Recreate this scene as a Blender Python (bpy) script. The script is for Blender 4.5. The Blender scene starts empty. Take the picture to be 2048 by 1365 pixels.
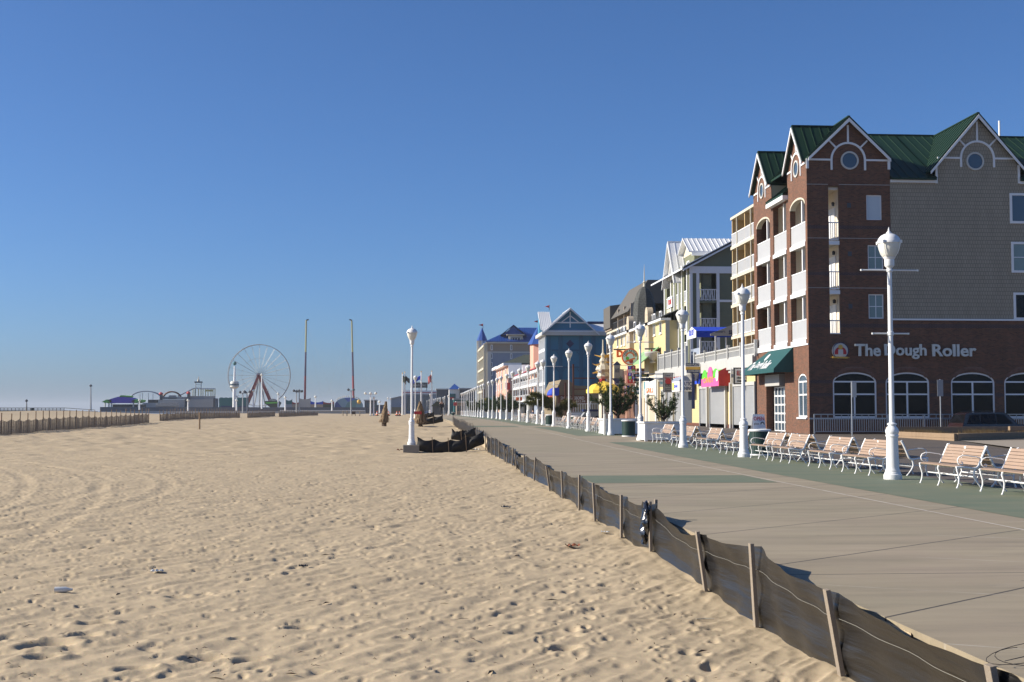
import bpy, bmesh, math, random
import numpy as np
from mathutils import Vector, Matrix, Euler
random.seed(7)
rnd = random.Random(11)
RAD = math.radians
scene = bpy.context.scene
COL = scene.collection
V = Vector

# ------------------------------------------------------------------ camera
FPX = 2560.0; CH = 1.6
PITCH = math.atan(139.5 / FPX)
YAW = math.atan(187.0 / FPX * math.cos(PITCH))
cam_d = bpy.data.cameras.new('camera'); cam = bpy.data.objects.new('camera', cam_d); COL.objects.link(cam)
cam_d.sensor_width = 36.0; cam_d.lens = 36.0 * FPX / 2048.0
cam_d.clip_start = 0.1; cam_d.clip_end = 30000
cam.location = (0, 0, CH); cam.rotation_euler = (RAD(90) + PITCH, 0, -YAW)
scene.camera = cam
RM = Euler((RAD(90) + PITCH, 0, -YAW)).to_matrix()

def ray(px, py): return RM @ V(((px - 1024) / FPX, (682.5 - py) / FPX, -1.0))
def onY(px, py, Y):
    d = ray(px, py); t = Y / d.y; return V((d.x * t, Y, CH + d.z * t))
def onX(px, py, X):
    d = ray(px, py); t = X / d.x; return V((X, d.y * t, CH + d.z * t))
def Yx(px, X, py=822):
    d = ray(px, py); return X * d.y / d.x
def Xy(px, Y, py=822):
    d = ray(px, py); return Y * d.x / d.y

# ------------------------------------------------------------------ mesh helper
class MB:
    def __init__(s): s.v = []; s.f = []
    def add(s, vs, fs):
        o = len(s.v); s.v += [tuple(p) for p in vs]; s.f += [tuple(i + o for i in f) for f in fs]; return s
    def box(s, x0, x1, y0, y1, z0, z1):
        if x0 > x1: x0, x1 = x1, x0
        if y0 > y1: y0, y1 = y1, y0
        if z0 > z1: z0, z1 = z1, z0
        return s.add([(x0,y0,z0),(x1,y0,z0),(x1,y1,z0),(x0,y1,z0),(x0,y0,z1),(x1,y0,z1),(x1,y1,z1),(x0,y1,z1)],
            [(3,2,1,0),(4,5,6,7),(0,1,5,4),(1,2,6,5),(2,3,7,6),(3,0,4,7)])
    def ubox(s, F, u0, u1, v0, v1, n0, n1):
        O, U, W, N = F
        P = [O + U*u + W*w + N*n for n in (n0, n1) for (u, w) in ((u0,v0),(u1,v0),(u1,v1),(u0,v1))]
        return s.add(P, [(3,2,1,0),(4,5,6,7),(0,1,5,4),(1,2,6,5),(2,3,7,6),(3,0,4,7)])
    def poly(s, pts): return s.add(pts, [tuple(range(len(pts)))])
    def prism(s, pts, vec):
        n = len(pts); vec = V(vec); a = [V(p) for p in pts]; b = [p + vec for p in a]
        return s.add(a + b, [tuple(range(n))[::-1], tuple(range(n, 2*n))] + [(i, (i+1) % n, n + (i+1) % n, n + i) for i in range(n)])
    def beam(s, p0, p1, w, h, up=(0,0,1)):
        p0 = V(p0); p1 = V(p1); d = (p1 - p0).normalized(); up = V(up)
        x = d.cross(up)
        if x.length < 1e-4: x = d.cross(V((1,0,0)))
        x.normalize(); y = x.cross(d)
        q = [p + x*(a*w/2) + y*(b*h/2) for p in (p0, p1) for a, b in ((-1,-1),(1,-1),(1,1),(-1,1))]
        return s.add(q, [(3,2,1,0),(4,5,6,7),(0,1,5,4),(1,2,6,5),(2,3,7,6),(3,0,4,7)])
    def tube(s, pts, r, n=6):
        pts = [V(p) for p in pts]; m = len(pts); rs = r if isinstance(r, (list, tuple)) else [r]*m
        o = len(s.v); ref = None
        for i, p in enumerate(pts):
            d = (pts[min(i+1, m-1)] - pts[max(i-1, 0)])
            d = d.normalized() if d.length > 1e-9 else V((0,0,1))
            if ref is None:
                ref = d.cross(V((0,0,1)))
                if ref.length < 1e-3: ref = d.cross(V((1,0,0)))
            ref = (ref - d * ref.dot(d)); ref = ref.normalized() if ref.length > 1e-6 else d.orthogonal().normalized()
            b = d.cross(ref)
            for k in range(n):
                a = 2*math.pi*k/n; s.v.append(tuple(p + (ref*math.cos(a) + b*math.sin(a)) * rs[i]))
        for i in range(m-1):
            for k in range(n): s.f.append((o+i*n+k, o+i*n+(k+1)%n, o+(i+1)*n+(k+1)%n, o+(i+1)*n+k))
        s.f.append(tuple(o+k for k in range(n))[::-1]); s.f.append(tuple(o+(m-1)*n+k for k in range(n)))
        return s
    def lathe(s, prof, n=16, c=(0,0,0)):
        o = len(s.v); m = len(prof); cx, cy, cz = c
        for r, z in prof:
            for k in range(n):
                a = 2*math.pi*k/n; s.v.append((cx + r*math.cos(a), cy + r*math.sin(a), cz + z))
        for i in range(m-1):
            for k in range(n): s.f.append((o+i*n+k, o+i*n+(k+1)%n, o+(i+1)*n+(k+1)%n, o+(i+1)*n+k))
        s.f.append(tuple(o+k for k in range(n))[::-1]); s.f.append(tuple(o+(m-1)*n+k for k in range(n)))
        return s
    def disc(s, F, cu, cv, r, n0, n1, n=20, a0=0, a1=2*math.pi, ri=None):
        O, U, W, N = F
        full = abs(a1 - a0 - 2*math.pi) < 1e-6
        st = n if full else n + 1
        if ri is None:
            P = [O + U*(cu + r*math.cos(a0+(a1-a0)*k/n)) + W*(cv + r*math.sin(a0+(a1-a0)*k/n)) + N*n0 for k in range(st)]
            return s.prism(P, N*(n1-n0))
        o = len(s.v)
        for k in range(st):
            a = a0 + (a1-a0)*k/n; c, q = math.cos(a), math.sin(a)
            for rr, nn in ((r,n0),(r,n1),(ri,n1),(ri,n0)): s.v.append(tuple(O + U*(cu+rr*c) + W*(cv+rr*q) + N*nn))
        for k in range(n):
            j = (k+1) % st
            for e in range(4): s.f.append((o+k*4+e, o+j*4+e, o+j*4+(e+1)%4, o+k*4+(e+1)%4))
        if not full:
            s.f.append((o,o+1,o+2,o+3)); e = o+(st-1)*4; s.f.append((e+3,e+2,e+1,e))
        return s
    def build(s, name, mat, parent=None, smooth=False, bevel=0, org=None):
        me = bpy.data.meshes.new(name)
        o0 = V(org) if org is not None else (ORG[parent.name] if parent is not None else V((0,0,0)))
        me.from_pydata([(a-o0.x, b-o0.y, c-o0.z) for a, b, c in s.v], [], s.f)
        bm = bmesh.new(); bm.from_mesh(me)
        bmesh.ops.recalc_face_normals(bm, faces=bm.faces)
        if bevel: bmesh.ops.bevel(bm, geom=list(bm.edges), offset=bevel, segments=2, affect='EDGES', profile=0.6)
        bm.to_mesh(me); bm.free()
        if smooth:
            me.polygons.foreach_set('use_smooth', [True]*len(me.polygons))
            if smooth != 'all': me.set_sharp_from_angle(angle=RAD(smooth if smooth > 1 else 40))
        me.materials.append(mat); me.update()
        o = bpy.data.objects.new(name, me); COL.objects.link(o)
        if parent is not None: o.parent = parent
        else: o.location = o0
        ORG[o.name] = o0
        return o

ORG = {}
def tag(o, label, cat, group=None, kind=None):
    o['label'] = label; o['category'] = cat
    if group: o['group'] = group
    if kind: o['kind'] = kind
    return o
def struct(o, kind='structure'): o['kind'] = kind; return o
def thing(name, label, cat, loc=(0,0,0), rz=0, group=None, local=False):
    o = bpy.data.objects.new(name, None); COL.objects.link(o); o.empty_display_size = 0.3
    o.location = loc; o.rotation_euler = (0,0,rz); tag(o, label, cat, group)
    ORG[o.name] = V((0,0,0)) if local else V(loc)
    return o
def dup(root, loc, rz, label, group=None):
    def cp(o, par):
        c = o.copy(); COL.objects.link(c)
        if par is not None: c.parent = par
        for ch in list(o.children): cp(ch, c)
        return c
    r = cp(root, None); r.location = loc; r.rotation_euler = (0,0,rz); r['label'] = label
    if group: r['group'] = group
    return r
ORDN = ['nearest','second','third','fourth','fifth','sixth','seventh','eighth','ninth','tenth','eleventh','twelfth','thirteenth','fourteenth','fifteenth','sixteenth','seventeenth','eighteenth','nineteenth','twentieth','twenty-first','twenty-second','twenty-third','twenty-fourth','twenty-fifth','twenty-sixth','twenty-seventh','twenty-eighth','twenty-ninth','thirtieth','thirty-first','thirty-second']
PX, PY, PZ = V((1,0,0)), V((0,1,0)), V((0,0,1))
def FY(x, y, z): return (V((x,y,z)), PX, PZ, -PY)      # face looking at -Y: u=+X
def FX(x, y, z): return (V((x,y,z)), -PY, PZ, -PX)     # face looking at -X: u=-Y (towards the camera)

# ------------------------------------------------------------------ materials
MATS = {}
def nodes(name):
    m = bpy.data.materials.new(name); m.use_nodes = True
    nt = m.node_tree; return m, nt, nt.nodes, nt.links, nt.nodes['Principled BSDF']
def N_(nt, t, **kw):
    n = nt.nodes.new(t)
    for k, v in kw.items():
        if k.startswith('i_'):
            n.inputs[k[2:].replace('_', ' ')].default_value = v
        else: setattr(n, k, v)
    return n
def mat(name, col, rough=0.6, var=0.12, scale=3.0, bump=0.0, bscale=30.0, metal=0.0, spec=0.5, dirt=0.0):
    if name in MATS: return MATS[name]
    m, nt, nd, L, b = nodes(name)
    b.inputs['Roughness'].default_value = rough; b.inputs['Metallic'].default_value = metal
    b.inputs['Specular IOR Level'].default_value = spec
    g = N_(nt, 'ShaderNodeNewGeometry')
    nz = N_(nt, 'ShaderNodeTexNoise', i_Scale=scale, i_Detail=6.0, i_Roughness=0.65)
    L.new(g.outputs['Position'], nz.inputs['Vector'])
    mx = N_(nt, 'ShaderNodeMix', data_type='RGBA')
    c = V(col[:3])
    mx.inputs[6].default_value = (*(c*(1-var)), 1); mx.inputs[7].default_value = (*[min(1, q) for q in c*(1+var)], 1)
    L.new(nz.outputs['Fac'], mx.inputs[0])
    out = mx.outputs[2]
    if dirt:
        n2 = N_(nt, 'ShaderNodeTexNoise', i_Scale=0.9, i_Detail=8.0, i_Roughness=0.7)
        mp = N_(nt, 'ShaderNodeMapping'); mp.inputs['Scale'].default_value = (2.5, 2.5, 0.5)
        L.new(g.outputs['Position'], mp.inputs[0]); L.new(mp.outputs[0], n2.inputs['Vector'])
        rp = N_(nt, 'ShaderNodeMapRange'); rp.inputs[1].default_value = 0.5; rp.inputs[2].default_value = 0.75; rp.inputs[4].default_value = dirt
        L.new(n2.outputs['Fac'], rp.inputs[0])
        m2 = N_(nt, 'ShaderNodeMix', data_type='RGBA'); m2.inputs[7].default_value = (*(c*0.45), 1)
        L.new(rp.outputs[0], m2.inputs[0]); L.new(out, m2.inputs[6]); out = m2.outputs[2]
    L.new(out, b.inputs['Base Color'])
    if bump:
        nb = N_(nt, 'ShaderNodeTexNoise', i_Scale=bscale, i_Detail=5.0)
        L.new(g.outputs['Position'], nb.inputs['Vector'])
        bp = N_(nt, 'ShaderNodeBump', i_Strength=bump, i_Distance=0.02)
        L.new(nb.outputs['Fac'], bp.inputs['Height']); L.new(bp.outputs[0], b.inputs['Normal'])
    MATS[name] = m; return m
def wall_uv(nt, L, sx=1.0, sz=1.0):
    g = N_(nt, 'ShaderNodeNewGeometry'); sp = N_(nt, 'ShaderNodeSeparateXYZ'); L.new(g.outputs['Position'], sp.inputs[0])
    a = N_(nt, 'ShaderNodeMath', operation='ADD'); L.new(sp.outputs[0], a.inputs[0]); L.new(sp.outputs[1], a.inputs[1])
    cb = N_(nt, 'ShaderNodeCombineXYZ')
    a2 = N_(nt, 'ShaderNodeMath', operation='MULTIPLY'); a2.inputs[1].default_value = sx; L.new(a.outputs[0], a2.inputs[0])
    a3 = N_(nt, 'ShaderNodeMath', operation='MULTIPLY'); a3.inputs[1].default_value = sz; L.new(sp.outputs[2], a3.inputs[0])
    L.new(a2.outputs[0], cb.inputs[0]); L.new(a3.outputs[0], cb.inputs[1]); return cb, g, sp
def brickmat(name, c1, c2, mortar, bw=0.21, bh=0.072, ms=0.012, rough=0.85, bump=0.5, off=0.5, dark=0.35):
    m, nt, nd, L, b = nodes(name)
    cb, g, sp = wall_uv(nt, L)
    br = N_(nt, 'ShaderNodeTexBrick'); br.offset = off
    br.inputs['Color1'].default_value = (*c1, 1); br.inputs['Color2'].default_value = (*c2, 1); br.inputs['Mortar'].default_value = (*mortar, 1)
    br.inputs['Scale'].default_value = 1.0; br.inputs['Mortar Size'].default_value = ms; br.inputs['Brick Width'].default_value = bw; br.inputs['Row Height'].default_value = bh
    br.inputs['Bias'].default_value = -0.15
    L.new(cb.outputs[0], br.inputs['Vector'])
    nz = N_(nt, 'ShaderNodeTexNoise', i_Scale=1.1, i_Detail=8.0, i_Roughness=.72); mpp = N_(nt, 'ShaderNodeMapping'); mpp.inputs['Scale'].default_value = (1.3, 1.3, .45); L.new(g.outputs['Position'], mpp.inputs[0]); L.new(mpp.outputs[0], nz.inputs['Vector'])
    mr = N_(nt, 'ShaderNodeMapRange'); mr.inputs[1].default_value = .3; mr.inputs[2].default_value = .75; mr.inputs[3].default_value = 1.0; mr.inputs[4].default_value = 1-dark
    L.new(nz.outputs['Fac'], mr.inputs[0])
    mx = N_(nt, 'ShaderNodeMix', data_type='RGBA', blend_type='MULTIPLY'); mx.inputs[0].default_value = 1
    L.new(br.outputs['Color'], mx.inputs[6]); L.new(mr.outputs[0], mx.inputs[7]); L.new(mx.outputs[2], b.inputs['Base Color'])
    b.inputs['Roughness'].default_value = rough
    bp = N_(nt, 'ShaderNodeBump', i_Strength=bump, i_Distance=0.01, invert=True); L.new(br.outputs['Fac'], bp.inputs['Height']); L.new(bp.outputs[0], b.inputs['Normal'])
    MATS[name] = m; return m
def siding(name, col, pitch=0.15, var=0.1, rough=0.7):
    """lap siding: each board tilts a little, with a thin gap line"""
    m, nt, nd, L, b = nodes(name)
    cb, g, sp = wall_uv(nt, L)
    md = N_(nt, 'ShaderNodeMath', operation='FRACT'); dv = N_(nt, 'ShaderNodeMath', operation='DIVIDE'); dv.inputs[1].default_value = pitch
    L.new(sp.outputs[2], dv.inputs[0]); L.new(dv.outputs[0], md.inputs[0])
    bp = N_(nt, 'ShaderNodeBump', i_Strength=0.8, i_Distance=0.02, invert=True); L.new(md.outputs[0], bp.inputs['Height']); L.new(bp.outputs[0], b.inputs['Normal'])
    nz = N_(nt, 'ShaderNodeTexNoise', i_Scale=0.8, i_Detail=6.0, i_Roughness=0.7); L.new(g.outputs['Position'], nz.inputs['Vector'])
    mx = N_(nt, 'ShaderNodeMix', data_type='RGBA'); c = V(col)
    mx.inputs[6].default_value = (*(c*(1-var)), 1); mx.inputs[7].default_value = (*(c*(1+var)), 1)
    L.new(nz.outputs['Fac'], mx.inputs[0]); L.new(mx.outputs[2], b.inputs['Base Color']); b.inputs['Roughness'].default_value = rough
    MATS[name] = m; return m
def simple(name, col, rough=0.5, metal=0.0, spec=0.5, trans=0.0, alpha=1.0): return mat(name, col, rough, 0.05, 2.0, metal=metal, spec=spec)

M = {}
M['white'] = mat('white_paint', (.78,.78,.77), .38, .05, 2.5, dirt=.12)
M['white_metal'] = mat('white_painted_iron', (.76,.76,.75), .35, .05, 9, dirt=.25)
M['offwhite'] = mat('offwhite_paint', (.54,.53,.485), .5, .06)
M['brick'] = brickmat('red_brick', (.225,.080,.040), (.090,.038,.022), (.14,.10,.068))
M['darkbrick'] = brickmat('dark_brick', (.09,.045,.04), (.07,.04,.036), (.14,.1,.09))
M['shingle'] = brickmat('beige_shingle', (.37,.32,.24), (.335,.29,.215), (.20,.17,.125), bw=.16, bh=.24, ms=.014, rough=.8, bump=.6, dark=.18)
M['beige'] = mat('beige_stucco', (.47,.39,.285), .8, .06, dirt=.1)
M['greenroof'] = mat('green_standing_seam', (.007,.030,.014), .55, .2, 1.2, spec=.35)
M['whiteroof'] = mat('white_standing_seam', (.72,.73,.74), .35, .05, 1.2, dirt=.1)
M['blueroof'] = mat('blue_standing_seam', (.012,.06,.26), .4, .1, 1.2)
M['darkroof'] = mat('dark_grey_roof', (.095,.087,.075), .8, .15, .7)
M['slate'] = brickmat('grey_slate', (.085,.09,.085), (.07,.075,.07), (.035,.035,.035), bw=.3, bh=.2, ms=.02)
M['olive'] = siding('olive_siding', (.155,.162,.098))
M['yellow'] = mat('yellow_stucco', (.52,.375,.18), .8, .06, dirt=.08)
M['paleyellow'] = siding('pale_yellow_siding', (.53,.43,.22))
M['bluewall'] = siding('blue_siding', (.042,.20,.32))
M['bluetrim'] = mat('dark_blue_trim', (.028,.13,.22), .6)
M['greyblue'] = siding('grey_blue_siding', (.25,.29,.36))
M['tan'] = siding('tan_siding', (.34,.27,.20))
M['cream'] = mat('cream_paint', (.55,.50,.385), .6, .05)
M['tanwall'] = mat('tan_stucco', (.22,.17,.10), .8, .1, dirt=.15)
M['pink'] = siding('pink_siding', (.66,.36,.26))
M['redroof'] = mat('red_metal_roof', (.35,.03,.03), .4, .1)
M['darkgreenroof'] = mat('dark_green_shingle', (.045,.055,.035), .85, .2)
M['grey'] = mat('grey_paint', (.30,.31,.32), .6, .1, dirt=.2)
M['lightgrey'] = mat('light_grey_concrete', (.40,.39,.37), .8, .1, dirt=.2)
M['darkgrey'] = mat('dark_grey_paint', (.06,.065,.075), .6, .15)
M['black'] = mat('black_paint', (.015,.015,.017), .4, .1)
M['steel'] = mat('galvanised_steel', (.42,.43,.44), .35, .1, 6, metal=.6)
M['awning'] = mat('dark_teal_canvas', (.006,.066,.066), .75, .1, 5)
M['bluecanvas'] = mat('bright_blue_canvas', (.01,.055,.50), .75, .08)
M['red'] = mat('red_paint', (.45,.02,.02), .5, .1)
M['orange'] = mat('orange_plastic', (.8,.14,.02), .5, .08)
M['pinksign'] = mat('pink_sign', (.72,.10,.30), .5, .05)
M['lime'] = mat('lime_sign', (.10,.50,.03), .5, .05)
M['navy'] = mat('navy_sign', (.012,.025,.10), .4, .05)
M['teal'] = mat('teal_paint', (.01,.12,.12), .6, .15)
M['cyan'] = mat('cyan_sign', (.03,.38,.50), .5, .05)
M['gold'] = mat('gold_paint', (.62,.36,.05), .4, .08)
M['yellowsign'] = mat('yellow_sign', (.78,.55,.06), .5, .08)
M['purple'] = mat('purple_canvas', (.14,.07,.48), .7, .1)
M['green'] = mat('bright_green_canvas', (.14,.48,.05), .7, .1)
M['brown'] = mat('brown_sign', (.13,.045,.022), .6, .1)
M['shutter'] = None
M['recess'] = mat('pale_recess_paint', (.70,.62,.50), .8, .05)
M['glass'] = mat('dark_glass', (.006,.006,.007), .12, .1, spec=.22)
M['archbrick'] = brickmat('arch_brick', (.20,.08,.05), (.15,.06,.04), (.22,.16,.12), bw=.08, bh=.3)
M['skyglass'] = mat('blue_grey_glass', (.05,.075,.10), .08, .2, .4, spec=.9)
M['blind'] = mat('white_blind_glass', (.50,.55,.58), .25, .06, 1)
M['curtain'] = mat('greenish_curtain_glass', (.20,.27,.26), .2, .12, 3)
M['frost'] = mat('frosted_globe', (.72,.71,.64), .22, .05, 3)
M['ferris'] = mat('pale_painted_steel', (.50,.50,.46), .5, .1)
M['redsteel'] = mat('red_painted_steel', (.27,.028,.024), .5, .1)
M['wood'] = mat('weathered_wood', (.26,.18,.11), .85, .25, 14, bump=.3, bscale=60, dirt=.4)
M['greywood'] = mat('grey_weathered_wood', (.25,.205,.155), .85, .2, 22, bump=.3, bscale=80, dirt=.3)
M['slat'] = mat('tan_bench_slat', (.325,.228,.162), .55, .10, 6, dirt=.12)
M['skin'] = mat('skin', (.50,.30,.21), .6, .05)
M['bluecloth'] = mat('blue_cloth', (.03,.06,.15), .9, .1)
M['darkcloth'] = mat('dark_cloth', (.03,.03,.035), .9, .1)
M['hair'] = mat('dark_hair', (.03,.02,.015), .7, .1)
M['cangreen'] = mat('dark_green_can', (.018,.05,.04), .45, .1)
M['bark'] = mat('pine_bark', (.09,.06,.04), .9, .2, 20, bump=.4)
M['straw'] = mat('dry_palm_straw', (.25,.17,.095), .9, .3, 8)
M['litter'] = mat('white_litter', (.6,.6,.58), .5, .08)
M['rust'] = mat('rusty_brown_scrap', (.20,.06,.02), .7, .2)
M['dead'] = mat('dry_grass', (.45,.30,.12), .9, .2, 10)
def shutter_mat():
    m, nt, nd, L, b = nodes('roller_shutter')
    cb, g, sp = wall_uv(nt, L)
    dv = N_(nt, 'ShaderNodeMath', operation='DIVIDE'); dv.inputs[1].default_value = .09; L.new(sp.outputs[2], dv.inputs[0])
    pp = N_(nt, 'ShaderNodeMath', operation='PINGPONG'); pp.inputs[1].default_value = .5; L.new(dv.outputs[0], pp.inputs[0])
    bp = N_(nt, 'ShaderNodeBump', i_Strength=.7, i_Distance=.02); L.new(pp.outputs[0], bp.inputs['Height']); L.new(bp.outputs[0], b.inputs['Normal'])
    nz = N_(nt, 'ShaderNodeTexNoise', i_Scale=.7, i_Detail=6.0); L.new(g.outputs['Position'], nz.inputs['Vector'])
    mx = N_(nt, 'ShaderNodeMix', data_type='RGBA'); mx.inputs[6].default_value = (.23,.235,.24,1); mx.inputs[7].default_value = (.33,.335,.335,1)
    L.new(nz.outputs['Fac'], mx.inputs[0]); L.new(mx.outputs[2], b.inputs['Base Color']); b.inputs['Roughness'].default_value = .45
    return m
M['shutter'] = shutter_mat()
M['fasciawhite'] = mat('weathered_white_fascia', (.46,.455,.43), .5, .08, 2.0, dirt=.25)

# ------------------------------------------------------------------ light and sky
SUN_EL, SUN_AZ = 27.0, 4.0     # elevation; degrees from -X towards +Y
sd = V((-math.cos(RAD(SUN_AZ))*math.cos(RAD(SUN_EL)), math.sin(RAD(SUN_AZ))*math.cos(RAD(SUN_EL)), math.sin(RAD(SUN_EL))))
sl = bpy.data.lights.new('sun', 'SUN'); so = bpy.data.objects.new('sun', sl); COL.objects.link(so)
sl.energy = 5.0; sl.angle = RAD(.53); sl.color = (1.0, .915, .78)
so.rotation_euler = sd.to_track_quat('Z', 'Y').to_euler(); so.location = (0, 0, 60)
w = bpy.data.worlds.new('World'); scene.world = w; w.use_nodes = True
wn = w.node_tree; sky = wn.nodes.new('ShaderNodeTexSky'); sky.sky_type = 'NISHITA'; sky.sun_disc = False
sky.sun_elevation = RAD(SUN_EL); sky.sun_rotation = RAD(90 - SUN_AZ) * -1
sky.air_density = 0.8; sky.dust_density = 1.0; sky.ozone_density = 10.0; sky.altitude = 0
hsv = wn.nodes.new('ShaderNodeHueSaturation'); hsv.inputs['Saturation'].default_value = 1.0; hsv.inputs['Value'].default_value = 1.03; wn.links.new(sky.outputs[0], hsv.inputs['Color']); wn.links.new(hsv.outputs[0], wn.nodes['Background'].inputs[0]); wn.nodes['Background'].inputs[1].default_value = 0.086
vs = scene.view_settings; vs.view_transform = 'Standard'; vs.look = 'None'; vs.exposure = 0.60; vs.gamma = 1.0; vs.use_curve_mapping = False
# ------------------------------------------------------------------ ground heights
GP = [(-50,0),(0,0),(30,0),(45,.03),(55,.07),(73,.19),(85,.27),(105,.33),(130,.41),(150,.45),(190,.44),(330,.32),(600,.3),(4000,.3)]
def interp(P, x):
    return np.interp(x, [p[0] for p in P], [p[1] for p in P])
def gz(Y): return float(interp(GP, Y))
SP = [(0,-.50),(30,-.48),(63,-.38),(80,-.10),(105,.06),(130,.2),(170,.30),(250,.34),(400,.28),(620,.2),(4000,.1)]
def hsh(i, j, s):
    h = (i.astype(np.int64)*374761393 + j.astype(np.int64)*668265263 + s*974711) & 0x7fffffff
    h = ((h ^ (h >> 13)) * 1274126177) & 0x7fffffff
    return ((h ^ (h >> 16)) & 0xffff) / 65535.0
def vnoise(x, y, s=0):
    i = np.floor(x); j = np.floor(y); fx = x-i; fy = y-j
    fx = fx*fx*fx*(fx*(fx*6-15)+10); fy = fy*fy*fy*(fy*(fy*6-15)+10)
    i = i.astype(np.int64); j = j.astype(np.int64)
    a = hsh(i,j,s)*(1-fx) + hsh(i+1,j,s)*fx; b = hsh(i,j+1,s)*(1-fx) + hsh(i+1,j+1,s)*fx
    return (a*(1-fy) + b*fy)*2 - 1
def sand_base(X, Y):
    X = np.asarray(X, float); Y = np.asarray(Y, float)
    z = interp(SP, Y) + np.clip(-(X+8)/60.0, -.1, .5)*.42
    # long low swells
    z = z + .05*vnoise(X/9.0, Y/9.0, 3)*np.clip(Y/25, .3, 1) + .07*vnoise(X/26.0+5, Y/30.0, 4)*np.clip(Y/60, 0, 1)
    # sand piled against the fence and the boardwalk edge
    z = z + np.exp(-((X-3.4)/.8)**2)*(.07*vnoise(Y/1.7, Y*0+.3, 8) + .03)
    # far dune on the left and the drop to the sea
    gzz = interp(GP, Y); k = np.clip((X-3.54)/.06, 0, 1); k = k*k*(3-2*k)
    z = z*(1-k) + (gzz-.03-.5*np.clip((X-3.63)/.3, 0, 1))*k
    z = z + 1.05*np.exp(-((X+84)/13.0)**2)*np.exp(-((Y-300)/70.0)**2)
    z = z - np.clip((-(X+90+.02*(Y-250)))/18.0, 0, 1)**1.3 * 4.0
    return z
def sz(X, Y): return float(sand_base(X, Y))

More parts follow.
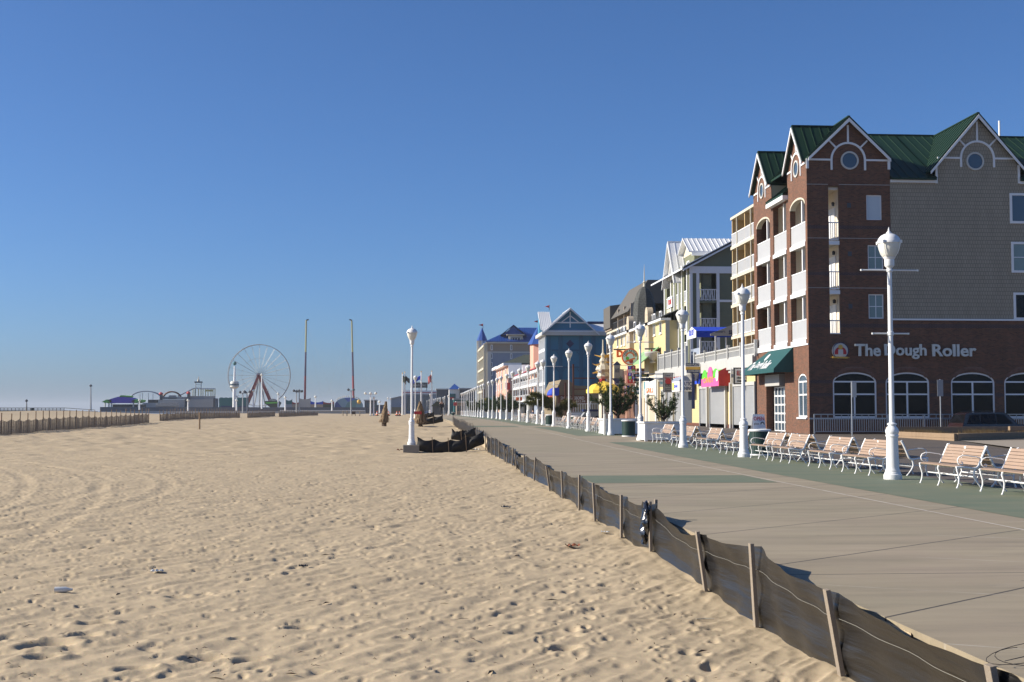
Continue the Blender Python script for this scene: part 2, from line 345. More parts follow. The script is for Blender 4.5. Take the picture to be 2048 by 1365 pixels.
# sand sheet: rows grow with distance
def build_sand():
    r = .0046; rows = int(math.log(640/5.2)/r); ncol = 900
    Y = 5.2*np.exp(np.arange(rows)*r)
    T = np.linspace(-.62, .39, ncol)
    XX = Y[:, None]*T[None, :]; YY = np.repeat(Y[:, None], ncol, 1)
    Z = sand_base(XX, YY)
    off = 1-np.clip((XX-3.3)/.17, 0, 1)
    nearf = np.clip((70-YY)/40, 0, 1)*off; midf = np.clip((260-YY)/150, 0, 1)*off
    ua = XX*.56 + YY*.83; va = -XX*.83 + YY*.56
    # wind-worn ripples and lumps, lying mostly across the view
    wx = .25*vnoise(XX/.9, YY/.9, 21); wy = .25*vnoise(XX/.9+7, YY/.9, 22)
    Z += nearf*(.011*(1-2.2*np.abs(vnoise((ua+wx)/.85, (va+wy*.5)/.30, 5))) + .011*vnoise((ua+wy)/.50, (va+wx*.4)/.17, 6) + .008*(1-2*np.abs(vnoise(ua/.34, va/.12, 17))) + .004*vnoise(XX/.10, YY/.08, 7))
    Z += midf*(1-nearf)*(.055*vnoise(XX/1.1, YY/.8, 9) + .03*vnoise(XX/.5, YY/.45, 10))
    Z += np.clip((YY-25)/60, 0, 1)*midf*.05*vnoise(XX/3.1, YY/2.3, 12)
    rs = np.random.RandomState(5)
    # old tyre tracks curving away
    for (cx_, cy_, rr_) in ((-38, 30, 30.0), (-38, 30, 31.7), (-70, 18, 62.0), (-70, 18, 63.8)):
        dd = np.hypot(XX-cx_, YY-cy_) - rr_; Z += np.clip((YY-9)/10, 0, 1)*np.clip((75-YY)/25, 0, 1)*(-.011*np.exp(-(dd/.16)**2) + .008*np.exp(-((np.abs(dd)-.3)/.12)**2))
    # footprints
    pits = []
    n = 24000
    py = np.sqrt(rs.uniform(6.2**2, 62**2, n)); pt = rs.uniform(-.56, .34, n)
    for k in range(n): pits.append((pt[k]*py[k], py[k], rs.uniform(.035,.088), rs.uniform(.4,.7), rs.normal(.97,.45), rs.uniform(.005,.020)*(1.7 if rs.rand() < .07 else 1)))
    for tr in range(46):                                       # walked tracks
        x = rs.uniform(-16, 3); y = rs.uniform(7, 40); a = rs.uniform(.9, 2.2) if rs.rand() < .7 else rs.uniform(0, 3.14)
        for k in range(rs.randint(10, 36)):
            a += rs.normal(0, .05); x += .62*math.cos(a); y += .62*math.sin(a); s = .11*(-1)**k
            pits.append((x - s*math.sin(a), y + s*math.cos(a), rs.uniform(.085,.125), .5, a, rs.uniform(.014,.032)))
    for (px, pyy, sc) in ((95,1287,1.6),(190,1245,1.1),(170,1268,1.0),(410,1310,1.25),(85,1310,1.0),(355,1190,.9),(270,1330,1.1),(500,1315,1.0),(600,1250,1.0),(1090,1130,.9),(1130,1290,1.0)):
        d = ray(px, pyy); t = (CH+.49)/-d.z; pits.append((d.x*t, d.y*t, .13*sc, .7, .3, .062*sc))
    dT = T[1]-T[0]
    for (x, y, ra, asp, an, dp) in pits:
        if x > 3.0 and y < 60: continue
        R = ra*2.3
        r0 = int(math.log(max(y-R, 5.3)/5.2)/r); r1 = int(math.log(max(y+R, 5.4)/5.2)/r)+2
        c0 = int(((x-R)/y - T[0])/dT)-1; c1 = int(((x+R)/y - T[0])/dT)+2
        c0 = max(c0, 0); c1 = min(c1, ncol); r1 = min(r1, rows)
        if c1 <= c0 or r1 <= r0: continue
        dx = XX[r0:r1, c0:c1]-x; dy = YY[r0:r1, c0:c1]-y
        ca, sa = math.cos(an), math.sin(an)
        u = (dx*ca + dy*sa)/ra; v = (-dx*sa + dy*ca)/(ra*asp)
        q = np.sqrt(u*u + v*v)
        Z[r0:r1, c0:c1] += dp*(-np.exp(-(q*1.05)**3.0) + .26*np.exp(-((q-1.5)/.5)**2))
    me = bpy.data.meshes.new('sand_beach')
    nv = rows*ncol
    co = np.empty((nv, 3), np.float32); co[:, 0] = XX.ravel(); co[:, 1] = YY.ravel(); co[:, 2] = Z.ravel()
    ii = (np.arange(rows-1)[:, None]*ncol + np.arange(ncol-1)[None, :]).ravel()
    q = np.stack([ii, ii+1, ii+1+ncol, ii+ncol], 1).astype(np.int32)
    me.vertices.add(nv); me.vertices.foreach_set('co', co.ravel())
    me.loops.add(q.size); me.loops.foreach_set('vertex_index', q.ravel())
    me.polygons.add(len(q)); me.polygons.foreach_set('loop_start', np.arange(0, q.size, 4, dtype=np.int32))
    me.polygons.foreach_set('use_smooth', np.ones(len(q), bool))
    me.update(calc_edges=True)
    m, nt, nd, L, b = nodes('beach_sand')
    g = N_(nt, 'ShaderNodeNewGeometry')
    n1 = N_(nt, 'ShaderNodeTexNoise', i_Scale=.35, i_Detail=8.0, i_Roughness=.65); L.new(g.outputs['Position'], n1.inputs['Vector'])
    n2 = N_(nt, 'ShaderNodeTexNoise', i_Scale=160.0, i_Detail=3.0); L.new(g.outputs['Position'], n2.inputs['Vector'])
    m1 = N_(nt, 'ShaderNodeMix', data_type='RGBA'); m1.inputs[6].default_value = (.385,.300,.190,1); m1.inputs[7].default_value = (.49,.386,.246,1)
    L.new(n1.outputs['Fac'], m1.inputs[0])
    m2 = N_(nt, 'ShaderNodeMix', data_type='RGBA', blend_type='OVERLAY'); m2.inputs[0].default_value = .35
    L.new(m1.outputs[2], m2.inputs[6]); L.new(n2.outputs['Color'], m2.inputs[7]); 
    hs = N_(nt, 'ShaderNodeHueSaturation'); hs.inputs['Saturation'].default_value = .95; L.new(m2.outputs[2], hs.inputs['Color'])
    L.new(hs.outputs[0], b.inputs['Base Color']); b.inputs['Roughness'].default_value = .95; b.inputs['Specular IOR Level'].default_value = .15
    n3 = N_(nt, 'ShaderNodeTexNoise', i_Scale=1.4, i_Detail=7.0, i_Roughness=.6)
    mp = N_(nt, 'ShaderNodeMapping'); mp.inputs['Scale'].default_value = (1.0, 1.3, 1.0); L.new(g.outputs['Position'], mp.inputs[0]); L.new(mp.outputs[0], n3.inputs['Vector'])
    bp = N_(nt, 'ShaderNodeBump', i_Strength=.35, i_Distance=.10); L.new(n3.outputs['Fac'], bp.inputs['Height'])
    bq = N_(nt, 'ShaderNodeBump', i_Strength=.25, i_Distance=.004); L.new(n2.outputs['Fac'], bq.inputs['Height']); L.new(bp.outputs[0], bq.inputs['Normal'])
    L.new(bq.outputs[0], b.inputs['Normal'])
    me.materials.append(m)
    o = bpy.data.objects.new('sand_beach', me); COL.objects.link(o); struct(o)
build_sand()

# land and sea out to the horizon
MB().poly([(-70,-200,-1.0),(4000,-200,-1.0),(4000,9000,-1.0),(-70,9000,-1.0)]).build('ground', mat('land', (.20,.17,.13), .9, .2, .05)) ['kind'] = 'structure'
def seamat():
    m, nt, nd, L, b = nodes('sea_water'); b.inputs['Base Color'].default_value = (.018,.05,.10,1); b.inputs['Roughness'].default_value = .25
    g = N_(nt, 'ShaderNodeNewGeometry'); n = N_(nt, 'ShaderNodeTexNoise', i_Scale=.35, i_Detail=6.0); L.new(g.outputs['Position'], n.inputs['Vector'])
    bp = N_(nt, 'ShaderNodeBump', i_Strength=.6, i_Distance=.6); L.new(n.outputs['Fac'], bp.inputs['Height']); L.new(bp.outputs[0], b.inputs['Normal']); return m
MB().poly([(-9000,-200,-2.6),(-71,-200,-2.6),(-71,9000,-2.6),(-9000,9000,-2.6)]).build('sea', seamat())['kind'] = 'structure'

# ------------------------------------------------------------------ boardwalk
def strip(name, m, x0, x1, ys, dz, edge=False, nx=1):
    b = MB(); n = len(ys)
    for y in ys:
        for k in range(nx+1): b.v.append((x0 + (x1-x0)*k/nx, y, gz(y)+dz))
    for i in range(n-1):
        for k in range(nx):
            o = i*(nx+1)+k; b.f.append((o, o+1, o+nx+2, o+nx+1))
    if edge:
        o = len(b.v)
        for y in ys: b.v.append((x0, y, gz(y)-1.3))
        for i in range(n-1): b.f.append((o+i, i*(nx+1), (i+1)*(nx+1), o+i+1))
    return struct(b.build(name, m))
def frange(a, b, s):
    n = max(1, int(round((b-a)/s))); return [a + (b-a)*i/n for i in range(n+1)]
def concrete():
    m, nt, nd, L, b = nodes('boardwalk_concrete')
    g = N_(nt, 'ShaderNodeNewGeometry'); sp = N_(nt, 'ShaderNodeSeparateXYZ'); L.new(g.outputs['Position'], sp.inputs[0])
    def math_(op, a, c=None):
        n = N_(nt, 'ShaderNodeMath', operation=op)
        for i, q in enumerate((a, c)):
            if q is None: continue
            if isinstance(q, (int, float)): n.inputs[i].default_value = q
            else: L.new(q, n.inputs[i])
        return n.outputs[0]
    def mix(fac, a, c, bt='MIX'):
        n = N_(nt, 'ShaderNodeMix', data_type='RGBA', blend_type=bt)
        for k, q in ((0, fac), (6, a), (7, c)):
            if isinstance(q, tuple): n.inputs[k].default_value = (*q, 1)
            elif isinstance(q, (int, float)): n.inputs[k].default_value = q
            else: L.new(q, n.inputs[k])
        return n.outputs[2]
    def noise(s, mp=(1,1,1), det=7.0):
        p = N_(nt, 'ShaderNodeMapping'); p.inputs['Scale'].default_value = mp; L.new(g.outputs['Position'], p.inputs[0])
        n = N_(nt, 'ShaderNodeTexNoise', i_Scale=s, i_Detail=det, i_Roughness=.65); L.new(p.outputs[0], n.inputs['Vector']); return n.outputs['Fac']
    def ramp(x, a, c, lo=0., hi=1.):
        n = N_(nt, 'ShaderNodeMapRange'); n.inputs[1].default_value = a; n.inputs[2].default_value = c; n.inputs[3].default_value = lo; n.inputs[4].default_value = hi
        L.new(x, n.inputs[0]); return n.outputs[0]
    col = mix(ramp(noise(.5, (.35,1.6,1)), .3, .7), (.272,.224,.148), (.388,.322,.216))
    col = mix(ramp(noise(1.6, (.22,1.3,1)), .46, .70, 0, .75), col, (.195,.165,.112))
    col = mix(ramp(noise(.12, (1,2.2,1), 4.0), .46, .60, 0, .4), col, (.255,.23,.145))
    col = mix(ramp(noise(7, (.25,1.5,1)), .60, .72, 0, .4), col, (.13,.115,.09))
    col = mix(ramp(noise(2.7, (.4,1.3,1)), .56, .80, 0, .35), col, (.40,.35,.27))
    col = mix(ramp(noise(.25, (1,1,1)), .5, .7, 0, .4), col, (.33,.25,.19))
    col = mix(ramp(noise(90, (1,1,1), 2.0), .2, .8, 0, .35), col, (.19,.16,.13))
    # skewed slab joints: dark ones one way, pale sealed ones the other way
    jit = math_('MULTIPLY', noise(3.0), .03)
    u = math_('ADD', math_('SUBTRACT', sp.outputs[1], math_('MULTIPLY', sp.outputs[0], .83)), jit)
    v = math_('ADD', math_('ADD', sp.outputs[1], math_('MULTIPLY', sp.outputs[0], .55)), jit)
    du = math_('ABSOLUTE', math_('SUBTRACT', math_('FRACT', math_('DIVIDE', math_('ADD', u, 97.15), 3.3)), .5))
    dv = math_('ABSOLUTE', math_('SUBTRACT', math_('FRACT', math_('DIVIDE', math_('ADD', v, 97.6), 3.05)), .5))
    col = mix(math_('MULTIPLY', math_('LESS_THAN', du, .006), .9), col, (.035,.032,.03))
    col = mix(math_('MULTIPLY', math_('LESS_THAN', dv, .006), ramp(noise(.6), .45, .65, 0, .8)), col, (.46,.42,.36))
    # straight cross joints, old gum and oil spots
    dy = math_('ABSOLUTE', math_('SUBTRACT', math_('FRACT', math_('DIVIDE', math_('ADD', math_('ADD', sp.outputs[1], 91.3), jit), 12.2)), .5))
    col = mix(math_('MULTIPLY', math_('LESS_THAN', dy, .0014), .8), col, (.04,.037,.033))
    vo = N_(nt, 'ShaderNodeTexVoronoi', i_Scale=1.9); L.new(g.outputs['Position'], vo.inputs['Vector'])
    col = mix(math_('MULTIPLY', math_('LESS_THAN', vo.outputs['Distance'], .055), ramp(noise(.9), .45, .55, 0, .65)), col, (.09,.08,.068))
    L.new(col, b.inputs['Base Color']); b.inputs['Roughness'].default_value = .82
    bp = N_(nt, 'ShaderNodeBump', i_Strength=.25, i_Distance=.006); L.new(noise(60, (1,1,1), 3.0), bp.inputs['Height']); L.new(bp.outputs[0], b.inputs['Normal'])
    return m
EDGE = 3.62
strip('boardwalk', concrete(), EDGE, 12.2, frange(3, 640, 4), 0, edge=True)
def worn(name, c, c2, fac=.5, sc=.8):
    m, nt, nd, L, b = nodes(name); g = N_(nt, 'ShaderNodeNewGeometry')
    p = N_(nt, 'ShaderNodeMapping'); p.inputs['Scale'].default_value = (.5,1.6,1); L.new(g.outputs['Position'], p.inputs[0])
    n = N_(nt, 'ShaderNodeTexNoise', i_Scale=sc, i_Detail=9.0, i_Roughness=.72); L.new(p.outputs[0], n.inputs['Vector'])
    r = N_(nt, 'ShaderNodeMapRange'); r.inputs[1].default_value = .35; r.inputs[2].default_value = .72; L.new(n.outputs['Fac'], r.inputs[0])
    x = N_(nt, 'ShaderNodeMix', data_type='RGBA'); x.inputs[6].default_value = (*c, 1); x.inputs[7].default_value = (*c2, 1)
    L.new(r.outputs[0], x.inputs[0]); L.new(x.outputs[2], b.inputs['Base Color']); b.inputs['Roughness'].default_value = .75; return m
GRN = worn('worn_green_paint', (.105,.142,.092), (.19,.188,.12))
MB  # painted markings
ya = frange(3, 60.5, 3)
strip('green_paint_stripe', GRN, 8.98, 12.2, ya, .004)
strip('green_paint_stripe', GRN, 8.98, 12.2, frange(72, 101, 3), .004)
strip('green_paint_stripe', GRN, 8.98, 12.2, frange(108, 420, 6), .004)
strip('green_cross_band', GRN, EDGE+.25, 8.02, [28.2, 31.4], .004)
strip('green_cross_band', GRN, EDGE+.25, 8.02, [101, 107], .004)
strip('green_cross_band', GRN, EDGE+.25, 8.02, [172, 182], .004)
strip('white_paint_line', worn('worn_white_line', (.55,.50,.43), (.36,.30,.24)), 8.09, 8.145, frange(3, 330, 3), .004)
# dark timber deck between the benches and the shops
def deckmat():
    m, nt, nd, L, b = nodes('dark_timber_deck')
    g = N_(nt, 'ShaderNodeNewGeometry'); mp = N_(nt, 'ShaderNodeMapping'); mp.inputs['Rotation'].default_value = (0,0,RAD(90)); L.new(g.outputs['Position'], mp.inputs[0])
    br = N_(nt, 'ShaderNodeTexBrick'); br.inputs['Scale'].default_value = 1; br.inputs['Brick Width'].default_value = 3.6; br.inputs['Row Height'].default_value = .14; br.inputs['Mortar Size'].default_value = .008
    br.inputs['Color1'].default_value = (.13,.105,.085,1); br.inputs['Color2'].default_value = (.095,.078,.062,1); br.inputs['Mortar'].default_value = (.015,.013,.012,1)
    mp.inputs['Rotation'].default_value = (0,0,0)
    L.new(mp.outputs[0], br.inputs['Vector'])
    n = N_(nt, 'ShaderNodeTexNoise', i_Scale=1.2, i_Detail=8.0); L.new(g.outputs['Position'], n.inputs['Vector'])
    x = N_(nt, 'ShaderNodeMix', data_type='RGBA', blend_type='MULTIPLY'); x.inputs[0].default_value = .7; L.new(br.outputs['Color'], x.inputs[6]); L.new(n.outputs['Color'], x.inputs[7])
    L.new(br.outputs['Color'], b.inputs['Base Color']); b.inputs['Roughness'].default_value = .8
    bp = N_(nt, 'ShaderNodeBump', i_Strength=.5, i_Distance=.01, invert=True); L.new(br.outputs['Fac'], bp.inputs['Height']); L.new(bp.outputs[0], b.inputs['Normal']); return m
strip('timber_deck', deckmat(), 12.2, 60, frange(3, 640, 4), -.005)
# ------------------------------------------------------------------ street lamps
def make_lamp(label, arms, name='street_lamp', group='white lamp posts along the boardwalk'):
    t = thing(name, label, 'street lamp', local=True, group=group)
    W = M['white_metal']
    MB().lathe([(.0,0),(.208,0),(.21,.02),(.21,.115),(.19,.13),(.185,.16),(.165,.19),(.17,.21),(.155,.235),(.145,.30),(.132,.95),(.134,.99),(.15,1.0),(.15,1.03),(.137,1.05),(.152,1.09),(.155,1.13),(.135,1.19),(.09,1.24),(.085,1.26),(.11,1.275),(.11,1.30),(.08,1.315),(.06,1.33)], 24).build('base', W, t, smooth=35)
    MB().lathe([(.062,1.31),(.052,4.88),(.052,4.93)], 14).build('pole', W, t, smooth=60)
    MB().lathe([(.05,4.86),(.078,4.87),(.078,4.91),(.06,4.93),(.065,4.96),(.105,5.0),(.112,5.02),(.112,5.16),(.135,5.19),(.14,5.21),(.12,5.225)], 20).build('fitter', W, t, smooth=35)
    g = MB().lathe([(.125,5.20),(.165,5.26),(.205,5.34),(.235,5.43),(.25,5.52),(.252,5.56)], 24).build('globe', M['frost'], t, smooth='all')
    cp = MB().lathe([(.25,5.535),(.275,5.54),(.275,5.585),(.262,5.605),(.25,5.64),(.225,5.68),(.18,5.725),(.12,5.757),(.07,5.77),(.065,5.79),(.045,5.795)], 24)
    for k in range(4):
        a = math.pi/4 + k*math.pi/2; ca, sa = math.cos(a), math.sin(a)
        cp.tube([(r*ca, r*sa, z) for r, z in ((.285,5.58),(.275,5.50),(.25,5.40),(.21,5.30),(.145,5.21))], .008, 5)
        cp.box(.285*ca-.03, .285*ca+.03, .285*sa-.03, .285*sa+.03, 5.53, 5.60)
    c = cp.build('cap', W, t, smooth=35)
    MB().lathe([(.045,5.79),(.05,5.81),(.028,5.83),(.022,5.85),(.026,5.855),(.004,5.93)], 10).build('finial', W, c, smooth=40)
    if arms:
        for z, L in ((4.905,.68),(3.41,.43)):
            b = MB().tube([(-L,0,z),(L,0,z)], .018, 8)
            for s in (-1, 1): b.lathe([(.026,-.02),(.026,.02)], 8, (s*L,0,z))
            b.build('banner_arm', W, t, smooth=40)
        MB().lathe([(.055,3.36),(.075,3.37),(.075,3.45),(.055,3.46)], 14).build('arm_collar', W, t, smooth=35)
    return t
LAMPX = [1783.5,1487,1366,1281,1221.5,1177,1138,1108,1086,1075.3,1055.9,1039.5,1025.4,1013.5,1002,994.1,985,977.4,966.8,962.1,956.3,951.2,947.1,943,938.9,935.5,932.6,929.9,926.7,923.1]
ARMS = {0, 3, 7}
near = ['large white lamp post nearest the camera, with banner arms, beside the front benches',
  'second white lamp post from the camera, before the green trash can and OPEN board',
  'third white lamp post from the camera, bare pole among the benches before the shop awnings',
  'fourth white lamp post from the camera, carrying banner arms above the white planter corner',
  'fifth white lamp post, plain, directly in front of the large pine in its white planter']
la = make_lamp(near[0], True); lb = make_lamp(near[1], False)
used = [False, False]
LAMP_Y = []
for i, px in enumerate(LAMPX):
    X = 11.05; Y = Yx(px, X); LAMP_Y.append(Y); loc = (X, Y, gz(Y))
    lab = near[i] if i < len(near) else '%s white lamp post from the camera in the bench row%s' % (ORDN[i], ', with banner arms' if i in ARMS else '')
    if i in ARMS:
        if i == 0: la.location = loc
        else: dup(la, loc, 0, lab)
    else:
        if i == 1: lb.location = loc
        else: dup(lb, loc, 0, lab)
def lamp_at(px, ytop, ybot, lab, H=5.95):
    """lamp placed at the distance its height tells"""
    d = H*FPX/(ybot-ytop); Y = d; X = Xy(px, Y); p = onY(px, ybot, Y)
    return dup(lb, (X, Y, p.z), 0, lab), V((X, Y, p.z))
_, LL = lamp_at(823.5, 651, 890, 'white lamp post standing alone on a concrete plinth in the sand beside the black fence')
lamp_at(830.5, 750, 838, 'smaller white lamp post seen just behind the lone lamp on the sand')
lamp_at(860.5, 787, 829, 'distant white lamp post beside the right flagpole')
lamp_at(896.5, 790, 831.5, 'distant white lamp post by the teal kiosk, where the boardwalk bends')
far = [(889.5,792,830),(886.5,794,829),(881,794.5,828),(878.5,795,827.5),(875.3,796,827.5),(872,796.5,827),(868,797.5,826.5),(864.5,798,826.5),(858.5,799,826),(854,801,826),(851,802,826)]
for i, (a, b, c) in enumerate(far): lamp_at(a, b, c, '%s lamp from the right in the tiny white row at the bend' % ORDN[i].replace('nearest', 'first'))
for i, (a, b, c) in enumerate(((775.5,794,831),(781,795,832))):
    lamp_at(a, b, c, ['far white lamp post left of the flagpoles on the sand edge', 'taller of the twin far lamp posts left of the flagpoles'][i])
# plinth of the lone lamp
pl = MB().box(LL.x-.42, LL.x+.38, LL.y-.45, LL.y+.45, LL.z-.75, LL.z-.004).build('concrete_plinth', mat('plinth_concrete', (.26,.23,.19), .9, .15, 4, bump=.4, dirt=.3), bevel=.02, org=(LL.x, LL.y, LL.z-.4))
tag(pl, 'square grey concrete plinth under the lone lamp post on the sand', 'plinth')

# ------------------------------------------------------------------ benches
def make_bench(label, group):
    t = thing('park_bench', label, 'bench', local=True, group=group)
    W = M['white_metal']; L = 1.92
    SEAT = [(.015,.435),(.10,.452),(.20,.445),(.30,.43),(.40,.42)]
    def slats(pts, w, name):
        b = MB()
        for (x, z, ang) in pts:
            c, s = math.cos(ang), math.sin(ang); h = w/2
            q = [(x - c*h + s*.012, z - s*h - c*.012), (x + c*h + s*.012, z + s*h - c*.012), (x + c*h - s*.012, z + s*h + c*.012), (x - c*h - s*.012, z - s*h + c*.012)]
            b.prism([(a, .03, d) for a, d in q], (0, L-.06, 0))
        return b.build(name, M['slat'], t, bevel=.004)
    st = [(.045,.455,.16),(.135,.462,.02),(.225,.458,-.08),(.315,.450,-.10),(.40,.442,-.06)]
    slats(st, .082, 'seat')
    bk = []
    for k in range(6):
        u = k/5; bk.append((.475 + .155*u, .50 + .325*u, RAD(76 - 10*u)))
    bs = slats(bk, .062, 'backrest')
    b = MB().box(.61, .625, L*.5-.05, L*.5+.05, .79, .84); b.build('plaque', M['white'], bs)
    fr = MB()
    for y in (0, L/2, L):
        r = .021
        if y != L/2:
            fr.tube([(-.012,y,.428),(.02,y,.432),(.13,y,.435),(.24,y,.425),(.36,y,.405),(.43,y,.415),(.475,y,.46),(.515,y,.56),(.56,y,.67),(.61,y,.78),(.655,y,.865)], [.03,.028,.024,.024,.024,.028,.028,.026,.026,.026,.03], 8)
        else:
            fr.tube([(.0,y,.415),(.24,y,.41),(.42,y,.40),(.48,y,.46),(.56,y,.65),(.66,y,.85)], .02, 6)
    for x, z in ((.12,.26),(.40,.25)): pass
    fr.tube([(.17,.0,.25),(.17,L,.25)], .014, 6); fr.tube([(.36,.0,.235),(.36,L,.235)], .014, 6)
    fr.build('frame', W, t, smooth=60)
    for y in (0, L/2, L):
        MB().tube([(.03,y,.43),(.005,y,.38),(.03,y,.30),(.05,y,.22),(.045,y,.13),(.02,y,.05),(.0,y,.0)], [.024,.022,.020,.019,.017,.016,.022], 7).build('leg', W, t, smooth=60)
        MB().tube([(.40,y,.41),(.37,y,.34),(.36,y,.25),(.41,y,.15),(.48,y,.06),(.53,y,.0)], [.022,.02,.019,.018,.016,.022], 7).build('leg', W, t, smooth=60)
        MB().tube([(.05,y,.22),(.12,y,.26),(.20,y,.24),(.28,y,.27),(.36,y,.25)], .010, 5).build('scroll_brace', W, t, smooth=60)
    for y in (0, L):
        pts = [(.50,y,.62),(.44,y,.645),(.34,y,.655),(.22,y,.675),(.12,y,.672),(.05,y,.64),(.02,y,.58),(.035,y,.52),(.08,y,.485),(.125,y,.49),(.135,y,.525),(.11,y,.545),(.09,y,.53)]
        MB().tube(pts, [.013]*9 + [.012]*4, 6).build('armrest', W, t, smooth=60)
    return t
BX = 11.09
front = [(1956,'front bench at the right edge of the view, nearest the camera'),
 (1838.8,'front bench just right of the nearest lamp post'),
 (1687,'front bench partly hidden behind the nearest lamp post'),
 (1612.5,'front bench second to the left of the nearest lamp post'),
 (1541,'front bench in front of the brick corner, right of the trash can'),
 (1501,'front bench before the green trash can, right of the second lamp'),
 (1438,'front bench just left of the second lamp post'),
 (1389.5,'front bench just right of the third lamp post'),
 (1343,'front bench partly behind the third lamp post'),
 (1305.5,'front bench standing against the nearer white planter')]
bench0 = make_bench('tan slatted ' + front[0][1], 'front row benches facing the sea')
RB = random.Random(3)
ys = []
for i, (px, lab) in enumerate(front):
    Y = Yx(px, BX) - 1.92; ys.append(Y)
ys2 = [LAMP_Y[4] + 1.3 + 3.05*k for k in range(25)]
ys2 = [y for y in ys2 if y < 151 and not (90.2 < y < 91.5) and not any(abs(y + .9 - g) < 1.6 for g in (107.5, 128, 140))]
alln = [(y, 'tan slatted ' + front[i][1]) for i, y in enumerate(ys)]
k = 0
for y in ys2:
    alln.append((y, '%s front bench counting from the near end of the group beyond the big planter' % ORDN[k].replace('nearest', 'first'))); k += 1
for i, (y, lab) in enumerate(alln):
    loc = (BX + (RB.uniform(-.04, .04) if i > 1 else 0), y, gz(y+1)); rz = RB.uniform(-.02, .02)
    if i == 0: bench0.location = loc; bench0.rotation_euler = (0, 0, rz); bench0['label'] = lab
    else: dup(bench0, loc, rz, lab)
    # back to back partner facing the shops
    near_txt = ['at the right edge', 'right of the nearest lamp post', 'behind the nearest lamp post', 'second left of the nearest lamp post', 'before the brick corner', 'beside the green trash can', 'left of the second lamp post', 'right of the third lamp post', 'behind the third lamp post', 'against the nearer planter']
    bl = 'bench facing the shops, backing onto the front bench ' + near_txt[i] if i < 10 else '%s shop-facing bench from the near end of the group beyond the big planter' % ORDN[i-10].replace('nearest', 'first')
    off = [0, .35, -.1, .3, .25, -.8, .5, .9, .4, .9][i] if i < 10 else RB.uniform(-.4, .4)
    dup(bench0, (BX + 1.45 + RB.uniform(-.03, .03), y + 1.92 + off, gz(y+1)-.005), math.pi + RB.uniform(-.02, .02), bl, 'back row benches facing the shops')

# ------------------------------------------------------------------ trash cans
def make_can(label):
    t = thing('trash_can', label, 'trash can', local=True, group='dark green trash cans by the benches')
    b = MB(); n = 36; o = 0
    for k in range(n):
        a = 2*math.pi*k/n; b.beam((.36*math.cos(a), .36*math.sin(a), .06), (.36*math.cos(a), .36*math.sin(a), .86), .045, .014, up=(math.cos(a), math.sin(a), 0))
    b.lathe([(.345,.05),(.345,.87)], 28); b.build('body', M['cangreen'], t)
    MB().lathe([(.30,.845),(.39,.85),(.40,.87),(.40,.905),(.37,.925),(.24,.93),(.24,.86)], 28).build('rim', M['white'], t, smooth=35)
    MB().lathe([(.36,0.0),(.375,.01),(.375,.05),(.36,.06)], 28).build('base_ring', M['white'], t, smooth=35)
    return t
cans = [(1519, 12.0, 'green slatted trash can with white rim in front of the brick corner, behind the benches'),
        (1257, 11.6, 'green slatted trash can with white rim standing beside the big planter'),
        (1151, 11.9, 'far trash can behind the benches right of the sixth lamp'),
        (1100, 11.3, 'far trash can in line with the lamps, left of the eighth lamp')]
can0 = None
for px, X, lab in cans:
    Y = Yx(px, X); loc = (X, Y, gz(Y))
    if can0 is None: can0 = make_can(lab); can0.location = loc
    else:
        c = dup(can0, loc, .3, lab)

# ------------------------------------------------------------------ planters and pines
def planter(px0, px1, X0, ztop, dep, lab):
    """white timber box; px0/px1 the picture columns of its near face"""
    Y = 0
    return None
def make_planter(lab, w, d, h, loc):
    t = thing('planter_box', lab, 'planter', loc, group='white planter boxes by the benches')
    x, y, z = loc; b = MB()
    b.box(x+.06, x+w-.06, y+.06, y+d-.06, z+.10, z+h-.08); b.build('box', M['white'], t)
    b = MB().box(x-.05, x+w+.05, y-.05, y+d+.05, z+h-.08, z+h); b.build('rim', M['white'], t, bevel=.01)
    MB().box(x+.03, x+w-.03, y+.03, y+d-.03, z+.06, z+.16).build('base_rail', M['white'], t)
    for a in (0, w-.14):
        for c in (0, d-.14): MB().box(x+a, x+a+.14, y+c, y+c+.14, z, z+h-.08).build('corner_post', M['white'], t)
    MB().box(x+.06, x+w-.06, y+.06, y+d-.06, z+h, z+h+.006).build('soil', mat('soil', (.06,.045,.03), .95), t)
    return t
def leafmat(name, c0, c1):
    m, nt, nd, L, b = nodes(name); oi = N_(nt, 'ShaderNodeNewGeometry')
    n = N_(nt, 'ShaderNodeTexNoise', i_Scale=2.2, i_Detail=3.0); L.new(oi.outputs['Position'], n.inputs['Vector'])
    mr = N_(nt, 'ShaderNodeMapRange'); mr.inputs[1].default_value = .3; mr.inputs[2].default_value = .7; L.new(n.outputs['Fac'], mr.inputs[0])
    x = N_(nt, 'ShaderNodeMix', data_type='RGBA'); x.inputs[6].default_value = (*c0, 1); x.inputs[7].default_value = (*c1, 1); L.new(mr.outputs[0], x.inputs[0])
    L.new(x.outputs[2], b.inputs['Base Color']); b.inputs['Roughness'].default_value = .6; b.inputs['Specular IOR Level'].default_value = .25; return m
M['pine'] = leafmat('pine_needles', (.022,.045,.014), (.055,.085,.022))
M['ypine'] = leafmat('yellow_green_needles', (.06,.075,.015), (.16,.14,.03))
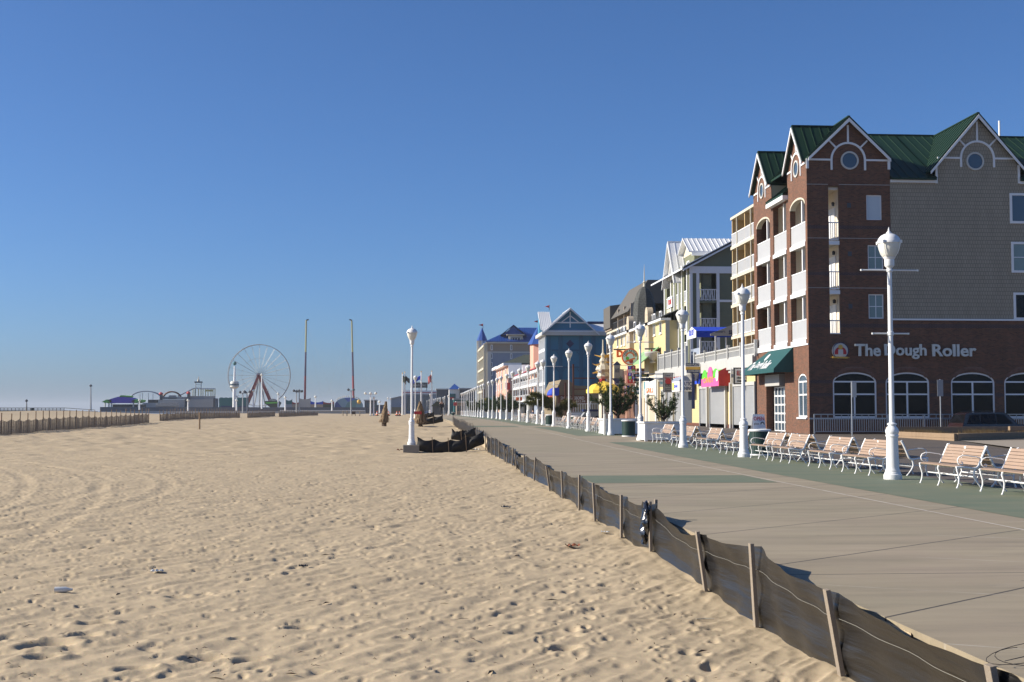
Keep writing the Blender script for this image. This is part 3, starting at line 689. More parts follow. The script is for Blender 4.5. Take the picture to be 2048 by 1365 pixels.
def pine(lab, loc, limbs, seed, needles=26, nl=.24, m='pine', per=1.0, name='pine_tree', trunk_r=.08, group=None):
    """limbs: list of polylines (offsets from loc); tufts of needles ride along them"""
    rr = random.Random(seed); t = thing(name, lab, 'pine tree', loc, group=group); o = V(loc)
    tb = MB(); cr = MB()
    for li, limb in enumerate(limbs):
        P = [V(p) for p in limb]; n = len(P)
        tb.tube([o + p for p in P], [trunk_r*(1 - .8*i/(n-1))*(1 if li == 0 else .6) for i in range(n)], 6)
        tot = sum((P[i+1]-P[i]).length for i in range(n-1)); cnt = max(3, int(tot/.16*per))
        for k in range(cnt):
            u = .18 + .82*k/(cnt-1); s = u*(n-1); i = min(int(s), n-2); base = P[i].lerp(P[i+1], s-i)
            dirn = (P[i+1]-P[i]).normalized()
            for tw in range(3):
                sp = V((rr.gauss(0,1), rr.gauss(0,1), rr.gauss(0,.8))).normalized()
                tip = base + sp*rr.uniform(.04, .26)*(1.15-.4*u) + dirn*rr.uniform(0, .15)
                ax = (sp*.6 + dirn*.7 + V((0,0,.5))).normalized()
                for q in range(needles):
                    v = (ax*rr.uniform(.2, .9) + V((rr.gauss(0,1), rr.gauss(0,1), rr.gauss(0,1)))*.5).normalized()
                    c = tip + ax*rr.uniform(-.06, .10); e = c + v*nl*rr.uniform(.6, 1.1)
                    sd_ = v.cross(V((rr.gauss(0,1), rr.gauss(0,1), rr.gauss(0,1)))).normalized()*.016
                    cr.add([o+c-sd_, o+c+sd_, o+e], [(0,1,2)])
    tb.build('trunk', M['bark'], t, smooth=60)
    me = cr.build('crown', M[m], t)
    return t
def ascending(seed, n, H, R, lean=(0,0)):
    rr = random.Random(seed); L = []
    L.append([(0,0,0),(.04+lean[0]*.2,0,H*.3),(lean[0]*.6,lean[1]*.6,H*.65),(lean[0],lean[1],H)])
    for k in range(n):
        a = 2*math.pi*k/n + rr.uniform(-.4, .4); r = R*rr.uniform(.5, 1.05); h = H*rr.uniform(.42, .98); z0 = H*rr.uniform(.02, .35)
        x, y = r*math.cos(a), r*math.sin(a)
        L.append([(0,0,z0),(x*.45,y*.45,z0+(h-z0)*.25),(x*.8,y*.8,z0+(h-z0)*.6),(x*1.0,y*1.0,h)])
    return L
# nearer planter (with the fourth lamp at its corner) and its small pine
PH = .95
Yp = Yx(1281, 10.9); zp = gz(Yp)
make_planter('white planter box with the fourth lamp rising at its corner and a small pine inside', 2.0, 2.0, PH, (10.95, Yp-.9, zp))
pine('small dark pine with upward branches in the nearer white planter', (12.1, Yp+.3, zp+PH), ascending(4, 11, 1.2, .8), 14, needles=13, nl=.17, group='planted pines')
Yq = LAMP_Y[4] + .6; zq = gz(Yq)
make_planter('long white planter box behind the fifth lamp post, under the large pine', 2.15, 2.2, PH, (10.75, Yq, zq))
pine('large dark pine spreading over the big planter behind the fifth lamp', (11.7, Yq+1.2, zq+PH), ascending(9, 17, 2.25, 1.55, (.3,0)), 15, needles=15, nl=.22, group='planted pines')
bl = MB().lathe([(.07,0),(.07,1.2),(.05,1.23),(.0,1.24)], 12, (10.72, LAMP_Y[4]+.2, gz(LAMP_Y[4]))).build('bollard', M['offwhite'], smooth=40, org=(10.72, LAMP_Y[4]+.2, gz(LAMP_Y[4]))); tag(bl, 'short cream bollard beside the fifth lamp and big planter', 'bollard')
# leaning yellow-green pine farther on
Yl = Yx(1120, 13.2)
pine('leaning yellow-green pine with flat wind-blown crown over the benches', (13.6, Yl, gz(Yl)+.2),
     [[(0,0,0),(-.4,0,.8),(-1.1,0,1.25),(-2.1,0,1.7),(-3.3,.2,2.2)], [(-.9,0,1.2),(-1.2,.3,1.9),(-2.0,.6,2.3),(-2.8,.6,2.5)], [(-.6,0,1.0),(.2,.2,1.35),(.9,.2,1.5)], [(-1.2,0,1.4),(-1.9,-.6,2.1),(-2.9,-.8,2.55)], [(-.5,0,1.0),(-.1,-.5,1.6),(.3,-.6,1.9)], [(-1.6,0,1.6),(-2.4,-.2,1.7),(-3.4,-.3,1.75)]], 31, needles=26, nl=.42, m='ypine', per=1.6, group='planted pines')
for i, (px, H, R) in enumerate(((1012, 2.5, 2.0), (985, 2.4, 2.0), (968, 2.4, 1.7), (944, 2.4, 1.7))):
    X = 12.3; Y = Yx(px+6, X)
    make_planter('far white planter box under the %s dark bushy pine' % ['nearest', 'second', 'third', 'farthest'][i], 2.4, 2.6, .95, (11.1, Y-.2, gz(Y)))
    pine('%s of the dark bushy pines along the far benches' % ['nearest', 'second', 'third', 'farthest'][i], (X, Y+1, gz(Y)+.9), ascending(40+i, 12, H, R), 50+i, needles=16, nl=.6, per=.8, group='planted pines')

# ------------------------------------------------------------------ silt fence along the boardwalk edge
FXX = 3.4
def fabricmat():
    m, nt, nd, L, b = nodes('black_silt_fabric')
    g = N_(nt, 'ShaderNodeNewGeometry'); mp = N_(nt, 'ShaderNodeMapping'); mp.inputs['Scale'].default_value = (1, .35, 4.5); L.new(g.outputs['Position'], mp.inputs[0])
    n = N_(nt, 'ShaderNodeTexNoise', i_Scale=1.6, i_Detail=8.0, i_Roughness=.7); L.new(mp.outputs[0], n.inputs['Vector'])
    r = N_(nt, 'ShaderNodeMapRange'); r.inputs[1].default_value = .35; r.inputs[2].default_value = .72; L.new(n.outputs['Fac'], r.inputs[0])
    x = N_(nt, 'ShaderNodeMix', data_type='RGBA'); x.inputs[6].default_value = (.005,.005,.006,1); x.inputs[7].default_value = (.017,.0145,.0115,1); L.new(r.outputs[0], x.inputs[0])
    L.new(x.outputs[2], b.inputs['Base Color']); b.inputs['Roughness'].default_value = .42; b.inputs['Specular IOR Level'].default_value = .6
    wv = N_(nt, 'ShaderNodeTexNoise', i_Scale=70.0, i_Detail=2.0); L.new(g.outputs['Position'], wv.inputs['Vector'])
    bp = N_(nt, 'ShaderNodeBump', i_Strength=.3, i_Distance=.004); L.new(wv.outputs['Fac'], bp.inputs['Height'])
    n2 = N_(nt, 'ShaderNodeTexNoise', i_Scale=1.1, i_Detail=5.0); L.new(mp.outputs[0], n2.inputs['Vector'])
    bq = N_(nt, 'ShaderNodeBump', i_Strength=.8, i_Distance=.08); L.new(n2.outputs['Fac'], bq.inputs['Height']); L.new(bp.outputs[0], bq.inputs['Normal'])
    L.new(bq.outputs[0], b.inputs['Normal']); return m
M['fabric'] = fabricmat()
posts_px = [(1995,1330,2022,1500),(1664,1179,1687,1334),(1511,1087,1517,1238),(1402,1063,1416,1174),(1306,1003,1306,1104),(1248,990,1247,1074),(1191,966,1194,1047),(1163,950,1162,1017),(1127,942,1129,998),(1096,932,1103,987),(1074,915,1071,960),(1051,910,1052,952),(1033,909,1036,947),(1029,896,1027,934),(1018,893,1016,927),(1011,892,1012,922),(1000,882,1001,916),(992,876,993,908),(984,874,985,904),(976,872,978,900),(972,866,973,894)]
sf = thing('silt_fence', 'sagging black fabric fence on wooden stakes between the sand and the boardwalk', 'fence', (FXX, 10, -.45))
PP = []
p = (FXX, 5.2, -.5)
PP.append((V((FXX, 6.0, -.5)), V((FXX, 6.0, .14))))
for (tx, ty, bx, by) in posts_px:
    Y = Yx(bx, FXX); base = V((FXX, Y, sz(FXX, Y))); top = onY(tx, ty, Y)
    top.x = min(max(top.x, FXX-.22), FXX+.12); PP.append((base, top))
RF = random.Random(21)
for i, (b0, t0) in enumerate(PP):
    d = t0 - b0; q = MB()
    ofs = V((-.045, 0, 0)); q.beam(b0 - d*.35 + ofs, t0 + ofs, .085, .04, up=(1,0,0)); q.build('stake', M['greywood'], sf, bevel=.004)
fb = MB(); wires = MB()
NS, NV = 18, 12
prev = None; rowsv = []
for i in range(len(PP)-1):
    (b0, t0), (b1, t1) = PP[i], PP[i+1]
    span = (b1-b0).length; sag = min(.03 + .02*RF.random() + .010*span, .08)*RF.uniform(.6, 1.3)*(.5 if i < 2 else 1); bulge = RF.uniform(.03, .13)*min(1, span/2.2)
    if i == 4: sag = .16; bulge = .14
    wr = RF.uniform(0, 6)
    for s in range(NS if i < len(PP)-2 else NS+1):
        u = s/NS; Y = b0.y + (b1.y-b0.y)*u
        tz = t0.z + (t1.z-t0.z)*u - .03 - sag*4*u*(1-u); tx = t0.x + (t1.x-t0.x)*u
        bz = sz(FXX, Y) - .12; bx_ = FXX; col = []
        e = math.sin(math.pi*u)
        for k in range(NV+1):
            v = k/NV
            z = tz + (bz-tz)*v; x = tx + (bx_-tx)*v + .02 + e*bulge*math.sin(math.pi*min(1, v*1.05))*.8
            x += .018*math.sin(9*v + wr + 5*u)*e + .022*math.sin(6*u*math.pi + 3*v + wr)*(1-e*.4) + .03*(1-v)**3*e*math.sin(wr+4*u)
            # folds gathering at the stakes
            g_ = math.exp(-u*7) + math.exp(-(1-u)*7); x += .02*g_*math.sin(v*14 + wr)
            col.append((x, Y, z))
        rowsv.append(col)
nr = len(rowsv)
for c in rowsv: fb.v += c
for a in range(nr-1):
    for k in range(NV): o = a*(NV+1)+k; fb.f.append((o, o+1, o+NV+2, o+NV+1))
fo = fb.build('fabric', M['fabric'], sf, smooth='all')
wire = [(c[3][0]-.012, c[3][1], c[3][2] + (.0 if True else 0)) for c in rowsv]
MB().tube(wire, .0016, 4).build('cord', mat('pale_cord', (.26,.25,.22), .7), sf)
# tangled wires beside the last stake
tw = MB()
for k in range(3):
    r0 = rnd.uniform(.12, .34); ph = rnd.uniform(0, 3); tw.tube([(3.80+.05*k+r0*math.cos(ph+.35*j)*.9, 7.86+.3*r0*math.sin(ph+.35*j)+.03*k, .02+.10*(1+math.sin(ph+.35*j+k))*r0*2) for j in range(12)], .0022, 4)
o = tw.build('loose_wire', M['black'], org=(3.6, 7.8, .0)); tag(o, 'loose dark wires curling off the nearest fence stake', 'wire')

# black plastic bag over the double stake
YB = PP[5][0].y; tp = PP[5][1]
MB().beam((FXX+.06, YB+.25, -.5), (FXX+.08, YB+.25, tp.z+.01), .085, .04, up=(1,0,0)).build('stake', M['greywood'], sf, bevel=.004)
bg = MB(); n = 22; m_ = 26
for j in range(m_+1):
    v = j/m_
    for k in range(n):
        a = 2*math.pi*k/n; w_ = (.15 + .05*math.sin(3*v+1))*(1 - .78*max(0, v-.55)/.45)*(.55 + .45*min(1, v*6)); th = .045*(1-.5*v)
        cr = .026*math.sin(5*a+11*v) + .02*math.sin(17*v+3*a) + .012*math.sin(31*v+7*a)
        bg.v.append((FXX-.09 - .02*v + (th+cr)*math.sin(a), YB+.10 + .05*v + (w_+cr)*math.cos(a), tp.z-.02 - v*.60 + .02*math.sin(4*a+9*v)))
for j in range(m_):
    for k in range(n): bg.f.append((j*n+k, j*n+(k+1)%n, (j+1)*n+(k+1)%n, (j+1)*n+k))
bg.f.append(tuple(range(n))); bg.f.append(tuple(m_*n+k for k in range(n))[::-1])
o = bg.build('plastic_bag', mat('glossy_black_plastic', (.008,.008,.009), .13, .2, spec=.9), smooth=50, org=(FXX, YB, tp.z-.6)); tag(o, 'shiny black plastic bag hanging crumpled from the doubled fence stakes', 'bag')

# dark silt fence running from the lone lamp's plinth to the main fence, and the pieces behind
def cross_fence(name, lab, pts, h, stakes, seed, ragged=0):
    """pts: ground points from left to right"""
    rr = random.Random(seed); t = thing(name, lab, 'fence', pts[0]); b = MB(); N = 12; rows = []
    for i in range(len(pts)-1):
        a, c = V(pts[i]), V(pts[i+1])
        for s in range(N + (i == len(pts)-2)):
            u = s/N; p = a.lerp(c, u); e = math.sin(math.pi*u); hh = h*(1 - .22*e) + ragged*rr.uniform(-1, 1)
            rows.append([(p.x + .03*math.sin(k+9*u), p.y - .12*e*math.sin(math.pi*k/6) + .03*math.sin(7*u+k), p.z - .1 + (hh+.1)*(1-k/6)) for k in range(7)])
    for r_ in rows: b.v += r_
    for a in range(len(rows)-1):
        for k in range(6): o = a*7+k; b.f.append((o, o+1, o+8, o+7))
    b.build('fabric', M['darkfab'], t, smooth='all')
    for p in pts[1:-1] + ([pts[0], pts[-1]] if stakes else []):
        MB().beam((p[0]-.05, p[1]-.08, p[2]-.2), (p[0]-.1, p[1]-.1, p[2]+h+.1), .07, .035, up=(1,0,0)).build('stake', M['greywood'] if stakes else M['wood'], t)
    return t
M['darkfab'] = mat('black_fence_fabric', (.014,.013,.012), .6, .3, 3, spec=.35)
YL = LL.y
g1 = [onY(x, y, YL-.3) for x, y in ((834, 898), (868, 903), (900, 904), (935, 898), (968, 884))]
cross_fence('silt_fence', 'black fabric fence curving from the lone lamp plinth across to the boardwalk fence', g1, .60, False, 5)
g2 = [onY(x, y, YL+7) for x, y in ((903, 876), (925, 878), (951, 872))]
cross_fence('silt_fence', 'short ragged black fence piece just behind the curved black fence', g2, .48, False, 6, .05)
g3 = [onY(x, y, 128) for x, y in ((833, 846), (848, 848), (868, 846), (886, 842))]
cross_fence('silt_fence', 'far black fabric fence beside the dead palm bundle and smaller lamp', g3, .62, False, 7)
g4 = [onY(x, y, 150) for x, y in ((845, 836), (856, 834.5), (868, 832))]
cross_fence('silt_fence', 'farthest black fabric fence under the flagpoles', g4, .5, False, 8)
g5 = [V((FXX+.1, Y, sz(FXX, Y)+.05)) for Y in frange(72, 128, 2.4)]
cross_fence('silt_fence', 'far stretch of grey fence with many pale stakes along the boardwalk edge', g5, .72, True, 9)

# ------------------------------------------------------------------ snow fences on the beach
def snowfence(lab, pts, h, group='weathered slat fences on the beach'):
    t = thing('snow_fence', lab, 'fence', pts[0], group=group); b = MB(); rr = random.Random(len(pts)*7)
    for i in range(len(pts)-1):
        a, c = V(pts[i]), V(pts[i+1]); L = (c-a).length; n = max(2, int(L/.085))
        dirv = (c-a).normalized(); hb = h*rr.uniform(.62, .7)
        for k in range(n):
            u = (k+.5)/n; p = a.lerp(c, u); z1 = hb*(1 - .13*math.sin(math.pi*u)) + rr.uniform(-.03, .03)
            b.beam(p + V((0,0,-.08)), p + V((rr.uniform(-.02,.02), rr.uniform(-.02,.02), z1)), .05, .012, up=(1,0,0))
        for zz in (.18, .5, .8): b.beam(a + V((0,0,hb*zz)), c + V((0,0,hb*zz)), .012, .012)
    b.build('slat_panel', M['greywood'], t)
    for p in pts:
        p = V(p); MB().tube([p + V((0,0,-.2)), p + V((rr.uniform(-.02,.02), rr.uniform(-.08,.08), h*rr.uniform(.92,1.04)))], .038, 6).build('post', M['wood'], t)
    return t
def fpts(pxs, X):
    R_ = []
    for px in pxs:
        Y = Yx(px, X); R_.append((X, Y, sz(X, Y)))
    return R_
snowfence('nearest brown slat fence at the left edge of the beach', fpts([-40,-18,3,23,40,56,72,87,99,113,127,140,153,166,178,190,202,212,223,233,242,252,261,269,278,285,292,298], -27.5), 1.5)
snowfence('second brown slat fence, starting behind the lone beach post', fpts([320,327,334,341,346,350,356,362,368,374,380,385,391,397,402,408,413,419,424,429,434,439,444,449,453,457,461,465,469,473,477,480], -29.5), 1.35)
snowfence('third slat fence, below the Ferris wheel', fpts([495,500,505,510,514,518,522,526,530,534,538,542,546,550], -28.0), 1.35)
snowfence('farthest low slat fence, left of the tall twin towers', fpts([558,563,568,573,578,583,587,591,595,599,603,607,611,615,618,622,628,636], -25.0), 1.3)
p = onY(399, 853, 105); o = MB().tube([(p.x, p.y, sz(p.x, p.y)-.3), (p.x, p.y, sz(p.x, p.y)+1.35)], .07, 8).build('beach_post', M['wood'], org=(p.x, p.y, sz(p.x, p.y))); tag(o, 'lone dark wooden post standing in the beach sand', 'post')
# ------------------------------------------------------------------ lettering and building helpers
def text_mb(body, F, u0, v0, w, h, depth=.03, n0=0.0, offset=0.0, shear=0.0, space=1.0):
    """letters fitted into the box (u0,v0,w,h) of the face F"""
    cu = bpy.data.curves.new('lettering', 'FONT'); cu.body = body; cu.size = 1; cu.extrude = .5; cu.offset = offset; cu.shear = shear; cu.space_character = space
    cu.resolution_u = 3; cu.align_x = 'CENTER'
    ob = bpy.data.objects.new('lettering', cu); COL.objects.link(ob)
    dg = bpy.context.evaluated_depsgraph_get(); dg.update(); me = bpy.data.meshes.new_from_object(ob.evaluated_get(dg))
    vs_ = [v.co.copy() for v in me.vertices]; fs = [tuple(p.vertices) for p in me.polygons]
    bpy.data.objects.remove(ob); bpy.data.curves.remove(cu); bpy.data.meshes.remove(me)
    b = MB()
    if not vs_: return b
    x0 = min(v.x for v in vs_); x1 = max(v.x for v in vs_); y0 = min(v.y for v in vs_); y1 = max(v.y for v in vs_)
    O, U, W, N = F
    b.add([O + U*(u0 + w*(v.x-x0)/(x1-x0)) + W*(v0 + h*(v.y-y0)/max(1e-6, y1-y0)) + N*(n0 + depth*(v.z+.5)) for v in vs_], fs)
    return b
def arc_text(body, F, cu, cv, r, h, a_mid, step, depth=.02, n0=0.0, flip=False, offset=.01):
    """letters round a circle"""
    b = MB(); n = len(body); O, U, W, N = F
    for i, ch in enumerate(body):
        if ch == ' ': continue
        a = a_mid - step*(i-(n-1)/2)*(-1 if flip else 1)
        rad = U*math.cos(a) + W*math.sin(a); tan = U*math.sin(a) - W*math.cos(a)
        if flip: rad = -rad; tan = -tan
        wd = h*(.35 if ch in "I'" else .8)
        base = O + (U*math.cos(a) + W*math.sin(a))*r + U*cu + W*cv
        q = text_mb(ch, (base, tan, rad, N), -wd/2, -h/2, wd, h, depth, n0, offset)
        b.add(q.v, q.f)
    return b
def window(par, F, u0, v0, w, h, pane='glass', frame='white', fw=.08, nx=1, ny=1, n=.05, name='window', bars=.045, sill=True):
    b = MB()
    b.ubox(F, u0, u0+fw, v0, v0+h, -.02, n); b.ubox(F, u0+w-fw, u0+w, v0, v0+h, -.02, n)
    b.ubox(F, u0+fw, u0+w-fw, v0+h-fw, v0+h, -.02, n); b.ubox(F, u0+fw, u0+w-fw, v0, v0+fw, -.02, n)
    for i in range(1, nx):
        c = u0 + w*i/nx; b.ubox(F, c-bars/2, c+bars/2, v0+fw, v0+h-fw, -.01, n*.7)
    for j in range(1, ny):
        c = v0 + h*j/ny; b.ubox(F, u0+fw, u0+w-fw, c-bars/2, c+bars/2, -.01, n*.7-.002)
    if sill: b.ubox(F, u0-.05, u0+w+.05, v0-.06, v0-.001, -.01, n+.05)
    f = b.build(name, M[frame], par)
    MB().ubox(F, u0+fw*.5, u0+w-fw*.5, v0+fw*.5, v0+h-fw*.5, .004, .012).build('pane', M[pane], f)
    return f
def holed(b, F, u0, u1, v0, v1, holes, depth=.18):
    """a wall sheet with rectangular holes and their reveals"""
    us = sorted({u0, u1, *[q for h in holes for q in (h[0], h[1]) if u0 < q < u1]}); vs2 = sorted({v0, v1, *[q for h in holes for q in (h[2], h[3]) if v0 < q < v1]})
    O, U, W, N = F; P = lambda u, v, n=0: O + U*u + W*v + N*n
    for i in range(len(us)-1):
        for j in range(len(vs2)-1):
            cu_, cv_ = (us[i]+us[i+1])/2, (vs2[j]+vs2[j+1])/2
            if any(h[0] < cu_ < h[1] and h[2] < cv_ < h[3] for h in holes): continue
            b.poly([P(us[i],vs2[j]), P(us[i+1],vs2[j]), P(us[i+1],vs2[j+1]), P(us[i],vs2[j+1])])
    for a, c, d, e in holes:
        q = [(a,d),(c,d),(c,e),(a,e)]
        for k in range(4):
            (x0, y0), (x1, y1) = q[k], q[(k+1)%4]
            b.poly([P(x0,y0), P(x1,y1), P(x1,y1,-depth), P(x0,y0,-depth)])
    return b
def arch_fill(b, F, u0, u1, vs, vt, depth=.18, n=14):
    """fills the corners of a rectangular hole u0..u1, top vt, above an arch springing at vs"""
    O, U, W, N = F; P = lambda u, v, q=0: O + U*u + W*v + N*q
    c = (u0+u1)/2; rx = (u1-u0)/2; ry = vt-vs
    pts = [(c - rx*math.cos(math.pi*k/n), vs + ry*math.sin(math.pi*k/n)) for k in range(n+1)]
    for k in range(n):
        (a, d), (e, f) = pts[k], pts[k+1]
        b.poly([P(a,d), P(e,f), P(e,vt+.0), P(a,vt+.0)]) if d < vt or f < vt else None
        b.poly([P(a,d), P(e,f), P(e,f,-depth), P(a,d,-depth)])
    return pts
def arch_window(par, F, u0, u1, v0, vs, vt, rows=(), mull=True, fw=.09, pane='glass', rec=-.10):
    O, U, W, N = F; c = (u0+u1)/2; rx = (u1-u0)/2; ry = vt-vs; n = 18
    b = MB()
    def arc(q): return [(c-(rx-q)*math.cos(math.pi*k/n), vs+(ry-q)*math.sin(math.pi*k/n)) for k in range(n+1)]
    o_, i_ = arc(0), arc(fw)
    for k in range(n):
        pts = [O + U*p[0] + W*p[1] + N*(rec-.03) for p in (o_[k], o_[k+1], i_[k+1], i_[k])]; b.prism(pts, N*.08)
    b.ubox(F, u0, u0+fw, v0, vs, rec-.03, rec+.05); b.ubox(F, u1-fw, u1, v0, vs, rec-.03, rec+.05)
    b.ubox(F, u0+fw, u1-fw, v0, v0+fw, rec-.03, rec+.05)
    for r in rows: b.ubox(F, u0+fw, u1-fw, r-.045, r+.045, rec-.03, rec+.04)
    if mull: b.ubox(F, c-.05, c+.05, v0+fw, max(rows) - .045 if rows else vs, rec-.03, rec+.042)
    f = b.build('window', M['white'], par)
    g = MB(); pts = [O + U*p[0] + W*p[1] + N*(rec-.01) for p in [(u0+.02, v0+.02)] + arc(.03) + [(u1-.02, v0+.02)]]
    g.prism(pts, N*.01); g.build('pane', M[pane], f)
    return f
def gable_roof(par, axis, c, half, z_e, z_p, a0, a1, matk, over=.3, th=.12, seam=.55, name='roof', trim=None):
    """two slopes; axis 'Y' ridge along Y at x=c from a0 to a1 (or 'X')"""
    b = MB(); tr = MB()
    sl = (z_p-z_e)/half; ho = half + over; ze = z_e - over*sl
    def P(t, a, z): return V((t, a, z)) if axis == 'Y' else V((a, t, z))
    for s in (-1, 1):
        q = [P(c, a0, z_p), P(c+s*ho, a0, ze), P(c+s*ho, a1, ze), P(c, a1, z_p)]
        b.prism(q, (0, 0, th))
        L = abs(a1-a0); k = max(1, int(L/seam))
        for i in range(k+1):
            a = a0 + (a1-a0)*i/k
            b.beam(P(c, a, z_p+th+.01), P(c+s*ho, a, ze+th+.01), .05, .06)
    b.beam(P(c, a0, z_p+th+.02), P(c, a1, z_p+th+.02), .16, .06)
    r = b.build(name, M[matk], par)
    if trim:
        for s in (-1, 1):
            q = [P(c, a0, z_p+.02), P(c+s*ho, a0, ze+.02), P(c+s*ho, a0, ze-.16), P(c, a0, z_p-.2)]
            tr.prism(q, (0, -.07, 0) if axis == 'Y' else (-.07, 0, 0))
        tr.build('bargeboard', M[trim], r)
    return r
def railing(par, F, u0, u1, v0, h, pitch=.14, name='railing', mk='white', posts=None, panel=None, n0=-.03, bw=.035):
    b = MB()
    b.ubox(F, u0, u1, v0+h-.07, v0+h, n0, n0+.07); b.ubox(F, u0, u1, v0+.06, v0+.12, n0+.005, n0+.06)
    n = max(2, int((u1-u0)/pitch))
    for i in range(n+1):
        c = u0 + (u1-u0)*i/n; b.ubox(F, c-bw/2, c+bw/2, v0+.12, v0+h-.07, n0+.015, n0+.05)
    r = b.build(name, M[mk], par)
    if panel: MB().ubox(F, u0+.02, u1-.02, v0+.13, v0+h-.08, n0+.002, n0+.012).build('infill', M[panel], r)
    for p in (posts or []):
        MB().ubox(F, p-.07, p+.07, v0-.02, v0+h+.08, n0-.04, n0+.10).build('post', M[mk], r)
    return r
def gable_deco(par, F, c, half, zb, zp, zbar, r, leg, wcol='round', tw=.11):
    """white stick trim of the gables: bar, arch with legs, king post, two short struts"""
    b = MB(); n0, n1 = .003, .06
    b.ubox(F, c-half+.12, c-r, zbar-tw/2, zbar+tw/2, n0, n1); b.ubox(F, c+r, c+half-.12, zbar-tw/2, zbar+tw/2, n0, n1)
    b.disc(F, c, zbar, r, n0, n1+.004, 22, 0, math.pi, r-tw*1.1)
    for s in (-1, 1): b.ubox(F, c+s*r-(tw*1.1 if s > 0 else 0), c+s*r+(0 if s > 0 else tw*1.1), zbar-leg, zbar, n0, n1+.004)
    b.ubox(F, c-tw/2, c+tw/2, zbar+r, zp-.25, n0, n1)
    sl = (zp-zbar)/half; O, U, W, N = F
    for s in (-1, 1):
        a = math.pi/4; p0 = (c + s*r*math.cos(a), zbar + r*math.sin(a))
        k = (zp - zbar - r*math.sin(a) - r*math.cos(a)*sl)/(1+sl)*1.02; k = max(.1, k)
        p1 = (p0[0] + s*k*.9, p0[1] + k*.9)
        b.beam(O + U*p0[0] + W*p0[1] + N*.03, O + U*p1[0] + W*p1[1] + N*.03, tw*.9, .05, up=tuple(N))
    return b.build('gable_trim', M['white'], par)
def round_window(par, F, c, v, r):
    f = MB().disc(F, c, v, r+.09, .002, .07, 26, ri=r-.01).build('round_window', M['offwhite'], par)
    MB().disc(F, c, v, r, .004, .02, 26).build('pane', M['skyglass'], f); return f

M['lightwhite'] = mat('grey_white_vinyl', (.25,.255,.255), .5, .05)
# ------------------------------------------------------------------ the brick hotel on the corner
XF = 23.4
YC = Yx(1619, XF); ZG = gz(YC)
hotel = thing('brick_hotel', 'red brick corner hotel with green metal gables and arched restaurant windows', 'hotel', (XF, YC, ZG))
FW = (V((0, YC, 0)), PX, PZ, -PY)
def wu(px, py=500): return onY(px, py, YC).x
def wz(py, px=1800): return onY(px, py, YC).z
def fy(px, py=600): return onX(px, py, XF).y
def fzz(px, py): return onX(px, py, XF).z
FF = (V((XF, 0, 0)), -PY, PZ, -PX)     # u = -Y on the sea front
uA, uB = XF, wu(1782)
uEND = wu(2048)+9
zBand = wz(641); zEave = wz(361); zBar = wz(322); zPk = wz(243, 1700)
slot = (wu(1658), wu(1679), wz(669), wz(374))
wins = [(wu(1734), wu(1765), wz(441), wz(391), 'blind'), (wu(1735.5), wu(1767), wz(540), wz(491), 'curtain'), (wu(1735.5), wu(1766), wz(638), wz(589), 'curtain')]
b = MB()
holed(b, FW, uA, uB, zBand, zBar, [slot if slot[2] > zBand else (slot[0], slot[1], zBand, slot[3])] + [w_[:4] for w_ in wins], .16)
O = FW[0]
b.poly([O + PX*uA + PZ*zBar, O + PX*uB + PZ*zBar, O + PX*((uA+uB)/2) + PZ*zPk])
b.build('upper_wall', M['darkbrick'] if False else M['brick'], hotel)
# ground floor wall with four arches
arches = []
for x0, x1 in ((1662,1749),(1767,1854),(1897,1984),(2003,2090),(2133,2220)):
    arches.append((wu(x0), wu(x1)))
zs_, zt_, zb_ = wz(765), wz(745), wz(836)
gb = MB()
hl = [(a, c, zb_, zt_) for a, c in arches] + [(slot[0], slot[1], slot[2], zBand)]
holed(gb, FW, uA, uEND, ZG-.2, zBand, hl, .16)
for a, c in arches: arch_fill(gb, FW, a, c, zs_, zt_, .16)
gb.build('ground_floor_wall', M['brick'], hotel)
for a, c in arches: arch_window(hotel, FW, a+.002, c-.002, zb_+.002, zs_, zt_-.002, rows=(wz(764), wz(789)))
for a, c in arches: MB().disc(FW, (a+c)/2, zs_-.72, 1.70, .001, .012, 20, RAD(42), RAD(138), 1.49).build('brick_arch', M['archbrick'], hotel)
# dark soldier courses and pale joints
b = MB()
for y0, y1, x1 in ((643,652,1782),(455,462,1782),(546,552,1782)): b.ubox(FW, uA, wu(x1)-.004, wz(y1), wz(y0), .0005, .006) if False else None
for y in (652,764,790): b.ubox(FW, uA+.002, uEND-.01, wz(y)-.11, wz(y)+.11, .0005, .007)
bandm = M['darkbrick']
bb = MB()
for y in (652,):
    bb.ubox(FW, uA+.002, slot[0]-.01, wz(y)-.12, wz(y)+.12, .0008, .008); bb.ubox(FW, slot[1]+.01, uEND-.01, wz(y)-.12, wz(y)+.12, .0008, .008)
for y in (456, 549):
    bb.ubox(FW, uA+.002, slot[0]-.01, wz(y)-.10, wz(y)+.10, .0008, .008); bb.ubox(FW, slot[1]+.01, uB-.01, wz(y)-.10, wz(y)+.10, .0008, .008)
for y in (764, 790):
    xs = [uA+.002] + [q for a, c in arches for q in (a-.05, c+.05)] + [uEND-.01]
    for i in range(0, len(xs), 2): bb.ubox(FW, xs[i], xs[i+1], wz(y)-.09, wz(y)+.09, .0008, .008)
bb.build('brick_band', bandm, hotel)
b = MB()
for y in (371, 478, 577): b.ubox(FW, uA+.01, slot[0]-.01, wz(y)-.015, wz(y)+.015, .0008, .006); b.ubox(FW, slot[1]+.01, uB-.01, wz(y)-.015, wz(y)+.015, .0008, .006)
b.build('joint_line', M['lightgrey'], hotel)
for a, c, d, e, pk in wins:
    w_ = window(hotel, (V((0, YC+.10, 0)), PX, PZ, -PY), a+.002, d+.002, c-a-.004, e-d-.004, pk, 'white', .07, 1 if pk == 'blind' else 2, 1 if pk == 'blind' else 2, .03, sill=False)
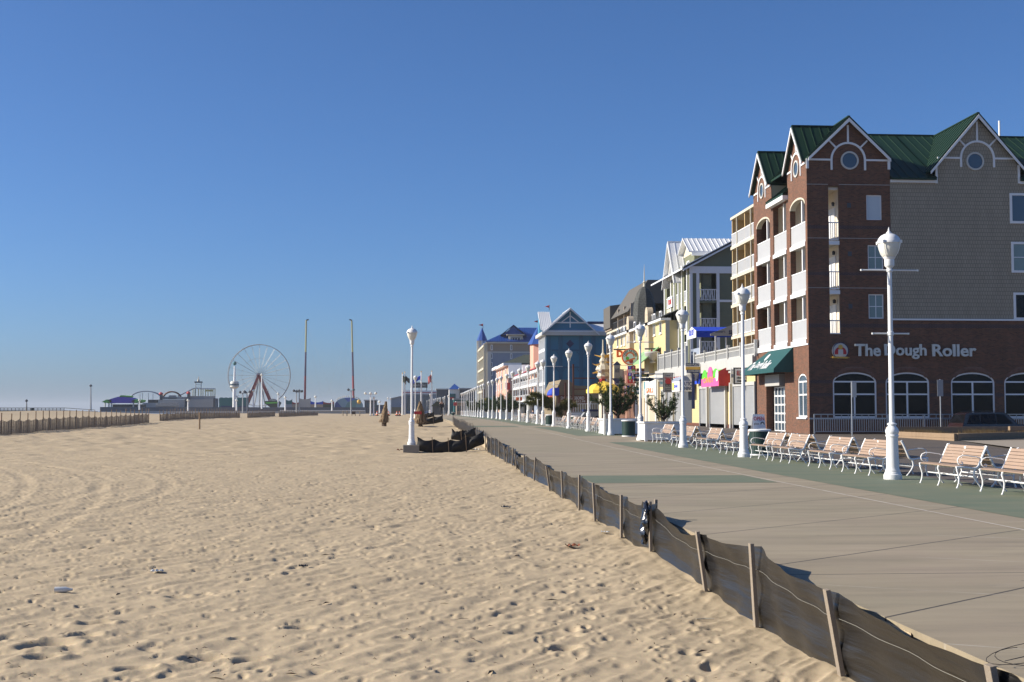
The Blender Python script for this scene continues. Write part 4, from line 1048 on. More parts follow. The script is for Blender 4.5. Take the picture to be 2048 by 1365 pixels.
MB().ubox(FW, uB, uEND, zBand, zBand+.10, -.05, .09).build('cornice', M['white'], hotel)
# shingled section
g2a, g2b = wu(1874), wu(2042); zE2 = wz(330, 1950); zP2 = wz(236, 1953); c2 = (g2a+g2b)/2
sw = [(wu(2025), wu(2025)+1.75, wz(441), wz(388)), (wu(2026), wu(2026)+1.75, wz(540), wz(486)), (wu(2028.5), wu(2028.5)+1.75, wz(635), wz(588))]
b = MB(); FS = (V((0, YC+.012, 0)), PX, PZ, -PY)
holed(b, FS, uB, uEND, zBand+.10, zEave, sw, .14)
b.poly([FS[0] + PX*g2a + PZ*zEave, FS[0] + PX*g2b + PZ*zEave, FS[0] + PX*g2b + PZ*zE2, FS[0] + PX*c2 + PZ*zP2, FS[0] + PX*g2a + PZ*zE2])
b.build('shingle_wall', M['shingle'], hotel)
for i, (a, c, d, e) in enumerate(sw):
    window(hotel, (V((0, YC+.012, 0)), PX, PZ, -PY), a-.12, d-.12, c-a+.24, e-d+.24, ['skyglass','curtain','glass'][i], 'white', .14, 2 if i == 1 else 1, 2 if i == 1 else 1, .06, sill=False)
b = MB()
b.ubox(FW, uB+.02, g2a, zEave-.14, zEave+.02, -.02, .10); b.ubox(FW, g2a-.02, g2a+.10, zEave-.16, zE2, -.02, .065); b.ubox(FW, g2b-.10, g2b+.02, zEave-.1, zE2, -.02, .065)
b.ubox(FW, g2b+.02, uEND, zEave-.14, zEave+.02, -.02, .10)
b.build('eave_trim', M['white'], hotel)
# gable one and two: roofs and trim
cA = (uA+uB)/2; hA = (uB-uA)/2
DEPTH_A = fy(1576)-YC
gable_roof(hotel, 'Y', cA, hA, zBar, zPk+.12, YC-.28, YC+DEPTH_A+6, 'greenroof', over=-.03, trim='white')
gable_deco(hotel, FW, cA, hA, zBar, zPk, wz(322), wu(1737)-wu(1701.5), .62)
round_window(hotel, FW, wu(1701.5), wz(323), .47)
for q in (uA-.03, uB-.14): MB().ubox(FW, q, q+.16, wz(340), wz(320), .003, .07).build('gable_return', M['white'], hotel)
gable_roof(hotel, 'Y', c2, (g2b-g2a)/2, zE2-.02, zP2+.12, YC-.28, YC+11, 'greenroof', over=.42, trim='white')
gable_deco(hotel, FS, c2, (g2b-g2a)/2, zE2, zP2, wz(317, 1950), wu(1988)-wu(1953), .55)
round_window(hotel, FS, wu(1953.5), wz(323, 1950), .47)
# main roof
ridY = YC + 6.5; zR = onY(1800, 275, ridY).z
b = MB(); x0, x1 = uB-1.2, uEND; sl_ = (zR-zEave)/(ridY-YC+.25)
for xa, xb, ys_ in ((uB+.03, g2a-.03, YC-.25), (g2a-.03, g2b+.03, YC+.15), (g2b+.03, uEND, YC-.25), (uB-1.2, uB+.03, YC+2.5)):
    ze_ = zEave + (ys_-YC+.25)*sl_
    b.prism([(xa, ys_, ze_), (xb, ys_, ze_), (xb, ridY, zR), (xa, ridY, zR)], (0, 0, .12))
    n = int((xb-xa)/.56)
    for i in range(n+1):
        x = xa + (xb-xa)*i/max(1, n); b.beam((x, ys_, ze_+.13), (x, ridY, zR+.13), .05, .06)
b.prism([(x0, ridY, zR), (x1, ridY, zR), (x1, ridY+6.5, zEave), (x0, ridY+6.5, zEave)], (0, 0, .12))
b.beam((uB-.5, ridY, zR+.14), (x1, ridY, zR+.14), .2, .08)
b.build('main_roof', M['greenroof'], hotel)
# body behind the faces
YE = fy(1509)
DR = 2.0
b = MB(); b.box(XF+DR, uEND-.02, YC+.20, YE+.0, ZG-.2, zEave-.02); b.build('core', M['recess'], hotel)
# sea front with three bays of balconies
uy = lambda px: -fy(px)
bays = [(1514.5,1541.5,True),(1548,1574.5,False),(1582,1612.5,True)]
zf = [fzz(1597, 682), fzz(1597, 586), fzz(1597, 489)]
zsill = zf[0]-.25
zA_sp, zA_tp = fzz(1597, 414), fzz(1597, 396)
zMid = fzz(1575, 391)
zBarF = fzz(1616.5, 322.5); zPkF = fzz(1594, 258)
holes = []
for a, c, ar in bays: holes.append((uy(a), uy(c), zsill, zA_tp if ar else zMid-.3))
aw = (uy(1594), uy(1611.5), fzz(1603, 835), fzz(1603, 748))
door = (uy(1530.5), uy(1568), ZG-.2, fzz(1560, 747))
b = MB()
uS0, uS1 = uy(1509), -YC
topA = {0: zBarF, 1: zMid, 2: zBarF}
sec = [(uS0, uy(1545), zBarF), (uy(1545), uy(1577), zMid), (uy(1577), uS1, zBarF)]
for s0, s1, zt in sec:
    hs = [h for h in holes if s0 < (h[0]+h[1])/2 < s1]
    holed(b, FF, s0, s1, zsill-1.2 if False else fzz(1597, 700), zt, hs, .35)
for (s0, s1, zt), px_pk in ((sec[0], 1525), (sec[2], 1594)):
    b.poly([FF[0] - PY*s0 + PZ*zt, FF[0] - PY*s1 + PZ*zt, FF[0] - PY*((s0+s1)/2) + PZ*zPkF])
for (a, c, ar), h in zip(bays, holes):
    if ar: arch_fill(b, FF, h[0], h[1], zA_sp, zA_tp, .35)
holed(b, FF, uS0, uS1, ZG-.2, fzz(1597, 700), [aw, door], .3)
arch_fill(b, FF, aw[0], aw[1], fzz(1603, 762), aw[3], .3)
b.build('front_wall', M['brick'], hotel)
arch_window(hotel, FF, aw[0]+.002, aw[1]-.002, aw[2]+.002, fzz(1603, 762), aw[3]-.002, rows=(fzz(1603, 764), fzz(1603, 790)), rec=-.08, pane='skyglass', fw=.10)
MB().ubox(FF, aw[0]-.08, aw[1]+.08, aw[2]-.10, aw[2]-.001, -.02, .10).build('window_sill', M['white'], hotel)
# white arch linings
for (a, c, ar), h in zip(bays, holes):
    if ar:
        b = MB(); u0, u1 = h[0], h[1]; cc = (u0+u1)/2; rx = (u1-u0)/2; ry = zA_tp-zA_sp; n = 16
        for k in range(n):
            P_ = []
            for kk, q in ((k, 0), (k+1, 0), (k+1, .12), (k, .12)):
                aa = math.pi*kk/n; P_.append(FF[0] + FF[1]*(cc-(rx-q)*math.cos(aa)) + PZ*(zA_sp+(ry-q)*math.sin(aa)) + PX*.34)
            b.prism(P_, -PX*.36)
        b.build('arch_lining', M['cream'], hotel)
# floors, posts, railings inside the bays
for z in zf:
    MB().box(XF+.05, XF+DR-.004, YC+.17, YE-.1, z-.22, z).build('balcony_floor', M['offwhite'], hotel)
MB().box(XF+.36, XF+DR-.004, YC+.17, YE-.1, zA_tp+.25, zA_tp+.4).build('balcony_ceiling', M['recess'], hotel)
for yy in (fy(1545), fy(1578)): MB().box(XF+.37, XF+DR-.004, yy-.08, yy+.08, zsill, zA_tp+.25).build('balcony_partition', M['recess'], hotel)
for (a, c, ar), h in zip(bays, holes):
    cc = h[0] + (h[1]-h[0])*.62
    MB().ubox(FF, cc-.075, cc+.075, zsill+.03, (zA_tp-.15) if ar else h[3], -.30, -.15).build('balcony_post', M['white'], hotel)
    for z in zf: railing(hotel, FF, h[0]+.02, h[1]-.02, z-.02, 1.28, .105, panel='lightwhite', n0=-.12, bw=.045)
    for z in zf: MB().ubox(FF, h[0]+.004, h[1]-.004, z-.26, z-.01, -.10, .05).build('slab_edge', M['white'], hotel)
    for z in zf:
        ym = -(h[0]+h[1])/2
        window(hotel, (V((XF+DR, 0, 0)), -PY, PZ, -PX), -ym-.9, z+.05, 1.8, 2.1, 'skyglass', 'white', .09, 2, 1, .05, name='sliding_door', sill=False)
# slot balconies on the street side
for z in zf:
    railing(hotel, FW, slot[0]+.02, slot[1]-.02, z, 1.15, .12, n0=-.10)
    MB().ubox(FW, slot[0]+.003, slot[1]-.003, max(z-.25, slot[2]+.003), max(z-.01, slot[2]+.06), -.12, .02).build('slab_edge', M['white'], hotel)
    # glazed door seen through the slot, on the rear wall of the balcony
    MB().box(XF+DR-.06, XF+DR-.005, YC+.75, YC+2.2, z+.02, z+2.15).build('balcony_door', M['white'], hotel)
    MB().lathe([(.02,0),(.09,.02),(.11,.2),(.05,.26)], 8, (XF+DR-.18, YC+.62, z+2.2)).build('wall_lamp', M['black'], hotel)
# front gables
cF1 = -(sec[2][0]+sec[2][1])/2; hF1 = (sec[2][1]-sec[2][0])/2
cF0 = -(sec[0][0]+sec[0][1])/2; hF0 = (sec[0][1]-sec[0][0])/2
gable_roof(hotel, 'X', cF1, hF1, zBarF, zPkF+.1, XF-.28, XF+hA, 'greenroof', over=-.03, trim='white')
gable_roof(hotel, 'X', cF0, hF0, zBarF, zPkF+.1, XF-.28, XF+8, 'greenroof', over=-.03, trim='white')
gable_deco(hotel, FF, -cF1, hF1, zBarF, zPkF, zBarF, 1.0, .62); gable_deco(hotel, FF, -cF0, hF0, zBarF, zPkF, zBarF, 1.0, .62)
round_window(hotel, FF, -cF1, zBarF-.02, .44); round_window(hotel, FF, -cF0, zBarF-.02, .44)
b = MB(); y0, y1 = fy(1577)-.15, fy(1545)+.15
b.prism([(XF-.35, y0, zMid), (XF-.35, y1, zMid), (XF+4, y1, zMid+3.6), (XF+4, y0, zMid+3.6)], (0, 0, .12))
for i in range(7): yy = y0 + (y1-y0)*i/6; b.beam((XF-.35, yy, zMid+.13), (XF+4, yy, zMid+3.73), .05, .06)
b.build('bay_roof', M['greenroof'], hotel)
MB().box(XF-.36, XF+.1, y0+.02, y1-.02, zMid-.28, zMid-.01).build('eave_trim', M['white'], hotel)
b = MB(); b.box(XF+.02, XF+hA*2-.02, YC+.22, YC+DEPTH_A-.05, zA_tp+.42, zBarF-.03); b.box(XF+.02, XF+7.9, fy(1545)+.05, YE-.03, zA_tp+.42, zBarF-.03); b.build('tower_core', M['beige'], hotel)
MB().ubox(FF, uS0, uS1, zsill-.10, zsill-.01, -.02, .06).build('string_course', M['white'], hotel)
b = MB()
for px in (1545, 1578): u = uy(px); b.ubox(FF, u-.02, u+.02, zsill, zsill+6, .001, .003)
# side walls of the far tower and the roof-top vent
MB().box(XF+.0, XF+12, YE+.002, YE+.02, ZG-.2, zBarF).build('end_wall', M['brick'], hotel)
pv = onY(1999, 270, ridY+1); MB().tube([(pv.x, pv.y, pv.z-1), (pv.x, pv.y, pv.z+.95)], .07, 8).build('vent_pipe', M['white'], hotel)
# door recess with glazed grid door and roller-shutter box
dY0, dY1 = fy(1568), fy(1530.5)
b = MB(); zt = door[3]
b.box(XF+1.25, XF+1.3, dY0-.2, dY1+.2, ZG, zt); b.box(XF+.31, XF+1.25, dY1+.001, dY1+.2, ZG, zt); b.box(XF+.31, XF+1.25, dY0-.2, dY0-.001, ZG, zt); b.box(XF+.31, XF+1.3, dY0, dY1, zt, zt+.1)
b.build('door_recess', M['brick'], hotel)
FD = (V((XF+.55, 0, 0)), -PY, PZ, -PX)
u0, u1 = -dY1+.35, -dY0-1.05
fr = MB(); zd = ZG+2.95
nx_, ny_ = 4, 5
for i in range(nx_+1): c = u0 + (u1-u0)*i/nx_; fr.ubox(FD, c-.055, c+.055, ZG, zd, 0, .08)
for j in range(ny_+1): c = ZG + .06 + (zd-ZG-.06)*j/ny_; fr.ubox(FD, u0-.055, u1+.055, c-.05, c+.05, .002, .078)
dr = fr.build('door', M['white'], hotel); MB().ubox(FD, u0, u1, ZG+.05, zd, .02, .03).build('pane', M['skyglass'], dr)
MB().ubox(FF, -dY1+.12, -dY0-.9, zd+.08, zt-.05, -.35, .12).build('shutter_box', M['lightgrey'], hotel)
# canvas awning over the door
ya0 = fy(1587, 720); Pn = onX(1587, 694, XF); zTop = Pn.z; zLow = onX(1587, 745, XF).z
q = onY(1547, 722, ya0); XO = q.x; zKn = zLow + .22
pf = onX(1481, 752, XO); ya1 = pf.y
b = MB(); hp = (XF-.004, ya1-2.9, zTop); ap = (XF-.004, ya0+.0, zTop)
A = (XO, ya0, zLow); B = (XO, ya1, zLow); A1 = (XO, ya0, zKn); B1 = (XO, ya1, zKn)
b.poly([A, B, B1, A1]); b.poly([A1, B1, hp, ap]); b.poly([B1, (XF-.004, ya1, zKn), hp]); b.poly([B, (XF-.004, ya1, zLow), (XF-.004, ya1, zKn), B1]); b.poly([A, A1, ap, (XF-.004, ya0, zLow)])
awn = b.build('awning', M['awning'], hotel)
nrm = V((-(zTop-zKn), 0, (XF-XO))).normalized()
FAw = (V((XO, ya1, zLow)), -PY, PZ, -PX)
Lw = ya1-ya0
w0 = (ya1 - onX(1491, 735, XO).y); w1 = (ya1 - onX(1532, 735, XO).y)
slope = V((XF-XO, 0, zTop-zKn)).normalized(); FSl = (V((XO, ya1, zKn)), -PY, slope, nrm)
ww = w1-w0-.2
for w_, f0, f1 in (('The', 0, .22), ('Dough', .27, .60), ('Roller', .65, 1)): text_mb(w_, FSl, w0+.15+ww*f0, .10, ww*(f1-f0), .75, .012, .012, .02).build('sign_word', M['white'], awn)
MB().disc(FSl, (w0+w1)/2, 1.2, .30, .006, .02, 18).build('emblem', M['white'], awn)
# wall lettering and round emblem
zl0, zl1 = wz(717, 1826), wz(689, 1826)
lm_ = mat('aged_white_letter', (.60,.61,.56), .5, .12, 5)
for w_, x0, x1, y0 in (('The', 1705, 1756, 713.5), ('Dough', 1764, 1847, 719), ('Roller', 1859, 1946, 713.5)): text_mb(w_, FW, wu(x0), wz(y0, 1826), wu(x1)-wu(x0), wz(689, 1826)-wz(y0, 1826), .14, .08, .022).build('sign_word', lm_, hotel)
cx, cz = wu(1677), wz(702.5)
em = MB().disc(FW, cx, cz, .50, .01, .11, 28).build('round_emblem', M['offwhite'], hotel)
MB().disc(FW, cx, cz, .50, .11, .125, 28, ri=.455).build('ring', M['navy'], em)
MB().disc(FW, cx, cz-.12, .36, .112, .13, 20, RAD(-15), RAD(195)).build('shirt', M['red'], em)
MB().ubox(FW, cx-.15, cx+.15, cz-.36, cz+.08, .132, .142).build('apron', M['offwhite'], em)
MB().disc(FW, cx, cz+.22, .14, .112, .136, 16).build('dough', M['gold'], em)
b = MB(); b.beam(O + PX*(cx-.50) + PZ*(cz-.40) - PY*.17, O + PX*(cx+.40) + PZ*(cz-.42) - PY*.17, .09, .11); b.beam(O + PX*(cx-.62) + PZ*(cz-.397) - PY*.17, O + PX*(cx+.52) + PZ*(cz-.423) - PY*.17, .04, .04); b.build('rolling_pin', M['gold'], em)
b = MB()
for px, py in ((1698, 411), (1699.5, 508), (1701, 613)): c = onY(px, py, YC); b.box(c.x-.12, c.x+.12, YC-.02, YC+.05, c.z-.14, c.z+.14)
b.build('wall_vent', M['darkgrey'], hotel)

# ------------------------------------------------------------------ in front of the hotel
YR = YC - 1.7
rl = thing('metal_railing', 'grey metal balustrade in front of the arched restaurant windows', 'railing', (onY(1629, 866, YR).x, YR, ZG))
FR = (V((0, YR, 0)), PX, PZ, -PY); r0 = onY(1629, 866, YR).x; r1 = onY(2048, 866, YR).x + 5
zr1 = onY(1629, 829, YR).z; zr0 = onY(1629, 866, YR).z; zr2 = onY(1629, 837, YR).z
b = MB(); k = int((r1-r0)/.135)
for i in range(k): x = r0 + (r1-r0)*i/k; b.ubox(FR, x-.016, x+.016, zr0+.08, zr2 if i % 3 else zr1, -.016, .016)
b.build('baluster', M['steel'], rl)
b = MB(); b.ubox(FR, r0, r1, zr1-.03, zr1+.02, -.03, .03); b.ubox(FR, r0-.3, r1, zr2-.06, zr2+.03, -.022, .022); b.ubox(FR, r0, r1, zr0+.05, zr0+.09, -.022, .022); b.build('rail', M['steel'], rl)
for i in range(9): x = r0 + (r1-r0)*i/8; MB().ubox(FR, x-.035, x+.035, zr0-.05, zr1, -.036, .036).build('post', M['steel'], rl)
for px, top, s, lab, wd in ((1703, 764, 795, 'narrow edge-on street sign on a thin pole before the first arched window', .05), (1880, 760, 793, 'blank grey back of a street sign on a pole, left of the parked car', .34)):
    Ys = YR - 3; P1 = onY(px, top, Ys); P0 = onY(px, s, Ys)
    t = thing('street_sign', lab, 'sign', (P1.x, Ys, gz(Ys)))
    MB().tube([(P1.x, Ys, gz(Ys)-.02), (P1.x, Ys, P1.z+.03)], .035, 8).build('pole', M['steel'], t, smooth=60)
    if wd > .1: MB().box(P1.x-wd/2-.02, P1.x+wd/2-.02, Ys-.06, Ys-.045, P0.z, P1.z).build('sign_panel', M['grey'], t)
    else: MB().box(P1.x+.0, P1.x+.26, Ys-.06, Ys-.045, P0.z, P1.z).build('sign_panel', M['offwhite'], t)
# raised timber bed
def seg(px, py, Y): return onY(px, py, Y)
bedY = Yx(1912, 26.5); gb_ = gz(bedY); c0 = onY(1911, 885, bedY); 
tb = thing('timber_planter', 'long raised timber bed of stained planks with dry grass tufts', 'planter', (c0.x, c0.y, gb_))
hB = onY(1911, 866.5, bedY).z - c0.z
cL = onY(1760, 866, bedY+6.5); cL.z = c0.z; cR = V((c0.x+9.5, c0.y+8.5, c0.z)); cB = cL + (cR-c0)
yb_ = 69.5; rA, rB = onY(1776, 853, yb_), onY(2075, 852, yb_); zB_ = rA.z
cL = V((rA.x, yb_-.4, c0.z)); cR = V((rB.x+1.0, yb_-.4, c0.z))
def plank_wall(a, c, nm, h):
    b = MB()
    for j in range(2):
        b.beam(V(a) + V((0,0,h*(.25+.5*j)-.03)), V(c) + V((0,0,h*(.25+.5*j)-.03)), .14, h*.49)
    return b.build(nm, M['wood'], tb, bevel=.008)
plank_wall(c0, cL, 'side_plank', hB); plank_wall(c0 + V((.1,.05,0)), cR, 'side_plank', hB)
plank_wall(V((rA.x-.1, yb_, c0.z)), V((rB.x+1.4, yb_, c0.z)), 'rear_plank', zB_-c0.z)
p = onY(2018, 852, yb_-1.6); MB().beam((p.x, yb_-1.6, zB_-.10), (p.x+3, yb_-1.2, zB_-.10), .2, .22).build('end_plank', M['wood'], tb, bevel=.008)
MB().poly([tuple(p + V((0,0,hB*.72))) for p in (c0, cR, cL)]).build('soil', mat('bed_soil', (.16,.11,.06), .95, .25, 4), tb)
b = MB(); rr = random.Random(8)
for k in range(2200):
    u = rr.choice((.12,.2,.5,.56,.85)) + rr.gauss(0, .05)
    p = V((cL.x + (cR.x-cL.x)*u, yb_ - .35 - abs(rr.gauss(0, .5)), c0.z + hB*.72)); h = rr.uniform(.1, .42)*max(.3, 1-abs(p.y-yb_)*.5); a = rr.uniform(0, 6.28)
    b.add([p + V((-.014,0,0)), p + V((.014,0,0)), p + V((.4*math.cos(a)*h, .4*math.sin(a)*h, h))], [(0,1,2)])
g_ = b.build('dry_grass', M['dead'], tb); g_['kind'] = 'stuff'
# sandy side street
MB().poly([(c0.x-3.2, c0.y-14, gz(c0.y)+.014), (60, c0.y-14, gz(c0.y)+.014), (60, c0.y+7, gz(c0.y)+.014), (c0.x+.3, c0.y+.2, gz(c0.y)+.014)]).build('side_street', mat('sandy_asphalt', (.30,.255,.20), .9, .2, 1.5, bump=.3))['kind'] = 'structure'
# parked car behind the bed
def car(lab, loc, rz):
    t = thing('parked_car', lab, 'car', local=True)
    prof = [(-2.3,.35),(-2.35,.75),(-2.25,1.0),(-2.0,1.62),(-1.7,1.72),(.15,1.74),(.45,1.68),(1.05,1.08),(1.95,.98),(2.3,.82),(2.35,.4),(1.85,.30),(-1.9,.30)]
    b = MB(); n = len(prof); o = 0
    lay = [(-.88,.92),(-.92,1.0),(.92,1.0),(.88,.92)]
    for y, s in lay:
        for x, z in prof:
            k = .80 if z > 1.3 else 1.0
            b.v.append((x*(1 if abs(y) < .9 else 1), y*k, z))
    for a in range(3):
        for i in range(n): j = (i+1) % n; b.f.append((a*n+i, a*n+j, (a+1)*n+j, (a+1)*n+i))
    b.f.append(tuple(range(n))); b.f.append(tuple(3*n+i for i in range(n))[::-1])
    body = b.build('body', mat('dark_maroon_paint', (.025,.012,.012), .2, .1, spec=.7), t, smooth=30, bevel=0)
    for s in (-1, 1):
        for q in ([(-1.95,1.08),(-1.75,1.58),(-1.2,1.62),(-1.2,1.08)], [(-1.1,1.08),(-1.1,1.62),(-.25,1.64),(-.25,1.08)], [(-.15,1.08),(-.15,1.64),(.28,1.60),(.75,1.08)]):
            MB().prism([(x, s*(.925 if z < 1.3 else .765), z) for x, z in q], (0, s*.012, 0)).build('window', M['glass'], t)
        for x in (-1.45, 1.4):
            w_ = MB(); 
            for r, a in ((.36, 0),): 
                for k in range(1): w_.tube([(x, s*.70, .36), (x, s*.93, .36)], .36, 22)
            tw_ = w_.build('wheel', M['black'], t); MB().tube([(x, s*.93, .36), (x, s*.945, .36)], .22, 16).build('rim', M['steel'], tw_)
        MB().box(2.28, 2.36, s*.55, s*.85, .68, .84).build('headlight', M['frost'], t); MB().box(-2.36, -2.28, s*.6, s*.86, .62, .80).build('tail_light', M['red'], t)
        MB().beam((-1.6, s*.66, 1.78), (.1, s*.66, 1.80), .04, .04).build('roof_rail', M['black'], t)
    MB().prism([(.47,-.68,1.66),(.47,.68,1.66),(1.03,.86,1.1),(1.03,-.86,1.1)], (.012, 0, .012)).build('windscreen', M['glass'], t)
    MB().prism([(-2.0,-.68,1.60),(-2.0,.68,1.60),(-2.2,.84,1.12),(-2.2,-.84,1.12)], (-.012, 0, .008)).build('rear_window', M['glass'], t)
    t.location = loc; t.rotation_euler = (0, 0, rz); return t
Yk = YR - 2.0; pk = onY(1968, 824, Yk); car('dark maroon car parked behind the timber bed, only its cabin showing', (pk.x+.5, Yk, pk.z-1.76), .05)
# A-frame board
Ya = Yx(1517, 20.5); p = onY(1517, 860, Ya); zg = gz(Ya)
t = thing('sidewalk_board', 'white A-frame board reading OPEN in red beside the restaurant door', 'sign', (20.5, Ya, zg))
H_ = onY(1517, 829, Ya).z - zg; x_ = p.x; wA = .40
b = MB(); b.prism([(x_-wA, Ya-.30, zg), (x_+wA, Ya-.30, zg), (x_+wA*.9, Ya-.03, zg+H_), (x_-wA*.9, Ya-.03, zg+H_)], (0, .03, 0)); b.build('front_panel', M['white'], t)
b = MB(); b.prism([(x_-wA, Ya+.30, zg), (x_+wA, Ya+.30, zg), (x_+wA*.9, Ya+.03, zg+H_), (x_-wA*.9, Ya+.03, zg+H_)], (0, .03, 0)); b.build('rear_panel', M['white'], t)
tv = V((0, .27, H_)).normalized(); FB_ = (V((x_, Ya-.305, zg)), PX, tv, V((0, -1, .2)))
text_mb('OPEN', FB_, -.32, H_*.70, .64, H_*.2, .006, .004, .012).build('lettering', M['red'], t)
b = text_mb('pizza', FB_, -.3, H_*.45, .3, H_*.14, .006, .004); b.disc(FB_, .2, H_*.52, .13, .004, .01, 16, RAD(-20), RAD(200), .06); b.build('emblem', M['darkgrey'], t)
MB().ubox(FB_, -.3, .3, H_*.08, H_*.2, .004, .01).build('colour_bar', M['bluecanvas'], t)
b = MB(); p = onY(1583, 858, fy(1583)); 
# ------------------------------------------------------------------ generic fronts
def XF_(X): return (V((X, 0, 0)), -PY, PZ, -PX)
def YF_(Y): return (V((0, Y, 0)), PX, PZ, -PY)
def xr(X, pa, pb, pref, yt, yb):
    """rectangle on a sea-facing plane: picture columns pa<pb, rows read at column pref -> u0,u1,v0,v1"""
    return -Yx(pa, X), -Yx(pb, X), onX(pref, yb, X).z, onX(pref, yt, X).z
def yr(Y, x0, x1, yt, yb):
    A = onY(x0, yb, Y); B = onY(x1, yt, Y); return A.x, B.x, A.z, B.z
def panel(F, r, mk, name, par, n0=.0, n1=.06): return MB().ubox(F, r[0], r[1], r[2], r[3], n0, n1).build(name, M[mk], par)
def sign_box(lab, F, r, mk, dep=.12, frame=None, cat='sign', name='shop_sign', n0=.0, group=None, hang=True):
    O, U, W, N = F; c = O + U*((r[0]+r[1])/2) + W*r[2]
    t = thing(name, lab, cat, tuple(c), group=group)
    MB().ubox(F, r[0], r[1], r[2], r[3], n0, n0+dep).build('board', M[mk], t)
    if frame:
        f = MB(); w_ = min(.08, (r[1]-r[0])*.06)
        f.ubox(F, r[0]-w_, r[0], r[2]-w_, r[3]+w_, n0-.02, n0+dep+.02); f.ubox(F, r[1], r[1]+w_, r[2]-w_, r[3]+w_, n0-.02, n0+dep+.02)
        f.ubox(F, r[0], r[1], r[3], r[3]+w_, n0-.02, n0+dep+.02); f.ubox(F, r[0], r[1], r[2]-w_, r[2], n0-.02, n0+dep+.02); f.build('frame', M[frame], t)
    if hang:   # bracket back to the wall behind
        MB().beam(c + W*(r[3]-r[2]) + N*n0, c + W*(r[3]-r[2]) + (PX*1.2 if abs(N.y) > .5 else -N*.4), .05, .05).build('bracket', M['steel'], t)
    return t
def txt(body, F, r, mk, par, n0, off=.012, dep=.02, name='lettering', inset=.06):
    du = (r[1]-r[0])*inset
    return text_mb(body, F, r[0]+du, r[2], r[1]-r[0]-2*du, r[3]-r[2], dep, n0, off).build(name, M[mk], par)
def sub(r, a, b, c, d): return (r[0]+(r[1]-r[0])*a, r[0]+(r[1]-r[0])*b, r[2]+(r[3]-r[2])*c, r[2]+(r[3]-r[2])*d)

# ------------------------------------------------------------------ shops with the roof deck
Y0s, Y1s = Yx(1514.5, XF), Yx(1317, XF)
zS = gz(105)
sh = thing('shop_row', 'white and cream row of shuttered shops under a railed roof deck', 'shops', (XF, Y0s, zS))
F = XF_(XF)
zDeck0 = onX(1505, 732, XF).z; zDeck1 = onX(1505, 712, XF).z
b = MB(); b.box(XF, XF+14, Y0s, Y1s, gz(92)-.5, zDeck0); b.build('body', M['paleyellow'], sh)
b = MB(); b.ubox(F, -Y1s-.1, -Y0s-.05, zDeck0-.1, zDeck1, -.5, .30); b.ubox(F, -Y1s-.1, -Y0s-.05, zDeck0-.32, zDeck0-.1, -.2, .14); b.build('fascia', M['fasciawhite'], sh)
MB().box(XF+.2, XF+14, Y0s+.02, Y1s-.02, zDeck1-.15, zDeck1-.02).build('deck_floor', M['tan'], sh)
MB().ubox(F, -Y1s, -Y0s-.02, gz(92)-.1, gz(92)+.28, .0, .05).build('plinth', M['brown'], sh)
# deck railing, near run and far run
def deck_rail(pa, pb, yt_ref, pref, n):
    u0, u1, v0, v1 = xr(XF-.15, pa, pb, pref, yt_ref, yt_ref+5)
    FR_ = XF_(XF-.15); top = v1; bot = zDeck1
    r = MB(); r.ubox(FR_, u0, u1, top-.09, top, -.04, .05); r.ubox(FR_, u0, u1, top-.34, top-.28, -.03, .04); r.ubox(FR_, u0, u1, bot+.02, bot+.12, -.03, .04)
    k = int((u1-u0)/.36)
    for i in range(k+1):
        c = u0 + (u1-u0)*i/k; r.ubox(FR_, c-.03, c+.03, bot+.1, top-.3, -.012, .03)
        if i < k: r.beam(FR_[0]+FR_[1]*c+PZ*(top-.29), FR_[0]+FR_[1]*(c+(u1-u0)/k)+PZ*(top-.08), .03, .05, up=(1,0,0)); r.beam(FR_[0]+FR_[1]*c+PZ*(top-.08), FR_[0]+FR_[1]*(c+(u1-u0)/k)+PZ*(top-.29), .03, .05, up=(1,0,0))
    R_ = r.build('deck_railing', M['fasciawhite'], sh)
    MB().ubox(FR_, u0, u1, bot+.1, top-.31, -.008, .004).build('privacy_panel', M['lightwhite'], R_)
    for i in range(n+1):
        c = u0 + (u1-u0)*i/n; MB().ubox(FR_, c-.09, c+.09, bot-.1, top+.22, -.09, .12).build('post', M['fasciawhite'], R_)
deck_rail(1391, 1513, 688, 1500, 5)
deck_rail(1318, 1374, 705, 1340, 4)
MB().ubox(XF_(XF-.1), -Yx(1391, XF), -Yx(1374.5, XF), zDeck1, zDeck1+1.5, -.6, -.5).build('screen', M['greyblue'], sh)
# shuttered shop fronts: opening columns in the picture
zSh0 = gz(92); zShT = onX(1450, 775, XF).z
fronts = [(1334,1343),(1352,1367),(1376,1400),(1402,1415,),(1422,1452.5),(1470,1489),(1492,1512)]
fronts = [(1325,1333),(1337,1346),(1352,1364),(1402,1416),(1422,1452.5),(1469,1488),(1491,1512)]
for a, c in fronts:
    u0, u1 = -Yx(a, XF), -Yx(c, XF)
    MB().ubox(F, u0, u1, zSh0, zShT, .01, .05).build('roller_shutter', M['shutter'], sh)
    f = MB(); f.ubox(F, u0-.10, u0, zSh0, zShT+.25, .0, .14); f.ubox(F, u1, u1+.10, zSh0, zShT+.25, .0, .14); f.ubox(F, u0, u1, zShT, zShT+.25, .0, .12); f.build('shop_frame', M['fasciawhite'], sh)
u0, u1 = -Yx(1366, XF), -Yx(1384, XF)
MB().ubox(F, u0, u1, zSh0, zShT, .01, .03).build('entrance', M['darkgrey'], sh)
for px in (1418, 1455, 1465, 1490, 1349, 1368, 1335): u = -Yx(px, XF); MB().ubox(F, u-.16, u+.16, zSh0-.05, zShT+.3, .05, .22).build('pilaster', M['fasciawhite'], sh)
